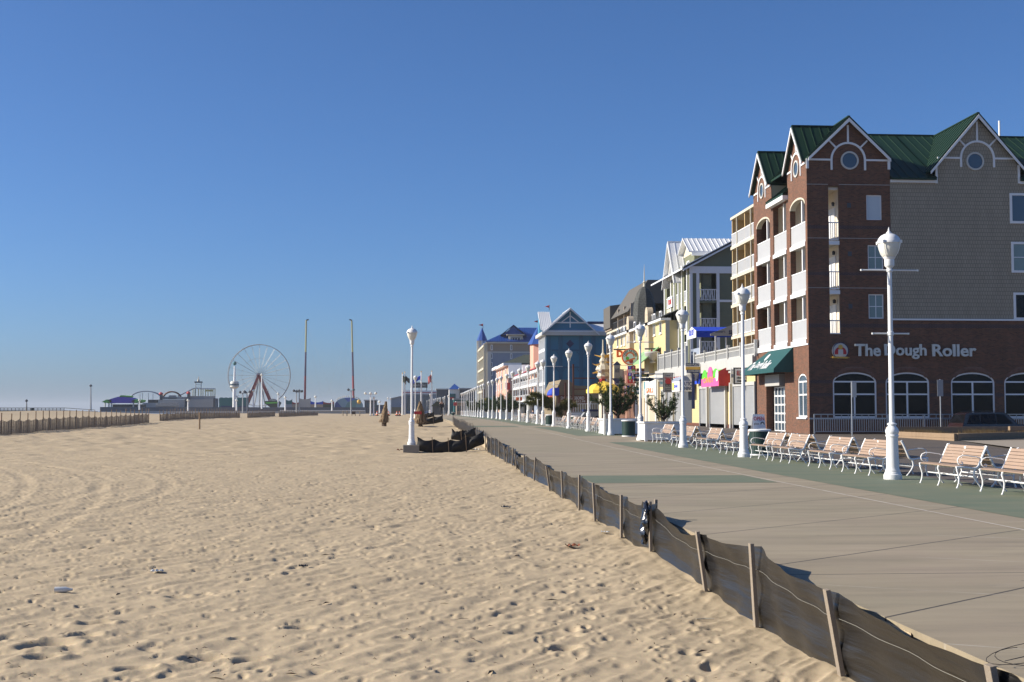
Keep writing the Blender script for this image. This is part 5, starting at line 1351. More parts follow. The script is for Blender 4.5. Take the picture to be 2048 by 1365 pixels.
# pink, green and red awning sign
Yn = Yx(1461, XF); p = onY(1438, 790, Yn); xo = p.x
zb_, zt2 = onX(1461, 772, XF).z, onX(1461, 733, XF).z
t = thing('awning_sign', 'pink and lime arched shop awning with red canvas end', 'awning', (XF, Yn, zb_))
Yf = Yx(1403, xo); Fp = XF_(xo); zpk = onX(1420, 734, xo).z; zmid = onX(1420, 757, xo).z; zlow = onX(1403, 775.5, xo).z
b = MB(); b.prism([(xo, Yn, zb_), (XF-.004, Yn, zb_), (XF-.004, Yn, zt2+.05), (xo, Yn, zt2-.35)], (0, .08, 0)); b.build('end_canvas', M['red'], t)
MB().ubox(Fp, -Yf, -Yn-.09, zb_, zmid, -.06, .0).build('front_panel', M['pinksign'], t)
wf = Yf-Yn
MB().ubox(Fp, -Yf+wf*.36, -Yf+wf*.66, zmid, zpk-wf*.15, -.06, .004).build('crest', M['pinksign'], t)
b = MB(); b.disc(Fp, -Yf+wf*.51, zpk-wf*.15, wf*.15, -.06, .004, 14, 0, math.pi); b.build('crest_top', M['pinksign'], t)
for c in (.18, .80): MB().disc(Fp, -Yf+wf*c, zmid-.35, wf*.175, -.05, -.02, 16, 0, math.pi).build('arch', M['lime'], t)
b = MB(); b.poly([(xo+.02, Yf-.1, zmid+.3), (xo+.02, Yn+.1, zmid+.3), (XF-.01, Yn+.1, zt2), (XF-.01, Yf-.1, zt2)]); b.build('canvas_top', M['lime'], t)
txt('CANDY', Fp, (-Yf+wf*.1, -Yf+wf*.75, zb_+.30, zb_+.75), 'gold', t, .0)
MB().disc(Fp, -Yn-.45, (zb_+zmid)/2+.45, .42, .0, .05, 18).build('badge', M['white'], t)
# white list sign and poster beside it
r = yr(Y0s+3.0, 1469, 1508, 738, 767); FB_ = YF_(Y0s+3.0)
t = sign_box('white menu board with red heading under the teal awning', FB_, r, 'white', .15, 'black')
txt('BULL ON THE BEACH', FB_, sub(r, .04, .96, .52, .88), 'red', t, .155); txt('OPEN PIT BEEF  BAR & GRILL', FB_, sub(r, .05, .95, .30, .44), 'black', t, .155); txt('STEAMED SHRIMP  RAW BAR', FB_, sub(r, .05, .95, .08, .22), 'black', t, .155)
r = yr(Y0s+6.0, 1461, 1469, 737, 768); FB_ = YF_(Y0s+6.0); t = sign_box('narrow white poster with blue writing left of the menu board', FB_, r, 'white', .06); txt('SUBS', (FB_[0], PX, PZ, -PY), sub(r, .1, .9, .4, .6), 'navy', t, .065)
# pole sign: park place jewelers
Yj = Yx(1384, XF-1.0); FJ = YF_(Yj); xj = onY(1385, 745, Yj).x
t = thing('shop_sign', 'navy and gold tiered jewellery sign above the grey patio box sign', 'sign', (xj, Yj, onY(1385, 750, Yj).z))
r1 = yr(Yj, 1371, 1398.5, 727, 733.5); MB().ubox(FJ, *r1, 0, .14).build('top_board', M['navy'], t); txt('PARK PLACE', FJ, sub(r1, 0, 1, .2, .8), 'offwhite', t, .145)
r2 = yr(Yj, 1371, 1403, 734, 741); MB().ubox(FJ, *r2, .02, .12).build('gold_band', M['gold'], t)
r3 = yr(Yj, 1373, 1399, 740, 746.5); MB().ubox(FJ, *r3, .0, .14).build('lower_board', M['navy'], t); txt('JEWELERS', FJ, sub(r3, 0, 1, .15, .85), 'offwhite', t, .145)
MB().ubox(FJ, (r3[0]+r3[1])/2-.12, (r3[0]+r3[1])/2+.12, zDeck0-3.0, r3[2], .04, .1).build('post', M['navy'], t)
MB().lathe([(.25,0),(.3,.05),(.62,.5),(.66,.62),(.45,.75),(.25,.9),(.1,.95)], 16, ((r3[0]+r3[1])/2+.2, Yj+.5, onY(1385, 762, Yj).z)).build('lantern', M['lightgrey'], t)
# patio dining box sign
Yp_ = Yx(1365, XF-1.2); FP = YF_(Yp_); r = yr(Yp_, 1359, 1388, 762, 783)
t = thing('shop_sign', 'grey box sign reading PATIO DINING with a yellow side panel', 'sign', (r[0], Yp_, r[2]))
MB().box(r[0], r[1], Yp_, Yp_+3.2, r[2], r[3]).build('box', M['white'], t)
txt('PATIO', FP, sub(r, .05, .95, .52, .90), 'navy', t, .0, .02); txt('DINING', FP, sub(r, .05, .95, .10, .45), 'navy', t, .0, .02)
MB().prism([(r[0]-.05, Yp_-.05, r[3]), (r[1]+.05, Yp_-.05, r[3]), (r[1]-.3, Yp_-.05, r[3]+.35), (r[0]+.3, Yp_-.05, r[3]+.35)], (0, 3.3, 0)).build('cap', M['greyblue'], t)
FPx = (V((r[0], 0, 0)), -PY, PZ, -PX); rs_ = (-Yp_-2.9, -Yp_-.3, r[2]+.12, r[3]-.12)
MB().ubox(FPx, *rs_, .0, .03).build('side_panel', M['white'], t); MB().ubox(FPx, *sub(rs_, 0, .28, 0, 1), .031, .04).build('yellow_stripe', M['yellowsign'], t); txt('BAR', FPx, sub(rs_, .3, .95, .3, .75), 'bluecanvas', t, .032)
# menu board and red-lettered facade
r = yr(Yx(1336, XF-.9), 1327, 1345, 747, 784); FB_ = YF_(Yx(1336, XF-.9)); t = sign_box('tall grey menu board listing breakfast buffet, lunch and dinner', FB_, r, 'lightgrey', .1, 'darkgrey')
txt("Conner's", FB_, sub(r, .1, .9, .84, .94), 'navy', t, .105); txt('BEACH CAFE', FB_, sub(r, .05, .95, .70, .79), 'red', t, .105); MB().disc(FB_, (r[0]+r[1])/2, r[2]+(r[3]-r[2])*.56, .28, .1, .12, 16).build('round_badge', M['red'], t)
for w_, a in (('Breakfast', .36), ('Buffet', .27), ('Lunch', .15), ('Dinner', .04)): txt(w_, FB_, sub(r, .12, .88, a, a+.08), 'black', t, .105)
F1 = XF_(XF-.15); r = xr(XF-.15, 1346, 1368, 1360, 745, 757); t = sign_box('slanted white sign band with tall red letters above the grey box sign', F1, r, 'white', .1, hang=False); txt('MARTY', F1, sub(r, .02, .98, .1, .9), 'red', t, .105, .03)
r = xr(XF-.3, 1390, 1402, 1400, 747, 768); t = sign_box('blue picture panel between the tiered sign and the pink awning', XF_(XF-.3), r, 'bluecanvas', .1, hang=False); txt('GIFTS', XF_(XF-.3), sub(r, .1, .9, .4, .6), 'white', t, .105)

# sail loft canopy on the deck
Yc_ = Yx(1393, XF-.2)-.35; FC = YF_(Yc_); rr_ = yr(Yc_, 1421, 1512, 655, 672)
t = thing('deck_canopy', 'bright blue canopy with a grey lettered front on the roof deck', 'canopy', (rr_[0], Yc_, zDeck1))
xm = (rr_[0]+rr_[1])/2 + .6; zt3 = onY(1480, 648, Yc_).z
MB().prism([(rr_[0], Yc_, rr_[2]), (rr_[1]+1.5, Yc_, rr_[2]), (rr_[1]+1.5, Yc_, rr_[3]-.1), (xm+.4, Yc_, zt3), (xm-.4, Yc_, zt3), (rr_[0], Yc_, rr_[3]-.55)], (0, .06, 0)).build('front_valance', M['lightgrey'], t)
txt("conner's", FC, sub(rr_, .08, .34, .36, .62), 'navy', t, .0, .004); txt('sail loft', FC, sub(rr_, .38, .74, .16, .86), 'navy', t, .0, .02); txt('DECK', FC, sub(rr_, .80, .96, .30, .52), 'navy', t, .0, .004)
Yb2 = Yx(1376, XF-.2); xl = XF-.2
zsoff = onX(1393, 675, xl).z; zrid = onX(1384, 654, xl).z; Ye_ = Yx(1393, xl)
b = MB(); b.prism([(xl, Yb2, zsoff), (xl, Ye_, zsoff), (xl, Ye_, zsoff+.55), (xl, (Yb2+Ye_)/2, zrid), (xl, Yb2, zsoff+.55)], (.06, 0, 0)); g_ = b.build('gable_end', M['white'], t)
txt('SAIL LOFT', XF_(xl), (-Yb2+.6, -Ye_-.6, zsoff+.25, zsoff+.75), 'bluecanvas', g_, .005)
b = MB(); xa, xb = xl+.05, XF+9; yc2 = (Yb2+Ye_)/2
b.poly([(xa, Ye_, zsoff+.55), (xb, Ye_, zsoff+.55), (xb, yc2, zrid), (xa, yc2, zrid)]); b.poly([(xa, Yb2, zsoff+.55), (xb, Yb2, zsoff+.55), (xb, yc2, zrid), (xa, yc2, zrid)])
b.poly([(xa, Ye_, zsoff+.02), (xb, Ye_, zsoff+.02), (xb, Ye_, zsoff+.55), (xa, Ye_, zsoff+.55)]); b.build('canvas_roof', M['bluecanvas'], t)
for xx in (xl+.4, xl+2.6, xl+5): MB().box(xx-.06, xx+.06, Ye_+.1, Ye_+.22, zDeck1, zsoff+.05).build('post', M['white'], t)
b = MB(); 
for k in range(4): b.box(rr_[0]+.4+2.4*k, rr_[0]+.52+2.4*k, Yc_+.05, Yc_+.15, zDeck1, rr_[2])
b.build('front_post', M['white'], t)

# ------------------------------------------------------------------ yellow balcony hotel
XYH = XF + 1.5
ya, yb = YE + .25, Yx(1467, XYH)
yh = thing('yellow_hotel', 'yellow stucco hotel of open balconies with white railings beside the brick hotel', 'hotel', (XYH, ya, 0))
zf2 = [onX(1500, y, XYH).z for y in (666, 600, 540, 477)]; ztop = onX(1500, 414, XYH).z
MB().box(XYH+1.9, XYH+15, ya, yb, zDeck1-.1, ztop).build('core', M['yellow'], yh)
fyh = XF_(XYH)
for i, z in enumerate(zf2):
    MB().box(XYH-.12, XYH+1.9-.004, ya, yb, z-.22, z).build('floor_slab', M['cream'], yh)
    railing(yh, fyh, -yb+.02, -ya-.02, z, 1.05, .12, panel='lightwhite', bw=.04)
    for k in range(3):
        y_ = ya + (yb-ya)*(k+.5)/3; window(yh, (V((XYH+1.9, 0, 0)), -PY, PZ, -PX), -y_-.7, z+.05, 1.3, 2.0, 'skyglass', 'offwhite', .07, 2, 1, .04, name='sliding_door', sill=False)
MB().box(XYH-.12, XYH+1.9, ya, yb, ztop-.2, ztop).build('roof_slab', M['cream'], yh)
for y_ in (ya+.1, ya+(yb-ya)/3, ya+2*(yb-ya)/3, yb-.1): MB().box(XYH+.0, XYH+1.89, y_-.07, y_+.07, zDeck1, ztop-.2).build('partition', M['yellow'], yh)
for y_ in (ya+(yb-ya)*.5, ya+(yb-ya)*.85): MB().box(XYH-.09, XYH+.02, y_-.05, y_+.05, zDeck1, ztop).build('post', M['cream'], yh)
# end wall and stair head rising behind
MB().box(XYH+2, XYH+6, yb-2, yb+.01, ztop, ztop+1.0).build('stair_head', M['yellow'], yh)

# ------------------------------------------------------------------ olive hotel with white roofs
XO_ = 25.5; YO = Yx(1381, XO_)
oh = thing('olive_hotel', 'olive green hotel with white trim, balconies and white metal roofs', 'hotel', (XO_, YO, gz(YO)))
o1 = lambda px, py: onY(px, py, YO)
FO = YF_(YO)
zfl = [o1(1420, 706).z, o1(1420, 660).z, o1(1420, 602).z]; zev = o1(1420, 545).z
xw = o1(1396.5, 600).x; xw2 = o1(1433, 600).x; xe = o1(1560, 600).x
MB().box(XO_, xw, YO, YO+.3, 5, zev).build('corner_wall', M['olive'], oh)
MB().box(xw2, xe, YO+.0, YO+.3, 5, zev).build('street_wall', M['olive'], oh)
MB().box(xw, xe, YO+3.0, YO+14, 5, zev).build('core', M['olive'], oh)
MB().box(XO_+2.2, xw+.5, YO+.4, Yx(1331, XO_), 0, zev).build('front_core', M['olive'], oh)
b = MB()
for x in (XO_+.0, xw-.18, xw2): b.box(x, x+.28, YO-.10, YO+.18, 5, zev)
for z in zfl[1:]: b.box(xw2+.28, xe, YO-.08, YO+.0, z-.12, z+.1)
b.box(XO_, xe, YO-.12, YO+.1, zev-.1, zev+.55); tr_ = b.build('corner_trim', M['white'], oh)
for z in zfl:
    MB().box(xw+.1, xw2, YO-.05, YO+3, z-.2, z).build('balcony_floor', M['olive'], oh)
    railing(oh, YF_(YO-.02), xw+.15, xw2-.02, z, 1.1, .16, bw=.05)
    for k in range(2): window(oh, YF_(YO+2.98), xw+.35+k*(xw2-xw)*.42, z+.05, (xw2-xw)*.33, 2.1, 'glass', 'white', .12, 2, 1, .06, sill=False)
    b = MB()
    for k in range(3):
        xx = xw + .4 + (xw2-xw-.9)*k/2.4; b.beam((xx, YO+.5, z), (xx+.25, YO+.5, z+1.0), .10, .5, up=(0,1,0)); b.beam((xx+.45, YO+.5, z), (xx+.25, YO+.5, z+.9), .10, .5, up=(0,1,0))
    b.build('deck_chair', M['white'], oh)
# sea front of stacked balconies between olive pilasters
FOx = XF_(XO_)
cols = [1333, 1346, 1352.5, 1361, 1368, 1378.5]
zt4 = onX(1345, 568, XO_).z
for px in cols:
    u = -Yx(px, XO_); MB().ubox(FOx, u-.55, u+.55, 2, zt4+1.2, -.5, .0).build('pilaster', M['olive'], oh); MB().ubox(FOx, u-.6, u-.3, 2, zt4+1.3, -.02, .08).build('corner_board', M['white'], oh)
for i in range(len(cols)-1):
    if cols[i+1]-cols[i] < 7: continue
    ua, ub = -Yx(cols[i], XO_)+.55, -Yx(cols[i+1], XO_)-.55
    for z in zfl:
        z_ = z + .0; MB().ubox(FOx, ua, ub, z_-.35, z_, -2.2, .02).build('balcony_floor', M['cream'], oh); railing(oh, FOx, ua, ub, z_, 1.1, .2, panel='lightwhite', bw=.06)
r = (-Yx(1338, XO_-.1), -Yx(1347, XO_-.1), zfl[2]+.05, zfl[2]+1.15); bn = thing('banner', 'white banner with red writing hung on a balcony of the olive hotel', 'banner', (XO_-.1, Yx(1342, XO_), r[2])); MB().ubox(XF_(XO_-.14), *r, .0, .02).build('cloth', M['white'], bn); txt('FOR RENT', XF_(XO_-.14), sub(r, .1, .9, .25, .75), 'red', bn, .021)
# roofs: sloping main eave, two gables with standing seams
yfar = Yx(1318, XO_)
zl = onX(1381, 541, XO_).z
b = MB()
b.prism([(XO_-.8, YO-.5, zev+.2), (XO_-.8, yfar, zev+.2), (XO_+7.5, yfar, zev+4.6), (XO_+7.5, YO-.5, zev+4.6)], (0,0,.16)); b.build('main_roof', M['whiteroof'], oh)
MB().prism([(XO_+.2, YO-.02, zev+.5), (XO_+7.4, YO-.02, zev+.5), (XO_+7.4, YO-.02, zev+4.45)], (0, .3, 0)).build('gable_wall', M['olive'], oh)
MB().prism([(XO_-.7, YO-.50, zev+.05), (XO_+7.6, YO-.50, zev+4.5), (XO_+7.6, YO-.50, zev+4.9), (XO_-.7, YO-.50, zev+.5)], (0, .14, 0)).build('bargeboard', M['white'], oh)
def front_gable(px0, px1, pxp, ype, yev, xb, lab):
    """gable facing the sea whose ridge runs inland"""
    X = XO_-.3; ya_, yb_ = Yx(px1, X), Yx(px0, X); c = (ya_+yb_)/2; zp = onX(pxp, ype, X).z; ze = onX(px1, yev, X).z
    gable_roof(oh, 'X', c, (yb_-ya_)/2, ze, zp, X-.4, xb, 'whiteroof', over=.5, seam=.62, trim='white', name='gable_roof')
    MB().prism([(X, ya_, ze), (X, yb_, ze), (X, c, zp-.05)], (.3, 0, 0)).build('gable_face', M['offwhite'], oh)
    MB().prism([(X-.03, ya_+1.0, ze+.5), (X-.03, yb_-1.0, ze+.5), (X-.03, c, zp-1.5)], (.02, 0, 0)).build('gable_louvre', M['lightwhite'], oh)
    MB().box(X+.3, X+1, ya_+.2, yb_-.2, zev-.2, ze).build('gable_base', M['white'], oh)
front_gable(1335.5, 1356, 1345.5, 485, 552, XO_+10, '')
Yd = YO + 1.0
zdr, zde, zdb = onY(1420, 479, Yd+2.2).z, onY(1420, 506, Yd).z, onY(1400, 535, Yd).z
xd0, xd1 = onY(1376, 500, Yd).x, onY(1480, 500, Yd).x
b = MB(); b.prism([(xd0, Yd-.3, zde), (xd1, Yd-.3, zde), (xd1, Yd+2.6, zdr), (xd0, Yd+2.6, zdr)], (0,0,.12)); b.prism([(xd0, Yd+2.6, zdr), (xd1, Yd+2.6, zdr), (xd1, Yd+5.5, zde), (xd0, Yd+5.5, zde)], (0,0,.12))
for i in range(12): x = xd0 + (xd1-xd0)*i/11; b.beam((x, Yd-.3, zde+.13), (x, Yd+2.6, zdr+.13), .06, .07)
b.build('dormer_roof', M['whiteroof'], oh)
MB().box(xd0+.6, xd1, Yd, Yd+5, zev, zde-.0).build('dormer_wall', M['olive'], oh)
MB().box(xd0+.3, xd1, Yd-.34, Yd-.2, zde-.3, zde+.02).build('dormer_fascia', M['white'], oh)
MB().prism([(xd0+.55, Yd+.1, zde), (xd0+.55, Yd+5.1, zde), (xd0+.55, Yd+2.6, zdr)], (.1,0,0)).build('dormer_gable', M['cream'], oh)
window(oh, (V((xd0+.58, 0, 0)), -PY, PZ, -PX), -Yd-3.2, zde-1.6, 1.2, 1.1, 'skyglass', 'white', .1, 2, 2)

# ------------------------------------------------------------------ pale yellow building with parapet gables, candy signs
XC = 24.2; yc0, yc1 = Yx(1332, XC), Yx(1226, XC); yq = (yc0+yc1)/2
ch = thing('candy_building', 'pale yellow building with white dormers, stone gable piers and a dark ogee dome', 'building', (XC, yc0, gz(yc0)))
FCx = XF_(XC)
zc_b = onX(1300, 702, XC).z; zc_t = onX(1300, 652, XC).z
MB().box(XC, XC+16, yc0, yc1, 0, zc_t).build('body', M['paleyellow'], ch)
e0 = onX(1330, 636, XC).z
b = MB(); b.ubox(FCx, -yc1-.2, -yc0+.2, zc_t-.02, zc_t+.22, -.5, .5); b.build('cornice', M['white'], ch)
MB().prism([(XC-.5, yc0-.3, zc_t+.2), (XC-.5, yc1, zc_t+.2), (XC+5, yc1, zc_t+2.6), (XC+5, yc0-.3, zc_t+2.6)], (0,0,.1)).build('roof', M['slate'], ch)
MB().box(XC+.01, XC+.4, yc0-.02, yc0+.0, 0, zc_t).build('quoin', M['grey'], ch)
for px in (1323, 1310.5, 1305, 1271, 1265, 1258, 1250, 1244.5, 1237):
    u = -Yx(px, XC); z0 = zc_b + 1.6; window(ch, FCx, u-.55, z0-.2, 1.1, 2.3, 'glass' if px % 2 else 'blind', 'white', .14, 1, 2, .08)
for px, yt in ((1293.5, 616), (1256, 634)):
    u = -Yx(px, XC-.5); zt = onX(px, yt, XC-.5).z; Fp_ = XF_(XC-.5)
    b = MB(); b.ubox(Fp_, u-1.3, u+1.3, 3, zt-2.0, -.6, .0); b.ubox(Fp_, u-.8, u+.8, zt-2.0, zt-.7, -.6, .0); b.disc(Fp_, u, zt-.72, .8, -.6, .0, 14, 0, math.pi)
    pr = b.build('gable_pier', M['beige'], ch); MB().ubox(Fp_, u-.45, u+.45, zc_b+2.2, zt-3.0, .002, .04).build('niche', M['lightgrey'], pr)
# ogee dome with finial
Xd_ = XC+1.9; Yd_ = Yx(1290, Xd_); cz0 = onY(1290, 654, Yd_).z; czt = onY(1290, 573, Yd_).z; hh = czt-cz0; Rd = (onY(1318, 650, Yd_).x - onY(1262, 650, Yd_).x)/2
prof = [(1.0,0),(.98,.05),(.90,.12),(.84,.25),(.80,.40),(.76,.55),(.68,.70),(.54,.83),(.34,.93),(.14,.985),(.02,1.0)]
dm = MB().lathe([(r_*Rd, z_*hh) for r_, z_ in prof], 8, (Xd_, Yd_, cz0)).build('dome', M['slate'], ch)
MB().lathe([(.16,0),(.1,.4),(.2,.5),(.07,.7),(.05,1.6),(.01,2.6)], 8, (Xd_, Yd_, czt-.05)).build('finial', M['cream'], dm)
MB().lathe([(Rd*.93,-2.5),(Rd*.93,.0)], 8, (Xd_, Yd_, cz0)).build('drum', M['beige'], ch)

# tan hotel with mansard roof rising behind
Xm = 31.0; Ym0, Ym1 = Yx(1262, Xm), Yx(1214, Xm)
mh = thing('mansard_hotel', 'tan balcony hotel under a tall dark grey mansard roof behind the dome', 'hotel', (Xm, Ym0, 0))
FM = XF_(Xm); pz = lambda px, py: onX(px, py, Xm).z
zm1 = pz(1235, 620); zm2 = pz(1262, 563)
MB().box(Xm+2, Xm+26, Ym0, Ym1, 0, zm1).build('core', M['yellow'], mh)
for y in (655, 675, 700): z = pz(1240, y); MB().box(Xm, Xm+2, Ym0, Ym1, z-.3, z).build('balcony_slab', M['cream'], mh); railing(mh, FM, -Ym1, -Ym0, z, 1.1, .6, mk='darkgrey', bw=.1)
for k in range(5): y_ = Ym0 + (Ym1-Ym0)*k/4; MB().box(Xm-.02, Xm+2, y_-.15, y_+.15, 0, zm1).build('partition', M['tan'], mh)
ym_ = Ym1 - (Ym1-Ym0)*.30
MB().prism([(Xm-.4, Ym0, zm1-1.2), (Xm+2.6, Ym0, zm2+.3), (Xm+9.5, Ym0, zm2+.3), (Xm+9.5, Ym0, zm1-1.2)], (0, ym_-Ym0, 0)).build('mansard_roof', M['darkroof'], mh)
MB().prism([(Xm-.5, ym_+.1, zm1-2.5), (Xm-.5, ym_+.1, zm1+1.0), (Xm+4.5, ym_+.1, zm2-1.5), (Xm+10, ym_+.1, zm2-1.5), (Xm+10, ym_+.1, zm1-2.5)], (0, Ym1-ym_, 0)).build('lower_mansard', M['darkroof'], mh)
MB().box(Xm-.2, Xm+.5, ym_+.5, Ym1+.4, zm1-2.8, zm1-.6).build('balcony_box', M['tan'], mh)
r = yr(Ym0-.02, 1262, 1332, 583, 608); MB().box(Xm+9, Xm+24, Ym0+1, Ym0+14, zm1-3, pz(1290, 582)-.4).build('rear_roof', M['darkroof'], mh)

# candy signs and other hanging boards (all face up the boardwalk)
def hang(px0, px1, y0, y1, X, mk, lab, frame=None, dep=.15):
    Y = Yx((px0+px1)/2, X); F_ = YF_(Y); r = yr(Y, px0, px1, y0, y1); return sign_box(lab, F_, r, mk, dep, frame), F_, r
Yk_ = Yx(1260, XF-1.5); FK = YF_(Yk_); ck = onY(1260, 714, Yk_); rk = (onY(1275.5, 714, Yk_).x - onY(1244, 714, Yk_).x)/2
t = thing('round_sign', 'round orange-rimmed candy sign above the red letter-tile board', 'sign', (ck.x, Yk_, ck.z-rk))
MB().disc(FK, ck.x, ck.z, rk, -.1, .1, 30).build('disc', M['white'], t)
MB().disc(FK, ck.x, ck.z, rk+.05, -.12, .12, 30, ri=rk*.93).build('rim', M['orange'], t)
MB().disc(FK, ck.x, ck.z+.02, rk*.58, .1, .12, 24, 0, math.pi, rk*.40).build('arch', M['orange'], t)
arc_text('CANDY KITCHEN', FK, ck.x, ck.z, rk*.76, rk*.26, math.pi/2, .235, .02, .105).build('lettering', M['black'], t)
MB().disc(FK, ck.x-rk*.35, ck.z-rk*.2, rk*.22, .1, .125, 12).build('leaf', M['green'], t)
b = MB(); b.beam(V((ck.x-rk*.6, Yk_-.14, ck.z-rk*.6)), V((ck.x+rk*.6, Yk_-.14, ck.z-rk*.2)), .05, rk*.2, up=(0,0,1)); b.build('orange_slice', M['orange'], t)
MB().disc(FK, ck.x+rk*.12, ck.z-rk*.58, rk*.27, .1, .122, 14).build('berry', M['red'], t)
r = yr(Yk_, 1255.5, 1271, 732, 767); t2 = thing('shop_sign', 'red framed board of coloured letter tiles reading TAFFY and FUDGE', 'sign', (r[0], Yk_, r[2]))
MB().ubox(FK, *r, -.08, .08).build('board', M['red'], t2)
for ci, wd in enumerate(('TAFFY', 'FUDGE')):
    for k, chh in enumerate(wd):
        q = sub(r, .08+.46*ci, .46+.46*ci, .98-.192*(k+1)+.012, .98-.192*k); tl = MB().ubox(FK, *q, .08, .10).build('letter_tile', M[['bluecanvas','white','bluecanvas','green','red','red','green','white','bluecanvas','red'][k+5*ci]], t2)
        txt(chh, FK, sub(q, .25, .75, .15, .85), 'white' if (k+5*ci) not in (1, 7) else 'red', tl, .10, .02)
for px in (1253, 1261): p = onY(px, 770, Yk_); MB().tube([(p.x, Yk_+.1, gz(Yk_)), (p.x, Yk_+.1, p.z+1)], .09, 8).build('pole', M['pink'], t2)
X2 = XF-2.0
t, F_, r = hang(1228, 1240, 731, 757, X2, 'lightwhite', 'arrow-shaped grey and navy sign pointing down beside the fifth lamp'); MB().prism([F_[0]+PX*x+PZ*z for x, z in ((r[0]-.15, r[3]), (r[1]+.15, r[3]), ((r[0]+r[1])/2, r[3]+.45))], -PY*.12).build('arrow_top', M['navy'], t); MB().prism([F_[0]+PX*x+PZ*z for x, z in ((r[0]-.3, r[2]), (r[1]+.3, r[2]), ((r[0]+r[1])/2, r[2]-.6))], -PY*.12).build('arrow_tip', M['navy'], t); txt('3rd ST', F_, sub(r, .1, .9, .45, .75), 'navy', t, .155)
t, F_, r = hang(1231, 1246, 740, 772, XF-1.2, 'lightgrey', 'tall navy framed hanging board behind the arrow sign', 'navy'); MB().ubox(F_, *sub(r, 0, 1, 0, .2), .15, .17).build('footer', M['navy'], t); txt('PIZZERIA', F_, sub(r, .05, .95, .06, .15), 'white', t, .17)
t, F_, r = hang(1267, 1297, 748.5, 754.5, 11.9, 'black', 'small black sandwich shop sign hung on the fourth lamp, yellow letters'); txt('SUB', F_, sub(r, .1, .45, .2, .8), 'white', t, .155); txt('WAY', F_, sub(r, .5, .88, .2, .8), 'yellowsign', t, .155)
t, F_, r = hang(1267, 1298, 757, 762.5, 11.9, 'black', 'lower black arrow sign hung on the fourth lamp'); txt('OPEN', F_, sub(r, .15, .8, .3, .7), 'offwhite', t, .155); MB().prism([F_[0]+PX*x+PZ*z for x, z in ((r[1], r[2]-.05), (r[1], r[3]+.05), (r[1]+.3, (r[2]+r[3])/2))], -PY*.12).build('arrow_tip', M['black'], t)
Yo = Yx(1275, XF-1.6); FO2 = YF_(Yo); c = onY(1275, 782, Yo); ro = (onY(1282.5, 782, Yo).x-c.x)
t = thing('round_sign', 'small round pale teal sign below the black sandwich signs', 'sign', (c.x, Yo, c.z-ro)); MB().disc(FO2, c.x, c.z, ro, -.05, .05, 24).build('disc', M['white'], t); MB().disc(FO2, c.x, c.z, ro, .05, .07, 24, ri=ro*.82).build('rim', M['teal'], t); MB().ubox(FO2, c.x-ro*.7, c.x+ro*.7, c.z+.05, c.z+.35, .05, .07).build('band', M['cyan'], t); txt('OCEAN GALLERY', FO2, (c.x-ro*.6, c.x+ro*.6, c.z-.35, c.z-.1), 'teal', t, .05)
t, F_, r = hang(1250, 1260, 772, 788, XF-.6, 'bluecanvas', 'blue picture sign under the taffy board'); MB().ubox(F_, *sub(r, .1, .5, .05, .3), .15, .17).build('white_corner', M['white'], t)
t, F_, r = hang(1262, 1271, 770, 788, XF-.5, 'orange', 'orange framed white poster left of the round teal sign'); MB().ubox(F_, *sub(r, .2, 1, .2, .9), .15, .17).build('poster', M['white'], t)
t, F_, r = hang(1228, 1237, 773, 779, XF-.5, 'pink', 'small pink sign under the arrow board'); txt('ICE', F_, sub(r, .15, .85, .25, .75), 'red', t, .155)
t, F_, r = hang(1249, 1258, 795, 818, XF-.4, 'navy', 'tall navy poster with a pale round picture behind the trash can'); MB().disc(F_, (r[0]+r[1])/2, r[2]+(r[3]-r[2])*.62, (r[1]-r[0])*.34, .15, .17, 14).build('picture', M['lightgrey'], t)
t, F_, r = hang(1288, 1297, 764, 790, XF-.2, 'cyan', 'cyan vertical sign right of the fourth lamp pole'); MB().ubox(F_, *sub(r, .0, .5, .05, .45), .15, .17).build('pale_panel', M['white'], t)
t, F_, r = hang(1319, 1326, 760, 774, XF-.6, 'white', 'small white hanging sign left of the tall menu board', 'darkgrey'); txt('INN', F_, sub(r, .15, .85, .4, .7), 'cyan', t, .155)
# ground-floor candy shops: brick front, green sloped roof sign, letters, cream stalls
yb0, yb1 = Yx(1316, XF-.2), Yx(1228, XF-.2)
cs = thing('candy_shop_front', 'brick and cream shop front with a pale green sloped panel under red letters', 'shop', (XF-.2, yb0, gz(yb0)))
Fs = XF_(XF-.2); ys_ = Yx(1274, XF-.2)
MB().box(XF-.2, XC-.01, ys_, yb1, 0, onX(1290, 734, XF-.2).z).build('brick_front', M['brick'], cs)
MB().box(XF-.2, XC-.01, yb0, ys_-.01, 0, onX(1300, 752, XF-.2).z).build('cream_front', M['cream'], cs)
for a, c in ((1276, 1281), (1283, 1290), (1300, 1312)): MB().ubox(Fs, -Yx(a, XF-.2), -Yx(c, XF-.2), gz(120), onX(1300, 796, XF-.2).z, .01, .06).build('shutter', M['beige'], cs)
for px in (1274, 1282, 1295, 1314): u = -Yx(px, XF-.2); MB().ubox(Fs, u-.2, u+.2, 0, onX(1300, 752, XF-.2).z, .0, .16).build('pilaster', M['white'], cs)
r = xr(XF-.25, 1291, 1313, 1305, 762, 790); sg_ = sign_box('white shop band with orange letters at the cream stall', XF_(XF-.25), r, 'white', .1, hang=False); txt('GRILL', XF_(XF-.25), sub(r, .1, .9, .15, .5), 'orange', sg_, .105, .02)
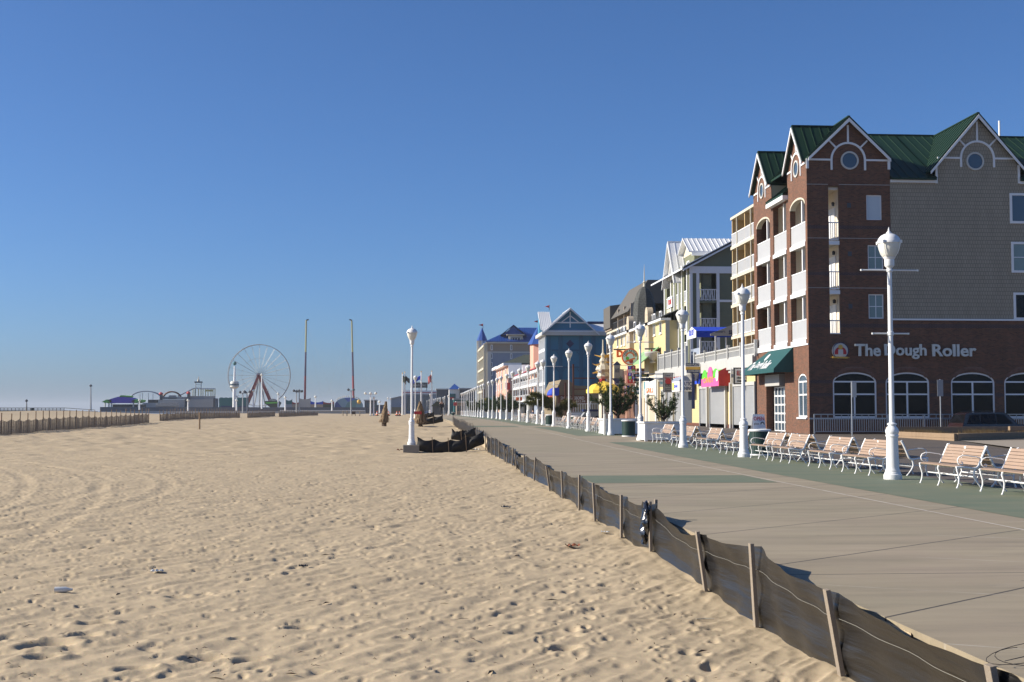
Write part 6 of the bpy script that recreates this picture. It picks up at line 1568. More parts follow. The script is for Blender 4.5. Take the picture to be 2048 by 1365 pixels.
# green sloping panel
a0, a1 = Yx(1296, XF-.2), Yx(1275, XF-.2); zg1 = onX(1290, 729, XF-.4).z; zg2 = onX(1290, 698, XF-.4).z
MB().prism([(XF-1.2, a0-2, zg1), (XF-1.2, a1, zg1), (XF+.6, a1, zg2), (XF+.6, a0-2, zg2)], (0,0,.12)).build('green_panel', mat('pale_green_panel', (.25,.42,.20), .6, .08), cs)
zl_, zh_ = onY(1250, 714, yq).z, onY(1250, 700, yq).z
yl1 = Yx(1240, XF-.8); FL = YF_(yl1); r = yr(yl1, 1232, 1247, 701, 715)
t = thing('letter_sign', 'big red letter D on a rooftop rail left of the round candy sign', 'sign', (r[0], yl1, r[2])); txt('D', FL, r, 'orange', t, 0, .06, .3); MB().ubox(FL, r[0]-.3, r[1]+.8, r[3], r[3]+.15, .1, .2).build('rail', M['darkgrey'], t)
yl2 = Yx(1315, XF+.6); FL = YF_(yl2); r = yr(yl2, 1295, 1331, 700, 713)
t = thing('letter_sign', 'row of big dark red rooftop letters right of the green sloped panel', 'sign', (r[0], yl2, r[2])); txt('ALLE', FL, r, 'red', t, 0, .04, .3); MB().ubox(FL, r[0]-.3, r[1]+.3, r[3], r[3]+.15, .1, .2).build('rail', M['darkgrey'], t)
pu = onY(1303, 727, yl2); u_ = MB().lathe([(.3,0),(.35,.1),(.2,.25),(.75,.7),(.85,1.0),(.8,1.1),(.6,1.15)], 14, (pu.x, yl2-.6, pu.z)).build('roof_urn', M['lightgrey'], smooth=40, org=(pu.x, yl2-.6, pu.z)); tag(u_, 'pale grey stone urn on the roof below the red letters', 'urn')
# ------------------------------------------------------------------ blue building
XB = 22.5; YB_ = Yx(1093, XB)
bb_ = thing('blue_building', 'tall blue building with white gable and white metal roofs, glazed sea front', 'building', (XB, YB_, gz(YB_)))
FB1 = YF_(YB_); bx = lambda px: onY(px, 700, YB_).x; bz = lambda py: onY(1150, py, YB_).z
zBe = bz(671); xR = bx(1262)
MB().box(XB, xR, YB_, YB_+11.5, 0, zBe).build('wall', M['bluewall'], bb_)
b = MB()
for px in (1097, 1121, 1162, 1187): b.ubox(FB1, bx(px-4), bx(px+4), bz(800), zBe-.02, .0, .12)
for py in (701, 735): b.ubox(FB1, bx(1103), bx(1165), bz(py)-.15, bz(py)+.15, .0, .10)
for pc in (1121, 1162):
    for py in (701, 735):
        for s_ in (-1, 1): b.beam((bx(pc), YB_-.05, bz(py+14)), (bx(pc)+s_*.9, YB_-.05, bz(py)), .16, .10, up=(0,1,0))
b.build('pilaster_trim', M['bluetrim'], bb_)
c = (bx(1140), bz(688)); MB().prism([(c[0]-.7, YB_-.01, c[1]), (c[0], YB_-.01, c[1]-.7), (c[0]+.7, YB_-.01, c[1]), (c[0], YB_-.01, c[1]+.7)], (0, -.08, 0)).build('diamond_emblem', M['navy'], bb_)
# roof edge, gutter with pale dentils
b = MB(); b.box(XB-.9, xR, YB_-.9, YB_+.0, zBe-.05, zBe+.55); b.box(XB-.9, XB-.01, YB_+.0, YB_+11.5, zBe-.05, zBe+.55); b.build('eave', M['offwhite'], bb_)
b = MB()
b.prism([(XB-.9, YB_-.9, zBe+.56), (xR, YB_-.9, zBe+.56), (xR, YB_+6, bz(645)), (XB+5.5, YB_+6, bz(645))], (0,0,.2)); b.build('skirt_roof', M['whiteroof'], bb_)
xg = bx(1140); zp = bz(620); half = bx(1192)-xg
MB().prism([(xg-half, YB_-.3, zBe+.6), (xg+half, YB_-.3, zBe+.6), (xg, YB_-.3, zp)], (0, .4, 0)).build('gable_wall', M['bluewall'], bb_)
gable_roof(bb_, 'Y', xg, half, zBe+.5, zp+.1, YB_-1.1, YB_+11, 'whiteroof', over=.5, seam=.9, trim='white', name='gable_roof')
b = MB(); Fg = YF_(YB_-.3); b.ubox(Fg, xg-half*.62, xg+half*.62, bz(646)-.12, bz(646)+.12, .0, .1); b.ubox(Fg, xg-.1, xg+.1, bz(656), zp-.4, .0, .11)
for s_ in (-1, 1): b.beam((xg, YB_-.36, bz(632)), (xg+s_*half*.35, YB_-.36, bz(646)), .18, .1, up=(0,1,0))
b.build('gable_trim', M['white'], bb_)
# stair tower with lean white roof at the sea corner
zt5 = bz(621); x0, x1 = bx(1084), bx(1106)
MB().box(x0+.2, x1-.1, YB_+7.1, YB_+10, zBe, zt5-1.0).build('stair_tower', M['bluewall'], bb_)
b = MB(); b.prism([(x0, YB_+2, zBe+1), (x1+.3, YB_+2, zBe+1), (x1, YB_+7, zt5), (x0-.1, YB_+7, zt5)], (0, 0, .2))
for i in range(7): x = x0 + (x1-x0)*i/6; b.beam((x, YB_+2, zBe+1.22), (x, YB_+7, zt5+.22), .1, .1)
b.build('tower_roof', M['whiteroof'], bb_)
# glazed sea front
Fb2 = XF_(XB); g_u0, g_u1 = -(YB_+11.3), -YB_-.3
MB().ubox(Fb2, g_u0, g_u1, 2, zBe-.1, .0, .05).build('glazing', M['skyglass'], bb_)
b = MB()
for k in range(8): u = g_u0 + (g_u1-g_u0)*k/7; b.ubox(Fb2, u-.22, u+.22, 0, zBe-.06, .05, .3)
for z in (3.4, 6.4, 9.4, 12.4): b.ubox(Fb2, g_u0, g_u1, z-.25, z+.25, .05, .28)
b.build('mullion', M['white'], bb_)
MB().box(xR-8, xR+6, YB_+6, YB_+11, zBe-1, bz(643)).build('rear_block', M['whiteroof'], bb_)
MB().box(xR-7, xR+6, YB_+5.5, YB_+11.3, bz(643)+.01, bz(641)+.2).build('rear_parapet', M['navy'], bb_)
def pennant(lab, px, yb, yt, Y):
    p0, p1 = onY(px, yb, Y), onY(px, yt, Y); t = thing('pennant', lab, 'flag', tuple(p0), group='red pennants on the roofs')
    MB().tube([p0, p1], .07, 6).build('pole', M['darkgrey'], t); h = (p1.z-p0.z)
    b = MB(); n = 6; L = h*.85
    for k in range(n):
        u0, u1 = k/n, (k+1)/n; w0, w1 = h*.26*(1-u0), h*.26*(1-u1); zz = p1.z-h*.28; f = lambda u: .12*math.sin(u*6)
        b.add([(p0.x-L*u0, p0.y+f(u0), zz+w0), (p0.x-L*u1, p0.y+f(u1), zz+w1), (p0.x-L*u1, p0.y+f(u1), zz-w1), (p0.x-L*u0, p0.y+f(u0), zz-w0)], [(0,1,2,3)])
    b.build('cloth', M['red'], t); return t
pennant('red pennant flying over the white lean roof of the blue building', 1098.5, 621, 610.5, YB_+7)

# ------------------------------------------------------------------ blue-roofed hotel with corner turret
XH = 20.5; YH = Yx(975, XH)
hb = thing('turret_hotel', 'big grey-blue and tan hotel with cobalt roof and a corner turret', 'hotel', (XH, YH, gz(YH)))
hx = lambda px: onY(px, 700, YH).x; hz = lambda py: onY(1020, py, YH).z
zt6, zs6 = hz(687), hz(705)
xHR = hx(1125)
MB().box(XH, xHR, YH, YH+40, 0, zs6).build('lower_wall', M['greyblue'], hb)
MB().box(XH, xHR, YH+.01, YH+40, zs6+.01, zt6).build('upper_wall', M['tan'], hb)
FH = YF_(YH)
MB().ubox(FH, XH, xHR, zs6-.2, zs6+.2, .0, .2).build('band', M['offwhite'], hb); MB().ubox(FH, XH-.5, xHR, zt6-.1, zt6+.35, -.1, .7).build('eave', M['cream'], hb)
MB().ubox(FH, XH-.02, XH+1.1, 0, zs6-.2, .0, .25).build('corner_board', M['offwhite'], hb)
for py0, py1, xs in ((690,701,(983.5,1022.5,1074.5)),(707.5,718,(983.5,1022.5)),(725,735,(983.5,)),(742,752,(983.5,))):
    for px in xs: window(hb, FH, hx(px-2), hz(py1), hx(px+2)-hx(px-2), hz(py0)-hz(py1), 'glass', 'white', .2, 1, 1, .12, sill=False)
# roofs
zr6 = hz(656); zpk6 = hz(650); bxr = lambda px: onY(px, 660, YH+10).x
b = MB(); b.prism([(XH-.6, YH-.8, zt6+.36), (xHR, YH-.8, zt6+.36), (xHR, YH+10, zr6+.5), (XH+9, YH+10, zr6+.5)], (0, 0, .2)); b.prism([(XH-.6, YH-.8, zt6+.36), (XH+9, YH+10, zr6+.5), (XH+9, YH+30, zr6+.5), (XH-.6, YH+40, zt6+.36)], (0, 0, .2))
for i in range(34): x = XH + (xHR-XH)*i/33; u = min(1, max(0, (x-XH)/9)) if x < XH+9 else 1; b.beam((x, YH-.8, zt6+.58), (x, YH-.8+10.8*u, zt6+.58+(zr6+.14-zt6)*u), .12, .12)
b.build('hip_roof', M['blueroof'], hb)
xd = hx(1028); gable_roof(hb, 'Y', xd, hx(1052)-xd, hz(669), hz(650), YH+1.5, YH+18, 'blueroof', over=.4, seam=1.0, name='cross_gable')
MB().prism([(xd-(hx(1050)-xd), YH+2.2, hz(670)), (xd+(hx(1050)-xd), YH+2.2, hz(670)), (xd, YH+2.2, hz(651.5))], (0, .3, 0)).build('gable_face', M['blueroof'], hb)
MB().box(hx(1018), hx(1046), YH+.6, YH+6, hz(684), hz(671)).build('dormer', M['cream'], hb); 
window(hb, YF_(YH+.59), hx(1020.5), hz(682.5), hx(1043)-hx(1020.5), hz(673)-hz(682.5), 'glass', 'offwhite', .3, 1, 1, .2, sill=False)
MB().box(hx(1014), hx(1049), YH-.4, YH+6.2, hz(671)+.01, hz(669.5)+.1).build('dormer_roof', M['cream'], hb)
railing(hb, YF_(YH+.5), hx(1019), hx(1046), hz(684), 1.2, .8, bw=.15)
# sea front and turret
FH2 = XF_(XH)
for k, z in enumerate((4, 7.4, 10.8, 14.2, 17.6, 21.0)):
    MB().ubox(FH2, -(YH+38), -YH-.5, z-.3, z+.3, .0, 1.3).build('balcony_slab', M['cream'], hb)
MB().ubox(FH2, -(YH+38), -YH-.6, 0, zt6-.3, .01, .04).build('glazing', M['skyglass'], hb)
for k in range(9): u = -(YH+38) + 37.5*k/8; MB().ubox(FH2, u-.4, u+.4, 0, zt6, .05, 1.1).build('pier', M['cream'], hb)
Yt = YH+36; xt = onY(964, 750, Yt).x; rt = (onY(972, 750, Yt).x-onY(955, 750, Yt).x)/2; ztt = onY(964, 682, Yt).z; ztp = onY(964, 657, Yt).z
tu = MB().lathe([(rt,0),(rt,ztt)], 8, (xt, Yt, 0)).build('turret', M['cream'], hb)
MB().lathe([(rt*1.3,0),(rt*.1,ztp-ztt),(0.02,ztp-ztt+.3)], 8, (xt, Yt, ztt)).build('turret_roof', M['blueroof'], tu)
for k in range(6):
    z = 2.2 + k*(ztt-2.2)/6; b = MB(); b.lathe([(rt*1.01,0),(rt*1.01,1.9)], 8, (xt, Yt, z)); b.build('turret_glazing', M['blind'], tu); MB().lathe([(rt*1.06,-.35),(rt*1.06,.0)], 8, (xt, Yt, z)).build('turret_band', M['white'], tu)
b = MB()
for k in range(8): a = 2*math.pi*k/8; b.box(xt+rt*1.03*math.cos(a)-.3, xt+rt*1.03*math.cos(a)+.3, Yt+rt*1.03*math.sin(a)-.3, Yt+rt*1.03*math.sin(a)+.3, 0, ztt)
b.build('turret_post', M['offwhite'], tu)
pennant('red pennant on the cobalt turret tip', 966, 658, 647.5, Yt)
pennant('red pennant beside the lean white roof, left of the blue building', 1081, 655, 639, YB_+30)
tq = onY(1079, 650, YB_+30); MB().lathe([(2.4,0),(.05,4.2)], 8, (tq.x, YB_+30, tq.z-4)).build('rear_turret_roof', M['blueroof'], hb); MB().lathe([(1.9,0),(1.9,tq.z-4)], 8, (tq.x, YB_+30, 0)).build('rear_turret', M['pink'], hb)

# ------------------------------------------------------------------ pink hotel, red-roofed porch building, green hip roof behind
XP = 22.0; YP = Yx(1027, XP)
pk_ = thing('pink_building', 'pink beach hotel with flat white cornices left of the red-roofed porches', 'building', (XP, YP, gz(YP)))
for px0, px1, yt, lab in ((992, 1001, 738, 0), (1001, 1016, 732, 1)):
    Ya_, Yb_ = Yx(px1, XP), Yx(px0, XP); zt = onX(px1, yt, XP).z
    MB().box(XP, XP+3, Ya_, Yb_-.1, 0, zt).build('wall', M['pink'], pk_); MB().box(XP-1.2, XP+3.3, Ya_-.6, Yb_+.2, zt+.01, zt+.7).build('cornice', M['white'], pk_)
    for z in (3.5, 7.0, 10.2):
        for k in range(2): u = -(Ya_ + (Yb_-Ya_)*(k+.5)/2); window(pk_, XF_(XP), u-1.2, z, 2.4, 2.0, 'blind', 'white', .3, 1, 1, .2, sill=False)
gh = thing('green_roof_building', 'low building with a dark green hip roof before the cobalt-roofed hotel', 'building', (0, 0, 0)); ORG[gh.name] = V((0,0,0))
Yg = YB_ + 106; g0, g1 = onY(1005, 728, Yg), onY(1090, 728, Yg); zr_ = onY(1050, 711, Yg+8).z
gh.location = (g0.x, Yg, 0); ORG[gh.name] = V((g0.x, Yg, 0))
MB().box(g0.x+.5, g1.x+4, Yg+.5, Yg+16, 0, g0.z).build('wall', M['tan'], gh)
MB().prism([(g0.x, Yg, g0.z), (g1.x+5, Yg, g0.z), (g1.x+5, Yg+8, zr_), (g0.x+6.5, Yg+8, zr_)], (0, 0, .2)).build('hip_roof', M['darkgreenroof'], gh)
MB().prism([(g0.x, Yg, g0.z), (g0.x+6.5, Yg+8, zr_), (g0.x+6.5, Yg+8.1, zr_), (g0.x, Yg+16, g0.z)], (0, 0, .2)).build('hip_end', M['darkgreenroof'], gh)
XR = 22.0; YR0, YR1 = Yx(1076, XR), Yx(1027, XR)
rp = thing('porch_building', 'white double-decker porch building with red roofs and pointed gablets', 'building', (XR, YR0, gz(YR0)))
zz = lambda px, py: onX(px, py, XR).z
zf0, zf1, zrr = zz(1068, 799), zz(1068, 769), zz(1068, 742)
MB().box(XR+3, XR+14, YR0+.2, YR1, 0, zrr).build('wall', M['tan'], rp)
MB().box(XR+2.95, XR+2.99, YR0+.5, YR1-.5, zf0+.3, zrr-.6).build('glazing', M['glass'], rp)
for z in (zf0, zf1, zrr): MB().box(XR-.3, XR+3, YR0, YR1, z-.35, z+.1).build('porch_floor', M['white'], rp)
FXr = XF_(XR)
for z in (zf0, zf1): railing(rp, FXr, -YR1, -YR0, z, 1.1, .35, bw=.10)
n = 9
for k in range(n+1): y_ = YR0 + (YR1-YR0)*k/n; MB().box(XR-.15, XR+.1, y_-.13, y_+.13, 0, zrr).build('porch_post', M['white'], rp)
b = MB()
for k in range(26): y_ = YR0 + (YR1-YR0)*k/25; b.lathe([(.02,0),(.16,.1),(.02,.3)], 6, (XR-.4, y_, zrr-.7))
b.build('eave_lights', M['white'], rp)
MB().prism([(XR-.5, YR0-.4, zrr+.12), (XR-.5, YR1, zrr+.12), (XR+6, YR1, zz(1068, 736)+2.2), (XR+6, YR0-.4, zz(1068, 736)+2.2)], (0, 0, .2)).build('roof', M['redroof'], rp)
for px in (1050, 1022): y_ = Yx(px, XR); h = zz(px, 730); MB().prism([(XR-.6, y_-1.4, zrr+.2), (XR-.6, y_+1.4, zrr+.2), (XR-.6, y_, h)], (4, 0, 0)).build('gablet', M['white'], rp)
for z in (zf0, zf1): MB().box(XR+.2, XR+3, YR0-.06, YR0-.02, z+.3, z+3.2).build('end_screen', M['grey'], rp)
# red and gold shop awnings beyond
XN = 20.0
for i, (px, y0, y1, wpx, mk, lab) in enumerate(((1016, 766, 780, 8, 'red', 'red canvas awning below the pink hotel'), (1022, 781, 796, 8, 'brown', 'brown wooden sign board on the far shops'), (1020, 790, 800, 10, 'orange', 'orange canopy over the far pines'), (971, 797, 803, 4, 'yellowsign', 'small yellow shop sign far along the row'), (982, 796, 805, 4, 'cyan', 'small light blue shop sign far along the row'), (993, 809, 825, 6, 'gold', 'yellow-brown kiosk front behind the far planters'), (967, 779, 797, 5, 'brown', 'tall brown board before the far grey-blue hotel'), (1038, 795, 802, 12, 'orange', 'orange and green stall front above the far pines'), (1070, 775, 797, 4, 'white', 'tall white sign blade beside the porch building'), (1113, 776, 792, 9, 'bluecanvas', 'blue box sign with a beach ball beside the tan building'))):
    Y = Yx(px, XN - .15*i); F_ = YF_(Y); r = yr(Y, px-wpx/2, px+wpx/2, y0, y1); sign_box(lab, F_, r, mk, .4, cat='sign', hang=True)
Y = Yx(1112, 19.2); c = onY(1110, 792, Y); r_ = 1.15; t = thing('beach_ball_sign', 'big blue and red beach ball figure hung in front of the blue box sign', 'sign', (c.x, Y, c.z-r_))
MB().lathe([(r_*math.sin(math.pi*k/14+1e-3), -r_*math.cos(math.pi*k/14)) for k in range(7, 15)], 18, tuple(c)).build('upper_half', M['bluecanvas'], t, smooth='all')
MB().lathe([(r_*math.sin(math.pi*k/14+1e-3), -r_*math.cos(math.pi*k/14)) for k in range(0, 8)], 18, tuple(c)).build('lower_half', M['red'], t, smooth='all')

# ------------------------------------------------------------------ tan buffet building with the brown sign
XS = 24.0; YS = Yx(1148, 21.0)
sb = thing('buffet_building', 'tan flat buffet building with a brown sign board and white stair rails', 'building', (onY(1107, 760, YS).x, YS, gz(YS)))
s0, s1 = onY(1107, 800, YS), onY(1245, 762, YS); FS2 = YF_(YS); sx = lambda px: onY(px, 800, YS).x; szz = lambda py: onY(1160, py, YS).z
MB().prism([(sx(1110), YS, 0), (sx(1250), YS, 0), (sx(1250), YS, szz(772)), (sx(1158), YS, szz(772)), (sx(1150), YS, szz(771)), (sx(1137), YS, szz(760)), (sx(1122), YS, szz(760)), (sx(1113), YS, szz(779))], (0, 16, 0)).build('wall', M['tanwall'], sb)
r = yr(YS, 1116, 1173, 791, 807); bd = MB().ubox(FS2, *r, .0, .2).build('sign_board', M['brown'], sb)
txt('SMORGASBORD', FS2, sub(r, .03, .97, .45, .85), 'offwhite', bd, .205, .01); txt('$12.99', FS2, sub(r, .60, .97, .06, .36), 'offwhite', bd, .205, .01)
for px, yt in ((1130, 766), (1146, 729)): MB().box(sx(px)-.12, sx(px)+.12, YS-.5, YS-.3, 0, szz(yt)).build('sign_mast', M['brown'], sb)
for y in (757, 779): MB().box(sx(1146), sx(1190), YS-.45, YS-.35, szz(y)-.08, szz(y)+.08).build('mast_arm', M['brown'], sb)
zfl_ = szz(826); b = MB(); b.box(sx(1133), sx(1203), YS-5, YS-.2, zfl_-.3, zfl_); b.build('landing', M['white'], sb)
railing(sb, YF_(YS-5), sx(1133), sx(1203), zfl_, szz(808)-zfl_, .3, bw=.06)
b = MB(); b.beam((sx(1155), YS-5.3, zfl_-2.2), (sx(1172), YS-5.3, zfl_+1.6), .12, .1); 
for k in range(6): b.box(sx(1155+3*k), sx(1155+3*k)+.07, YS-5.34, YS-5.26, zfl_-2.5, zfl_-2.2+.76*k*.95)
b.build('stair_rail', M['white'], sb)
b = MB(); xk = sx(1127); Yw = YS-10
for k in range(7): b.box(onY(1115+2.3*k, 830, Yw).x, onY(1117+2.3*k, 830, Yw).x, Yw, Yw+.1, gz(Yw), onY(1120, 820, Yw).z)
o = b.build('wood_screen', M['wood'], org=(xk, Yw, gz(Yw))); tag(o, 'reddish-brown wooden slat screen left of the white stairs', 'screen')
Yd_2 = YS-8; p0, p1 = onY(1162, 836, Yd_2), onY(1203, 819, Yd_2)
t = thing('cart', 'grey covered cart with dark blue lid beside the white stair rail', 'cart', (p0.x, Yd_2, gz(Yd_2))); MB().prism([(p0.x, Yd_2, gz(Yd_2)+.3), (p1.x, Yd_2, gz(Yd_2)+.3), (p1.x, Yd_2, p1.z-.3), (p0.x+.6, Yd_2, p1.z-.3)], (0, 1.6, 0)).build('cover', M['grey'], t); MB().box(p0.x+.3, p1.x+.1, Yd_2-.1, Yd_2+1.7, p1.z-.29, p1.z).build('lid', M['navy'], t)
for x in (p0.x+.6, p1.x-.6): MB().tube([(x, Yd_2-.05, gz(Yd_2)+.25), (x, Yd_2+.05, gz(Yd_2)+.25)], .25, 12).build('wheel', M['black'], t)
# ornate carnival figure with pale rigging, and yellow canopy stall
Yo_ = Yx(1210, 21.5); t = thing('ship_sculpture', 'tall pale ornate ship-like sculpture with masts over a red and yellow stall', 'sculpture', (onY(1209, 790, Yo_).x, Yo_, gz(Yo_)))
ox = lambda px: onY(px, 760, Yo_).x; oz = lambda py: onY(1209, py, Yo_).z
MB().box(ox(1203), ox(1210), Yo_, Yo_+2.5, oz(777), oz(758)).build('red_base', M['red'], t); MB().box(ox(1203.5), ox(1225), Yo_+.2, Yo_+2.5, 0, oz(777)-.01).build('stall_wall', M['cream'], t)
b = MB(); b.lathe([(.5,0),(.75,.3),(.6,.8),(.9,1.1),(.7,1.5),(.35,1.8),(.45,2.1),(.2,2.5),(.28,2.8),(.1,3.1),(.05,4.6)], 9, (ox(1208.5), Yo_+1, oz(758))); b.build('hull_tower', M['cream'], t)
b = MB(); rs_2 = random.Random(2)
for k in range(12): a = rs_2.uniform(0, 6.28); z = rs_2.uniform(.3, 2.8); b.tube([(ox(1208.5), Yo_+1, oz(758)+z), (ox(1208.5)+1.3*math.cos(a), Yo_+1+.6*math.sin(a), oz(758)+z+rs_2.uniform(-.3,.8))], [.13,.03], 5)
b.build('spar', M['gold'], t); MB().prism([(ox(1196), Yo_, oz(744)), (ox(1203), Yo_, oz(748)), (ox(1203), Yo_, oz(740))], (0, .5, 0)).build('horn', M['white'], t)
Yt_ = Yx(1203, 19.5); q0, q1 = onY(1193, 787, Yt_), onY(1222, 774, Yt_); t = thing('stall_umbrella', 'yellow stall canopy peeking out above the large pine', 'canopy', ((q0.x+q1.x)/2, Yt_, gz(Yt_)))
MB().lathe([(1.9,0),(1.9,.35),(1.3,.9),(.1,1.3)], 8, ((q0.x+q1.x)/2, Yt_, q0.z)).build('canopy', M['yellowsign'], t); MB().tube([((q0.x+q1.x)/2, Yt_, gz(Yt_)), ((q0.x+q1.x)/2, Yt_, q0.z+.9)], .06, 6).build('pole', M['white'], t)
# small service kiosks and doors between the far shops
for i, (px0, px1, y0, y1, mk, lab) in enumerate(((1058, 1072, 806, 836, 'lightgrey', 'grey shop front under the porch building'), (1074, 1092, 801, 834, 'greyblue', 'pale blue shuttered shop front behind the leaning pine'), (1092, 1113, 790, 834, 'white', 'white stall front with vertical strips left of the tan building'), (1040, 1056, 806, 832, 'cream', 'cream shop front beyond the porch building'), (1000, 1040, 800, 830, 'tan', 'tan shop fronts below the pink hotel'), (940, 1000, 803, 829, 'grey', 'grey low shop row far along the boardwalk'))):
    Y = Yx((px0+px1)/2, 19.0 + .4*i); A, B = onY(px0, y1, Y), onY(px1, y0, Y)
    t = thing('small_shop', lab, 'shop', (A.x, Y, gz(Y))); MB().box(A.x, B.x, Y, Y+5, gz(Y)-.3, B.z).build('wall', M[mk], t); MB().box(A.x-.3, B.x+.3, Y-.8, Y-.01, B.z-.3, B.z).build('fascia', M['white'], t)
    k = max(2, int((B.x-A.x)/1.4))
    for j in range(k): MB().box(A.x+(B.x-A.x)*(j+.15)/k, A.x+(B.x-A.x)*(j+.8)/k, Y-.05, Y-.005, gz(Y), gz(Y)+2.3).build('door', M['glass' if j % 2 else 'offwhite'], t)

# ------------------------------------------------------------------ people far off (continuous skinned bodies)
def person(lab, loc, rz, joints, edges, radii, cloth, seat=False):
    t = thing('person', lab, 'person', loc, rz, local=True)
    me = bpy.data.meshes.new('body'); me.from_pydata(joints, edges, []); o = bpy.data.objects.new('body', me); COL.objects.link(o)
    md = o.modifiers.new('skin', 'SKIN'); sv = me.skin_vertices[0].data if me.skin_vertices else None
    if sv is None:
        bm = bmesh.new(); bm.from_mesh(me); bm.verts.layers.skin.verify(); bm.to_mesh(me); bm.free(); sv = me.skin_vertices[0].data
    for i, r in enumerate(radii): sv[i].radius = (r, r); sv[i].use_root = (i == 0)
    o.modifiers.new('sub', 'SUBSURF').levels = 1; o.modifiers['sub'].render_levels = 1
    dg = bpy.context.evaluated_depsgraph_get(); m2 = bpy.data.meshes.new_from_object(o.evaluated_get(dg)); bpy.data.objects.remove(o)
    m2.materials.clear()
    for k in ('skin', cloth, 'darkcloth'): m2.materials.append(M[k])
    zmax = max(v.co.z for v in m2.vertices)
    hip = joints[0][2]
    for p in m2.polygons: p.material_index = 0 if p.center.z > zmax-.27 else (1 if p.center.z > hip-.02 else 2); p.use_smooth = True
    ob = bpy.data.objects.new('body', m2); COL.objects.link(ob); ob.parent = t
    hd = joints[4]; h = MB(); h.lathe([(.02,.13),(.085,.09),(.105,.02),(.10,-.05),(.08,-.09)], 10, (hd[0]-.015, hd[1], hd[2]+.02)); h.build('hair', M['hair'], t, smooth='all')
    return t
stand = [(0,0,.92),(0,0,1.15),(0,0,1.40),(0,0,1.52),(0,0,1.64),(0,.19,1.42),(.02,.24,1.15),(.06,.23,.90),(0,-.19,1.42),(-.02,-.24,1.15),(.03,-.23,.90),(0,.10,.86),(.03,.11,.48),(-.02,.11,.07),(.14,.12,.04),(0,-.10,.86),(-.04,-.11,.48),(-.08,-.11,.07),(.06,-.12,.04)]
ed = [(0,1),(1,2),(2,3),(3,4),(2,5),(5,6),(6,7),(2,8),(8,9),(9,10),(0,11),(11,12),(12,13),(13,14),(0,15),(15,16),(16,17),(17,18)]
rd = [.15,.14,.16,.065,.105,.075,.055,.04,.075,.055,.04,.095,.07,.05,.04,.095,.07,.05,.04]
sit = [(0,0,.50),(.06,0,.75),(.12,0,1.0),(.15,0,1.12),(.18,0,1.24),(.12,.19,1.02),(.20,.23,.80),(.38,.16,.70),(.12,-.19,1.02),(.20,-.23,.80),(.38,-.16,.70),(.05,.10,.50),(.45,.13,.50),(.42,.13,.10),(.56,.13,.05),(.05,-.10,.50),(.45,-.13,.50),(.42,-.13,.10),(.56,-.13,.05)]
Y = Yx(1068, 13.2); p = onY(1068, 838, Y); person('person in a dark blue jacket seated among the far benches', (p.x, Y, gz(Y)+.02), math.pi, sit, ed, rd, 'bluecloth')
Y = 150; p = onY(883, 831, Y); person('person in dark clothes standing far down the boardwalk by the bend', (p.x, Y, p.z), 2.0, stand, ed, rd, 'darkcloth')

# ------------------------------------------------------------------ end of the boardwalk: museum with black sign, flags, kiosks
Ye = 620; ex = lambda px: onY(px, 800, Ye).x; ez = lambda py: onY(800, py, Ye).z
mu = thing('museum_building', 'long grey building with a white red-striped fascia and black roof sign', 'building', (ex(808), Ye, ez(826)))
MB().box(ex(808), ex(873), Ye, Ye+25, -.5, ez(789)).build('wall', M['greyblue'], mu); MB().box(ex(806), ex(873.5), Ye-1, Ye+25.5, ez(789)+.01, ez(781.5)).build('fascia', M['white'], mu); MB().box(ex(806)-.02, ex(873.5), Ye-1.15, Ye-1.01, ez(786.5), ez(785)).build('red_stripe', M['red'], mu)
for a, c in ((814, 822), (833, 845), (847, 860)): MB().box(ex(a), ex(c), Ye-.2, Ye-.02, ez(822), ez(791)).build('window', M['skyglass'], mu)
r = (ex(820.5), ex(855), ez(776), ez(765.5)); sg2 = MB().box(r[0], r[1], Ye-1.4, Ye-.6, r[2], r[3]).build('roof_sign', M['black'], mu); txt('Believe It or Not!', YF_(Ye-1.4), sub(r, .04, .96, .28, .75), 'offwhite', sg2, .01, .01, .08)
b = MB()
for px in (823, 838, 853): b.box(ex(px)-.15, ex(px)+.15, Ye-1, Ye-.7, ez(782), r[2])
b.build('sign_leg', M['grey'], mu)
hl_ = thing('hall', 'low grey hall with a sloping roof left of the flagpoles', 'building', (ex(782), Ye-10, .2)); MB().prism([(ex(783), Ye-10, -.5), (ex(808), Ye-10, -.5), (ex(808), Ye-10, ez(793)), (ex(783), Ye-10, ez(799))], (0, 20, 0)).build('wall', M['greyblue'], hl_); MB().prism([(ex(781.5), Ye-11, ez(799)+.02), (ex(808), Ye-11, ez(793)+.02), (ex(808), Ye-11, ez(791.5)), (ex(781.5), Ye-11, ez(797.5))], (0, 22, 0)).build('roof', M['lightgrey'], hl_)
MB().box(ex(784), ex(806), Ye-10.3, Ye-10.02, .2, ez(815)).build('base_wall', M['tanwall'], hl_)
ki = thing('kiosk', 'small dark kiosk with a pyramid roof before the museum', 'kiosk', (onY(875, 828, 400).x, 400, .3))
kx = lambda px: onY(px, 820, 400).x; kz = lambda py: onY(870, py, 400).z
MB().box(kx(865), kx(884), 400, 403, 0, kz(813)).build('wall', M['darkgrey'], ki); MB().prism([(kx(862), 399.5, kz(813)), (kx(887), 399.5, kz(813)), (kx(877), 399.5, kz(803)), (kx(873), 399.5, kz(803))], (0, 4, 0)).build('roof', M['darkgreenroof'], ki); MB().prism([(kx(875), 399.4, kz(804)), (kx(876), 399.4, kz(804)), (kx(875.5), 399.4, kz(800))], (0, .3, 0)).build('finial', M['white'], ki)
gt = thing('gatehouse', 'white gatehouse with a cobalt blue pyramid roof at the end of the boardwalk', 'building', (onY(909, 828, 520).x, 520, .3)); gx = lambda px: onY(px, 800, 520).x; gzz = lambda py: onY(900, py, 520).z
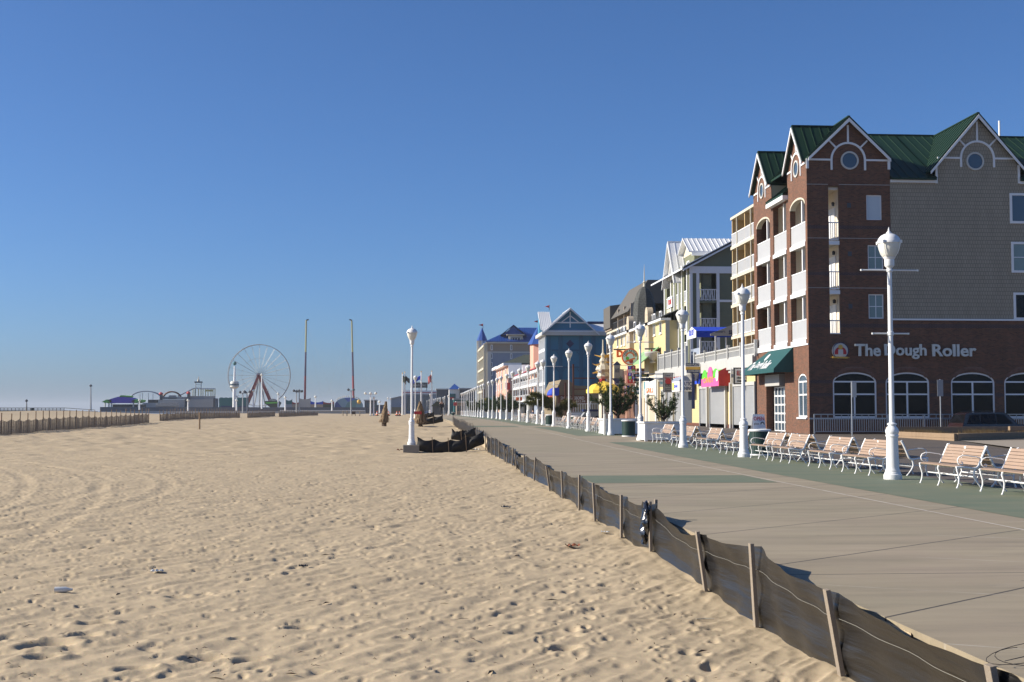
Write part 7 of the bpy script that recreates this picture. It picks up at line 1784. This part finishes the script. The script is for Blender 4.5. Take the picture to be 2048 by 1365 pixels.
MB().box(gx(898.5), gx(921), 520, 530, 0, gzz(779)).build('wall', M['white'], gt); MB().prism([(gx(897.5), 519, gzz(779)), (gx(923), 519, gzz(779)), (gx(909.5), 525, gzz(767.5))], (0, .2, 0)).build('roof', M['blueroof'], gt); MB().prism([(gx(897.5), 531, gzz(779)), (gx(897.5), 519, gzz(779)), (gx(909.5), 525, gzz(767.5))], (.2, 0, 0)).build('roof', M['blueroof'], gt)
MB().box(gx(899), gx(911), 519.5, 519.9, .2, gzz(788)).build('teal_front', M['teal'], gt); MB().box(gx(900), gx(908), 519.2, 519.45, gzz(799), gzz(795)).build('red_band', M['red'], gt)
for i, (a, c, yt, mk, lab) in enumerate(((873, 900, 780, 'darkgrey', 'dark flat-roofed block behind the small kiosk'), (919, 950, 779, 'darkgrey', 'dark low block right of the cobalt-roofed gatehouse'), (908, 935, 800, 'teal', 'dark teal stall row at the boardwalk bend'), (913, 930, 806, 'tan', 'tan shed below the red stall sign'))):
    Yq = 560 - 45*i; A, B = onY(a, 828, Yq), onY(c, yt, Yq); t = thing('far_block', lab, 'building', (A.x, Yq, 0)); MB().box(A.x, B.x, Yq, Yq+8, -.3, B.z).build('wall', M[mk], t); MB().box(A.x-.3, B.x+.3, Yq-.4, Yq+8.3, B.z+.01, B.z+.5).build('roof_edge', M['lightgrey'], t)
    for j in range(3): MB().box(A.x+(B.x-A.x)*(.1+.3*j), A.x+(B.x-A.x)*(.28+.3*j), Yq-.15, Yq-.02, B.z*.35, B.z*.75).build('window', M['skyglass'], t)
Y = 420; A, B = onY(907, 812, Y), onY(914, 805, Y); sign_box('red square stall sign near the boardwalk bend', YF_(Y), (A.x, B.x, A.z, B.z), 'red', .3)
Y = 330; p = onY(906, 831, Y); dup(can0, (p.x, Y, gz(Y)), 0, 'tiny dark trash can at the bend of the boardwalk')
def flagpole(lab, px, yt, yb, mk, Y, fy0, fw, fh):
    p0, p1 = onY(px, yb, Y), onY(px, yt, Y); t = thing('flagpole', lab, 'flagpole', tuple(p0), group='flagpoles before the museum')
    MB().tube([p0, p1], [.32, .16], 8).build('pole', M['white'], t); MB().lathe([(.02,-.25),(.28,0),(.02,.25)], 8, tuple(p1)).build('finial', M['gold'], t)
    zt = onY(px, fy0, Y).z; b = MB(); n = 8
    for i in range(n):
        for j in range(4):
            def q(a, c): u = a/n; v = c/4; return (p0.x + fw*u, p0.y + .5*math.sin(u*7+v*2), zt - fh*v - abs(fw)*.55*u + .15*math.sin(6*u))
            b.add([q(i, j), q(i+1, j), q(i+1, j+1), q(i, j+1)], [(0,1,2,3)])
    b.build('cloth', M[mk], t); return t
M['stripe'] = mat('red_white_flag', (.45,.12,.12), .8, .6, .5)
flagpole('flagpole with a limp green and brown flag, leftmost of the four', 805, 747, 830, 'darkgreenroof', 430, 752, 1.2, 2.2)
flagpole('flagpole with a limp black flag, second from the left', 809.5, 745, 830, 'black', 430, 752, 1.6, 1.6)
flagpole('flagpole with a bright blue flag streaming left', 842.5, 744, 818, 'bluecanvas', 430, 751, -3.4, 1.3)
flagpole('flagpole with a red and white flag, rightmost of the four', 863.5, 743, 830, 'stripe', 430, 749, -1.3, 2.6)
# dead palm bundles standing in the sand
def palm_bundle(lab, px, yt, yb, Y, lean, w, seed):
    p0, p1 = onY(px, yb, Y), onY(px+lean, yt, Y); h = p1.z-p0.z; rr = random.Random(seed); t = thing('palm_bundle', lab, 'dead palm', tuple(p0), group='dead palm bundles on the beach')
    MB().tube([p0 - V((0,0,.3)), p0.lerp(p1, .6)], [.22, .14], 8).build('trunk', M['bark'], t)
    b = MB()
    for k in range(520):
        u = rr.random()**.7; a = rr.uniform(0, 6.28); rad = w*(1-u)**.8*rr.uniform(.4, 1) + .06; base = p0.lerp(p1, u)
        q = base + V((rad*math.cos(a), rad*math.sin(a), 0)); tip = p0.lerp(p1, max(0, u-rr.uniform(.15,.5))) + V((rad*rr.uniform(1.0,2.1)*math.cos(a), rad*1.5*math.sin(a), -.05)); tip.z = max(tip.z, p0.z); sd_ = V((-math.sin(a), math.cos(a), 0))*.07
        b.add([q-sd_, q+sd_, tip], [(0,1,2)])
    b.build('fronds', M['straw'], t); return t
palm_bundle('dry brown palm bundle leaning alone on the open sand', 768, 803, 846, 112, 4, .34, 3)
palm_bundle('dry straw-coloured palm bundle beside the smaller lamp and far black fence', 841, 803, 848, 122, -1, .62, 5)
o = MB().box(onY(836, 826, 121).x-.35, onY(836, 826, 121).x+.35, 120.8, 120.84, onY(836, 829, 121).z, onY(836, 823, 121).z).build('warning_flag', M['red'], org=tuple(onY(836, 829, 121))); tag(o, 'small red warning patch hung on the straw palm bundle', 'flag')
def cone(lab, px, py, Y):
    p = onY(px, py, Y); t = thing('traffic_cone', lab, 'cone', tuple(p), group='orange cones far on the sand edge')
    MB().lathe([(.28,.04),(.05,1.1)], 10, tuple(p)).build('cone', M['orange'], t); MB().box(p.x-.4, p.x+.4, p.y-.4, p.y+.4, p.z-.2, p.z+.05).build('base', M['black'], t); MB().lathe([(.20,.40),(.14,.70)], 10, tuple(p+V((0,-.01,0)))).build('band', M['white'], t)
for i, px in enumerate((754, 777, 793.5, 799)): cone('%s orange cone from the left on the far sand edge' % ['first', 'second', 'third', 'fourth'][i], px, 831, 330)
# clustered floodlight poles on a dark skid
def flood(lab, px, yt, yb, Y, n=3, grp='floodlight poles at the far beach edge', mk='white'):
    p0, p1 = onY(px, yb, Y), onY(px, yt, Y); t = thing('floodlight_pole', lab, 'light pole', tuple(p0), group=grp); s_ = Y/400
    MB().tube([p0, p1], [.28*s_, .16*s_], 6).build('pole', M[mk], t)
    for k in range(n):
        x = (k-(n-1)/2)*1.6*s_
        if n > 1: MB().beam(p1 + V((0,0,-.3*s_)), p1 + V((x,0,-.1*s_)), .12*s_, .12*s_).build('arm', M[mk], t)
        MB().lathe([(.1*s_,-.45*s_),(.42*s_,-.2*s_),(.42*s_,.1*s_),(.1*s_,.4*s_)], 8, tuple(p1 + V((x,0,.2*s_)))).build('lamp_head', M['frost' if mk == 'white' else 'darkgrey'], t)
flood('cluster of white globe lights on a pole, left of the pair by the dark skid', 741, 788, 832, 335); flood('white globe light pole, right of the cluster by the dark skid', 747.5, 797, 832, 335, 1)
o = MB().box(onY(738, 833, 334).x, onY(758, 833, 334).x, 333, 336, onY(738, 834, 334).z-.5, onY(738, 831.5, 334).z).build('dark_skid', M['black'], org=tuple(onY(748, 834, 334))); tag(o, 'long low black skid at the foot of the far globe lights', 'skid')

# ------------------------------------------------------------------ amusement pier and rides far down the beach
M['slategrey'] = mat('slate_grey_wall', (.09,.10,.12), .7, .15)
D = 640; ax = lambda px: onY(px, 800, D).x; az = lambda py: onY(600, py, D).z
def P3(px, py, Y=D): return onY(px, py, Y)
# ferris wheel
fc = P3(518.5, 751); fr_ = P3(580.5, 751).x - fc.x
fw_ = thing('ferris_wheel', 'tall pale Ferris wheel without cabins on dark red legs', 'ferris wheel', (fc.x, D, 0))
def ring(r, th, y): 
    b = MB(); n = 72; pts = [(fc.x + r*math.cos(2*math.pi*k/n), y, fc.z + r*math.sin(2*math.pi*k/n)) for k in range(n+1)]; b.tube(pts, th, 5); return b
for y in (D-1.3, D+1.3): ring(fr_, .16, y).build('rim', M['ferris'], fw_); ring(fr_*.56, .03, y).build('inner_ring', M['ferris'], fw_)
for k in range(24):
    a = 2*math.pi*k/24; b = MB()
    for y in (D-1.3, D+1.3): b.tube([(fc.x, y, fc.z), (fc.x + fr_*math.cos(a), y, fc.z + fr_*math.sin(a))], .055, 4)
    b.build('spoke', M['ferris'], fw_)
MB().tube([(fc.x, D-2.5, fc.z), (fc.x, D+2.5, fc.z)], 1.1, 14).build('hub', M['lightgrey'], fw_)
for px in (486, 552):
    for y in (D-3, D+3): q = P3(px, 812); MB().beam((fc.x, y, fc.z), (q.x, y, 0), .95, .8, up=(0,1,0)).build('leg', M['redsteel'], fw_)
for px in (503, 517, 531): q = P3(px, 812); MB().beam((fc.x, D+2, fc.z), (q.x, D+5, 0), .35, .35).build('brace', M['grey'], fw_)
# white observation tower with ball
Dt = 600; tq = P3(468.5, 815, Dt); tz = lambda py: P3(468.5, py, Dt).z; tr = P3(472.2, 800, Dt).x-tq.x
ot = thing('observation_tower', 'white observation tower with a round cabin and dark ball on top', 'tower', (tq.x, Dt, 0))
MB().lathe([(tr,0),(tr,tz(777)),(tr*.7,tz(764)),(tr*.45,tz(733))], 14, (tq.x, Dt, 0)).build('shaft', M['white'], ot, smooth=40)
MB().lathe([(tr*1.2,tz(777.5)),(tr*2.5,tz(774.5)),(tr*2.5,tz(766)),(tr*2.1,tz(763.5)),(tr*.9,tz(762.5))], 18, (tq.x, Dt, 0)).build('cabin', M['offwhite'], ot, smooth=30)
MB().lathe([(tr*2.56,tz(771.5)),(tr*2.56,tz(768))], 18, (tq.x, Dt, 0)).build('cabin_window', M['skyglass'], ot)
rb = (tz(724)-tz(731.2))/2; MB().lathe([(rb*math.sin(math.pi*k/12+1e-3), tz(727.5)-rb*math.cos(math.pi*k/12)) for k in range(13)], 16, (tq.x, Dt, 0)).build('ball', M['teal'], ot, smooth='all')
# twin slingshot masts
for px0, px1, s_, lab in ((609.5, 612.5, 1, 'left one of the twin tall slingshot masts, red below and yellow above'), (707.5, 703.5, -1, 'right one of the twin tall slingshot masts, red below and yellow above')):
    A, B = P3(px0, 818), P3(px1, 641); t = thing('slingshot_mast', lab, 'mast', tuple(A), group='twin slingshot masts')
    ks = [0, .37, .64, 1]; 
    for k, mk in enumerate(('redsteel', 'purplesteel', 'yellowsteel')): MB().tube([A.lerp(B, ks[k]), A.lerp(B, ks[k+1])], [.55-.07*k, .5-.07*k], 8).build('section', M.setdefault(mk, mat('purple_steel', (.08,.05,.09), .5, .1) if mk[0] == 'p' else mat('yellow_green_steel', (.33,.31,.13), .5, .1)) if mk != 'redsteel' else M['redsteel'], t)
    MB().beam(B, B + V((1.2*s_, 0, .35)), .6, .6).build('head', M['black'], t)
    b = MB()
    for dx in (-16, -9, 9, 16): b.tube([A.lerp(B, .98), (A.x+dx, D+6*(1 if dx > 0 else -1), .5)], .016, 4)
    b.build('guy_wire', M['lightgrey'], t); MB().prism([(A.x-2.5, D-2, .2), (A.x+4, D-2, .2), (A.x+1, D-2, 2.4)], (0, 4, 0)).build('base', M['orange' if s_ > 0 else 'darkgrey'], t)
# long grey pier-side walls
def wall(name, lab, px0, px1, y0, y1, Y, mk, dep=4, cat='wall', base=None, **kw):
    A, B = P3(px0, y1, Y), P3(px1, y0, Y); t = thing(name, lab, cat, (A.x, Y, min(A.z, 0)), **kw); MB().box(A.x, B.x, Y, Y+dep, base if base is not None else A.z, B.z).build('wall', M[mk], t); return t, A, B
t, A, B = wall('pier_wall', 'long dark grey wall along the amusement park', 200, 731, 815, 823, 585, 'slategrey' if 'slategrey' in M else 'darkgrey'); MB().box(A.x-.1, B.x+.1, 584.6, 584.98, A.z-.9, A.z-.01).build('pale_base', M['lightgrey'], t)
t, A, B = wall('low_wall', 'pale low concrete wall right of the slat fences', 560, 730, 822, 826.5, 560, 'lightgrey', base=-.3); MB().box(A.x, B.x, 559.5, 564.5, B.z+.01, B.z+.25).build('coping', M['white'], t)
# ride hall with parapets
rh = thing('ride_hall', 'grey ride hall with striped parapets and small red-capped towers', 'building', (P3(318, 815).x, D, 0))
def rb_(nm, px0, px1, y0, y1, mk, Y=D, dep=10, par=rh):
    A, B = P3(px0, y1, Y), P3(px1, y0, Y); return MB().box(A.x, B.x, Y, Y+dep, A.z, B.z).build(nm, M[mk], par)
rb_('hall_wall', 316, 369, 799.5, 820, 'lightgrey'); rb_('hall_wall', 369.5, 376.5, 798, 820, 'darkgrey', D+.5); rb_('hall_wall', 377, 426.5, 799, 820, 'lightgrey'); rb_('hall_wall', 426.6, 430.5, 797, 820, 'darkgrey', D+.5)
rb_('lower_block', 286, 315.9, 806, 820, 'grey', D+1); rb_('dark_upper', 296, 315.8, 799.8, 806, 'black', D+2)
rb_('entry_block', 312, 352, 813.5, 820, 'lightgrey', D-8); A, B = P3(311, 813.4, D-9), P3(358, 807.5, D-9); MB().prism([(A.x, D-9, A.z), (B.x, D-9, A.z), (B.x-1.5, D-4, B.z), (A.x+1.5, D-4, B.z)], (0, .3, .3)).build('entry_roof', M['darkgrey'], rh)
for px0, px1, y0 in ((321, 374, 794.5), (338, 352, 791.5), (378, 430, 793)):
    A, B = P3(px0, 799, D+1), P3(px1, y0, D+1); b = MB(); k = int((px1-px0)/1.9)
    for i in range(k+1): x = A.x + (B.x-A.x)*i/k; b.box(x-.2, x+.2, D+1, D+1.3, A.z, B.z)
    b.box(A.x, B.x, D+.95, D+1.35, B.z-.25, B.z+.1); b.box(A.x, B.x, D+1.1, D+1.2, A.z, B.z-.25); b.build('parapet', M['grey'], rh)
for px, y0 in ((321.5, 790), (376.5, 788.5)): rb_('corner_tower', px-2.2, px+2.2, y0, 800, 'darkgrey', D-.6, 3); A = P3(px, y0, D); MB().lathe([(.9,0),(1.1,.5),(.7,1.1),(.05,1.3)], 10, (A.x, D+.5, A.z)).build('red_cap', M['red'], rh)
# roller coaster tracks
rc = thing('roller_coaster', 'low roller coaster with curved tracks, yellow supports and a square lookout frame', 'roller coaster', (P3(340, 815).x, D+14, 0))
def track(pts, mk, Y, th=.28):
    for dy in (-.7, .7): MB().tube([P3(px, py, Y) + V((0, dy, 0)) for px, py in pts], th, 6).build('track', M[mk], rc, smooth=60)
arc = lambda c, r, ry, y, a0, a1, n=16: [(c + r*math.cos(a0+(a1-a0)*k/n), y - ry*math.sin(a0+(a1-a0)*k/n)) for k in range(n+1)]
M['bluesteel'] = mat('blue_grey_steel', (.16,.19,.26), .5, .1)
track(arc(292, 32, 16, 799, math.pi, .1), 'bluesteel', D+14); track(arc(344, 18, 14, 798, math.pi, .05), 'redbrown' if 'redbrown' in M else 'brown', D+14, .4)
track([(356, 793), (366, 788), (376, 783), (384, 778.5), (390, 777), (400, 778), (415, 778), (430.5, 778)], 'bluesteel', D+14)
b = MB()
for px in (262, 280, 285, 297, 306): q = P3(px, 800 - 14*max(.2, 1-((px-292)/32)**2)**.5, D+14); b.tube([(q.x, D+14, 2), q], .16, 5)
b.build('support', M['offwhite'], rc); b = MB()
for px in (386, 390, 397, 402, 406, 411, 416, 422, 426, 430): q = P3(px, 778.5, D+14); b.tube([(q.x, D+14, 2), q], .22, 5)
b.box(P3(410, 780, D+14).x, P3(425, 780, D+14).x, D+13.8, D+14.2, P3(410, 783.5, D+14).z, P3(410, 780, D+14).z); b.build('yellow_support', mat('pale_yellow_steel', (.50,.45,.18), .5, .1), rc)
lk = thing('lookout_frame', 'square open steel lookout frame with a flat cap above the coaster', 'tower', (P3(397, 815).x, D+20, 0)); b = MB()
for px in (391.5, 402.5): q = P3(px, 765, D+20); b.tube([(q.x, D+20, 2), q], .2, 5)
for py in (770, 775): b.beam(P3(391.5, py, D+20), P3(402.5, py, D+20), .2, .2)
b.build('frame', M['offwhite'], lk); A, B = P3(390, 766, D+20), P3(404, 763.5, D+20); MB().box(A.x, B.x, D+18, D+22, A.z, B.z).build('cap', M['darkgrey'], lk); A = P3(397, 763.5, D+20); MB().lathe([(.7,0),(.5,1),(.25,1.2),(.2,2.4),(.02,2.6)], 6, tuple(A)).build('spire', M['cream'], lk)
# purple and green tent ride
Y = 610; A = P3(240, 806, Y); t = thing('tent_ride', 'purple canopy ride with bright green corner flaps on the pier', 'ride', (A.x, Y, 0)); px_ = lambda a, c: P3(a, c, Y)
q = [px_(221, 806.5), px_(268, 806.5), px_(270, 801), px_(258, 796), px_(246, 793.5), px_(236, 794), px_(222, 798), px_(216, 801)]
MB().prism(q, (0, 14, 0)).build('canopy', M['purple'], t)
for pts in ([(203, 804.5), (216, 807), (224, 804), (221, 799.5), (213, 799.5)], [(262, 804), (269, 806.5), (278, 804), (279, 800), (268, 799)], [(238, 794.5), (252, 794.5), (254, 792.5), (247, 791), (241, 791.2)]): MB().prism([px_(a, c) for a, c in pts], (0, 14.3, 0)).build('corner_flap', M['green'], t)
for k, px in enumerate((209, 217, 222, 266, 276)): q = px_(px, 805); MB().tube([(q.x, Y+1, 1), (q.x, Y+1, q.z)], .35, 6).build('post', M['offwhite'], t)
MB().box(px_(222, 813).x, px_(283, 813).x, Y+3, Y+10, px_(222, 816).z, px_(222, 809).z).build('ride_floor', M['black'], t)
wall('pier_deck', 'dark low deck edge under the purple canopy ride', 200, 262, 814.5, 819, 600, 'darkgrey', base=0, cat='deck')
# teal wavy scenery walls
for px0, px1, lab in ((438, 471, 'dark teal wavy scenery wall left of the white observation tower'), (474, 496, 'dark teal wavy scenery wall under the Ferris wheel leg')):
    Y = D-12; t = thing('scenery_wall', lab, 'wall', (P3(px0, 815, Y).x, Y, 0)); pts = [P3(px0, 816, Y)] + [P3(px0 + (px1-px0)*k/18, 796.5 - 1.2*abs(math.sin(k*.62)) + 1.2*(k in (0, 18)), Y) for k in range(19)] + [P3(px1, 816, Y)]
    MB().prism(pts, (0, 2, 0)).build('wall', M['teal'], t); MB().box(P3(px0+4, 814, Y).x, P3(px1-3, 814, Y).x, Y-.5, Y-.02, P3(px0, 816, Y).z, P3(px0, 812.5, Y).z).build('base_band', M['navy'], t)
# green fun-house ship, wavy fences, dome
Y = D-14; t = thing('ship_ride', 'green boat-shaped ride with an upper deck below the Ferris wheel', 'ride', (P3(543, 815, Y).x, Y, 0)); pts = [(529, 807), (530, 802.5), (556, 802), (561, 806), (557, 814), (548, 816), (540, 815)]
MB().prism([P3(a, c, Y) for a, c in pts], (0, 5, 0)).build('hull', M['darkgreenroof'], t); MB().prism([P3(a, c, Y-.2) for a, c in ((530, 805), (558, 804), (556, 807), (533, 808))], (0, 5.4, 0)).build('green_stripe', M['green'], t); MB().prism([P3(a, c, Y) for a, c in ((538, 802), (540, 798), (549, 798), (552, 801.8))], (0, 4, 0)).build('upper_deck', M['grey'], t)
def wavy(lab, px0, px1, y0, mk, mk2=None):
    Y = D-10; t = thing('scenery_wall', lab, 'wall', (P3(px0, 815, Y).x, Y, 0)); n = 14
    MB().prism([P3(px0, 816, Y)] + [P3(px0+(px1-px0)*k/n, y0 + 2.2*math.sin(math.pi*(k/n))*1 - 1.0*(k in (0, n)), Y) for k in range(n+1)] + [P3(px1, 816, Y)], (0, 1.5, 0)).build('wall', M[mk], t)
    if mk2: MB().prism([P3(px0, 816.5, Y-.3), P3(px0, 809, Y-.3), P3(px1, 809, Y-.3), P3(px1, 816.5, Y-.3)], (0, .2, 0)).build('lower_panel', M[mk2], t)
wavy('green topped scenery panel left of the left mast', 571, 584, 799.5, 'teal', 'greyblue'); wavy('low red edged ride fence left of the left mast', 584, 600, 804, 'redsteel', 'tan'); wavy('pale scalloped tent wall behind the left mast', 598, 621, 797, 'lightgrey'); wavy('blue and red wavy ride fence between the masts', 621, 646, 803, 'bluecanvas', 'tan'); wavy('red topped wavy ride fence left of the painted dome', 646, 668, 804, 'redsteel', 'darkgreenroof')
Y = D-6; t = thing('painted_dome', 'wide painted half-dome ride in blue and green with bulbs along its rim', 'ride', (P3(697, 815, Y).x, Y, 0)); cc_, rx_, ry_ = 697, 28, 19.5
M['mural'] = None
m, nt, nd, L, bs = nodes('dome_mural'); g = N_(nt, 'ShaderNodeNewGeometry'); vn = N_(nt, 'ShaderNodeTexVoronoi', i_Scale=.22); L.new(g.outputs['Position'], vn.inputs['Vector']); cr = N_(nt, 'ShaderNodeValToRGB'); e = cr.color_ramp.elements; e[0].color = (.02,.05,.22,1); e[1].color = (.30,.42,.60,1); x_ = cr.color_ramp.elements.new(.45); x_.color = (.10,.16,.45,1); x_ = cr.color_ramp.elements.new(.65); x_.color = (.04,.16,.10,1)
sp_ = N_(nt, 'ShaderNodeSeparateColor'); L.new(vn.outputs['Color'], sp_.inputs[0]); L.new(sp_.outputs[0], cr.inputs[0]); L.new(cr.outputs[0], bs.inputs['Base Color']); bs.inputs['Roughness'].default_value = .6; M['mural'] = m
MB().prism([P3(669, 815, Y)] + [P3(cc_ - rx_*math.cos(math.pi*k/20), 815 - ry_*math.sin(math.pi*k/20)**.75, Y) for k in range(1, 20)] + [P3(725, 815, Y)], (0, 8, 0)).build('shell', M['mural'], t)
b = MB()
for k in range(4, 17): p = P3(cc_ - rx_*math.cos(math.pi*k/20), 814 - ry_*math.sin(math.pi*k/20)**.75, Y); b.lathe([(.05,0),(.3,.3),(.05,.9)], 6, tuple(p))
b.build('bulbs', M['cream'], t); p = P3(718, 804, Y-.2); MB().lathe([(1.1*math.sin(math.pi*k/8+1e-3), -1.1*math.cos(math.pi*k/8)) for k in range(9)], 12, tuple(p)).build('gold_ball', M['gold'], t, smooth='all')
t, A, B = wall('grey_shed', 'grey two-storey shed right of the painted dome', 729, 753, 802, 826, 600, 'darkgrey', 8, 'building', base=-.3); MB().box(A.x-.3, B.x+.3, 599, 609, B.z+.01, B.z+.5).build('roof', M['lightgrey'], t)
for j in range(2): MB().box(A.x+1+2.6*j, A.x+2.8+2.6*j, 599.8, 599.98, B.z-3, B.z-1).build('window', M['skyglass'], t)
t, A, B = wall('blue_shed', 'small dark blue shed left of the low grey hall', 754, 768, 812, 827, 600, 'navy', 8, 'building', base=-.3); MB().box(A.x-.3, B.x+.3, 599, 609, B.z+.01, B.z+.4).build('roof', M['darkgrey'], t)
# scattered poles
flood('tall single light pole standing near the pier end, left of the purple ride', 181.5, 773, 822, 560, 1, mk='grey')
for i, (px, yt, yb, Y, n, mk) in enumerate(((485.5, 786, 826, 520, 2, 'grey'), (494, 785, 826, 520, 2, 'grey'), (593, 783, 826, 520, 2, 'grey'), (598.5, 784, 826, 520, 2, 'grey'), (702, 781, 828, 480, 2, 'grey'), (523.5, 751, 818, 560, 1, 'white'), (279, 802, 820, 540, 1, 'white'), (376, 802, 822, 540, 1, 'white'), (473, 802, 822, 540, 1, 'white'), (570.5, 796, 822, 540, 1, 'white'), (664, 803, 822, 540, 1, 'white'), (556.5, 789, 815, 600, 1, 'white'), (507, 783, 815, 600, 1, 'white'), (631, 795, 815, 600, 1, 'white'), (759, 805, 826, 560, 1, 'white'))):
    flood('%s far light pole from the left, %s' % (ORDN[[6, 7, 10, 11, 14, 8, 1, 2, 5, 9, 13, 15, 16, 12, 17][i]], 'grey with two lamps' if n == 2 else 'white with one lamp'), px, yt, yb, Y, n, mk=mk)
# fishing pier out to sea
fp = thing('fishing_pier', 'dark timber fishing pier running out over the sea at the left edge', 'pier', (onY(40, 822, 430).x, 430, -2))
pz_ = lambda px, py: onY(px, py, 430)
b = MB(); A, B = pz_(-60, 823.2), pz_(128, 821.2); b.box(A.x, B.x, 430, 434, A.z, B.z); C = pz_(190, 824.5); b.beam((B.x-.2, 432, B.z-.2), (C.x, 432, C.z), 4, .35); b.build('deck', M['darkwood'] if 'darkwood' in M else M['bark'], fp)
b = MB(); zt = pz_(60, 816.2).z; b.box(A.x, B.x, 430, 430.15, zt-.15, zt+.05); b.box(A.x, B.x, 430.02, 430.12, zt-.62, zt-.5); b.beam((B.x, 430.1, zt), (C.x, 430.1, pz_(190, 820.5).z), .15, .15)
for k in range(26): x = A.x + (B.x-A.x)*k/25; b.box(x-.07, x+.07, 430.0, 430.14, B.z, zt)
b.build('handrail', M['bark'], fp)
for k in range(14):
    x = A.x + (pz_(92, 822).x-A.x)*k/13
    b = MB(); b.tube([(x, 430.5, -3), (x, 430.5, A.z)], .2, 6); b.tube([(x+.5, 433.5, -3), (x, 433.5, A.z)], .2, 6); b.beam((x, 431.9, A.z-.3), (x, 431.9, A.z-.02), .3, 3.2); b.build('pile', M['bark'], fp)
o = MB().box(pz_(63.5, 816).x, pz_(69, 816).x, 429.2, 429.9, pz_(60, 822.5).z, pz_(60, 816).z).build('pier_bin', M['cangreen'], org=tuple(pz_(66, 822))); tag(o, 'dark green box standing on the fishing pier', 'bin')
flood('thin faint light pole rising from the fishing pier', 53, 803, 821, 432, 1, mk='grey')
# two short posts and a board on the far sand
for i, px in enumerate((686, 694, 719.5)): p = onY(px, 832, 300); q = onY(px, 822, 300); o = MB().tube([p - V((0,0,.3)), q], .12, 6).build('sand_post', M['greywood'], org=tuple(p)); tag(o, ['first thin stake left of the small notice board on the far sand', 'second thin stake left of the small notice board on the far sand', 'thin stake right of the small notice board on the far sand'][i], 'stake')
A, B = onY(703.5, 829, 300), onY(711, 823.5, 300); t = thing('notice_board', 'small brown notice board on two legs on the far sand', 'sign', (A.x, 300, A.z-.5)); MB().box(A.x, B.x, 300, 300.1, A.z, B.z).build('board', M['bark'], t)
for x in (A.x+.05, B.x-.05): MB().box(x-.06, x+.06, 300.1, 300.2, A.z-.9, B.z).build('leg', M['bark'], t)

# ------------------------------------------------------------------ litter on the sand
def onsand(px, py):
    d = ray(px, py); t = 5.0
    for _ in range(400):
        p = V((0, 0, CH)) + d*t
        if p.z <= sz(p.x, p.y): break
        t += max(.02, (p.z-sz(p.x, p.y))/(-d.z)*.6)
    return V((p.x, p.y, sz(p.x, p.y)))
p = onsand(127, 1187); o = MB().tube([p + V((-.10, 0, .04)), p + V((.02, .01, .04)), p + V((.06, .01, .04)), p + V((.10, .01, .04))], [.034, .034, .02, .013], 12).build('bottle', M['litter'], smooth=50, org=tuple(p)); tag(o, 'small white plastic bottle lying on the sand at the lower left', 'bottle')
def scrap(lab, px, py, s, mk, seed, name='scrap', cat='litter'):
    p = onsand(px, py); rr = random.Random(seed); b = MB(); n = 7
    for i in range(n+1):
        for j in range(n+1): b.v.append((p.x + (i/n-.5)*s, p.y + (j/n-.5)*s*.7, p.z + .012 + s*.22*abs(math.sin(i*1.3+seed)*math.cos(j*1.7+seed)) + rr.uniform(0, s*.08)))
    for i in range(n):
        for j in range(n):
            if rr.random() < .9: k = i*(n+1)+j; b.f.append((k, k+1, k+n+2, k+n+1))
    o = b.build(name, M[mk], org=tuple(p)); tag(o, lab, cat); return o
scrap('crumpled rust-brown scrap on the sand left of the bag fence', 1145, 1096, .22, 'rust', 2); scrap('grey bent scrap lying on the sand further up', 1012, 1017, .22, 'darkgrey', 5); scrap('tiny white paper scrap near the fence foot', 1211, 1069, .14, 'litter', 4)
scrap('clear crumpled plastic cup on the open sand', 314, 1147, .16, 'litter', 7, 'plastic_cup', 'cup'); scrap('brown leaf clump at the foot of the near stake', 1678, 1328, .12, 'rust', 9, 'leaf_clump', 'leaves'); scrap('black scrap on the sand in the lower middle', 607, 1135, .12, 'black', 11)
scrap('white rag on the sand right of the curved black fence', 951, 902, .5, 'litter', 12); scrap('brown clod left of the lone lamp plinth', 803, 903, .5, 'rust', 13)
p = onsand(1410, 1241); o = MB().tube([p + V((-.09, 0, .012)), p + V((0, .02, .014)), p + V((.10, .01, .012))], [.006, .008, .005], 5).build('driftwood_stick', M['cream'], org=tuple(p)); tag(o, 'pale straight stick on the sand below the fence', 'stick')
b = MB(); rr = random.Random(77)
for k in range(380):
    px = rr.uniform(0, 1700); py = rr.uniform(960, 1364)
    if px > 860 + (py-880)*1.55: continue
    d = ray(px, py); t = (CH+.49)/-d.z; x, y = d.x*t, d.y*t
    z = sz(x, y) + .012; a = rr.uniform(0, 3.14); L_ = rr.choice((.012, .02, .02, .03, .045, .08))*rr.uniform(.6, 1.2); w_ = .006 + .10*L_*rr.random()
    b.add([(x - L_*math.cos(a), y - L_*math.sin(a), z), (x + w_*math.sin(a), y - w_*math.cos(a), z+.008), (x + L_*math.cos(a), y + L_*math.sin(a), z), (x - w_*math.sin(a), y + w_*math.cos(a), z+.014)], [(0,1,2,3)])
o = b.build('beach_debris', M['bark']); struct(o, 'stuff'); o['label'] = 'tiny twigs and straw bits strewn over the near sand'; o['category'] = 'debris'
# ------------------------------------------------------------------ sea haze
def haze(den):
    o = MB().box(-9600, 9600, -400, 9600, -4.0, 56.0)
    m = bpy.data.materials.new('haze_air'); m.use_nodes = True; nt = m.node_tree; nt.nodes.clear()
    out = nt.nodes.new('ShaderNodeOutputMaterial'); pv = nt.nodes.new('ShaderNodeVolumePrincipled'); nt.links.new(pv.outputs[0], out.inputs['Volume'])
    pv.inputs['Color'].default_value = (.80,.86,.95,1); pv.inputs['Density'].default_value = den; pv.inputs['Anisotropy'].default_value = 0.0
    h = o.build('haze', m); struct(h, 'stuff'); h.display_type = 'WIRE'
haze(.00013)
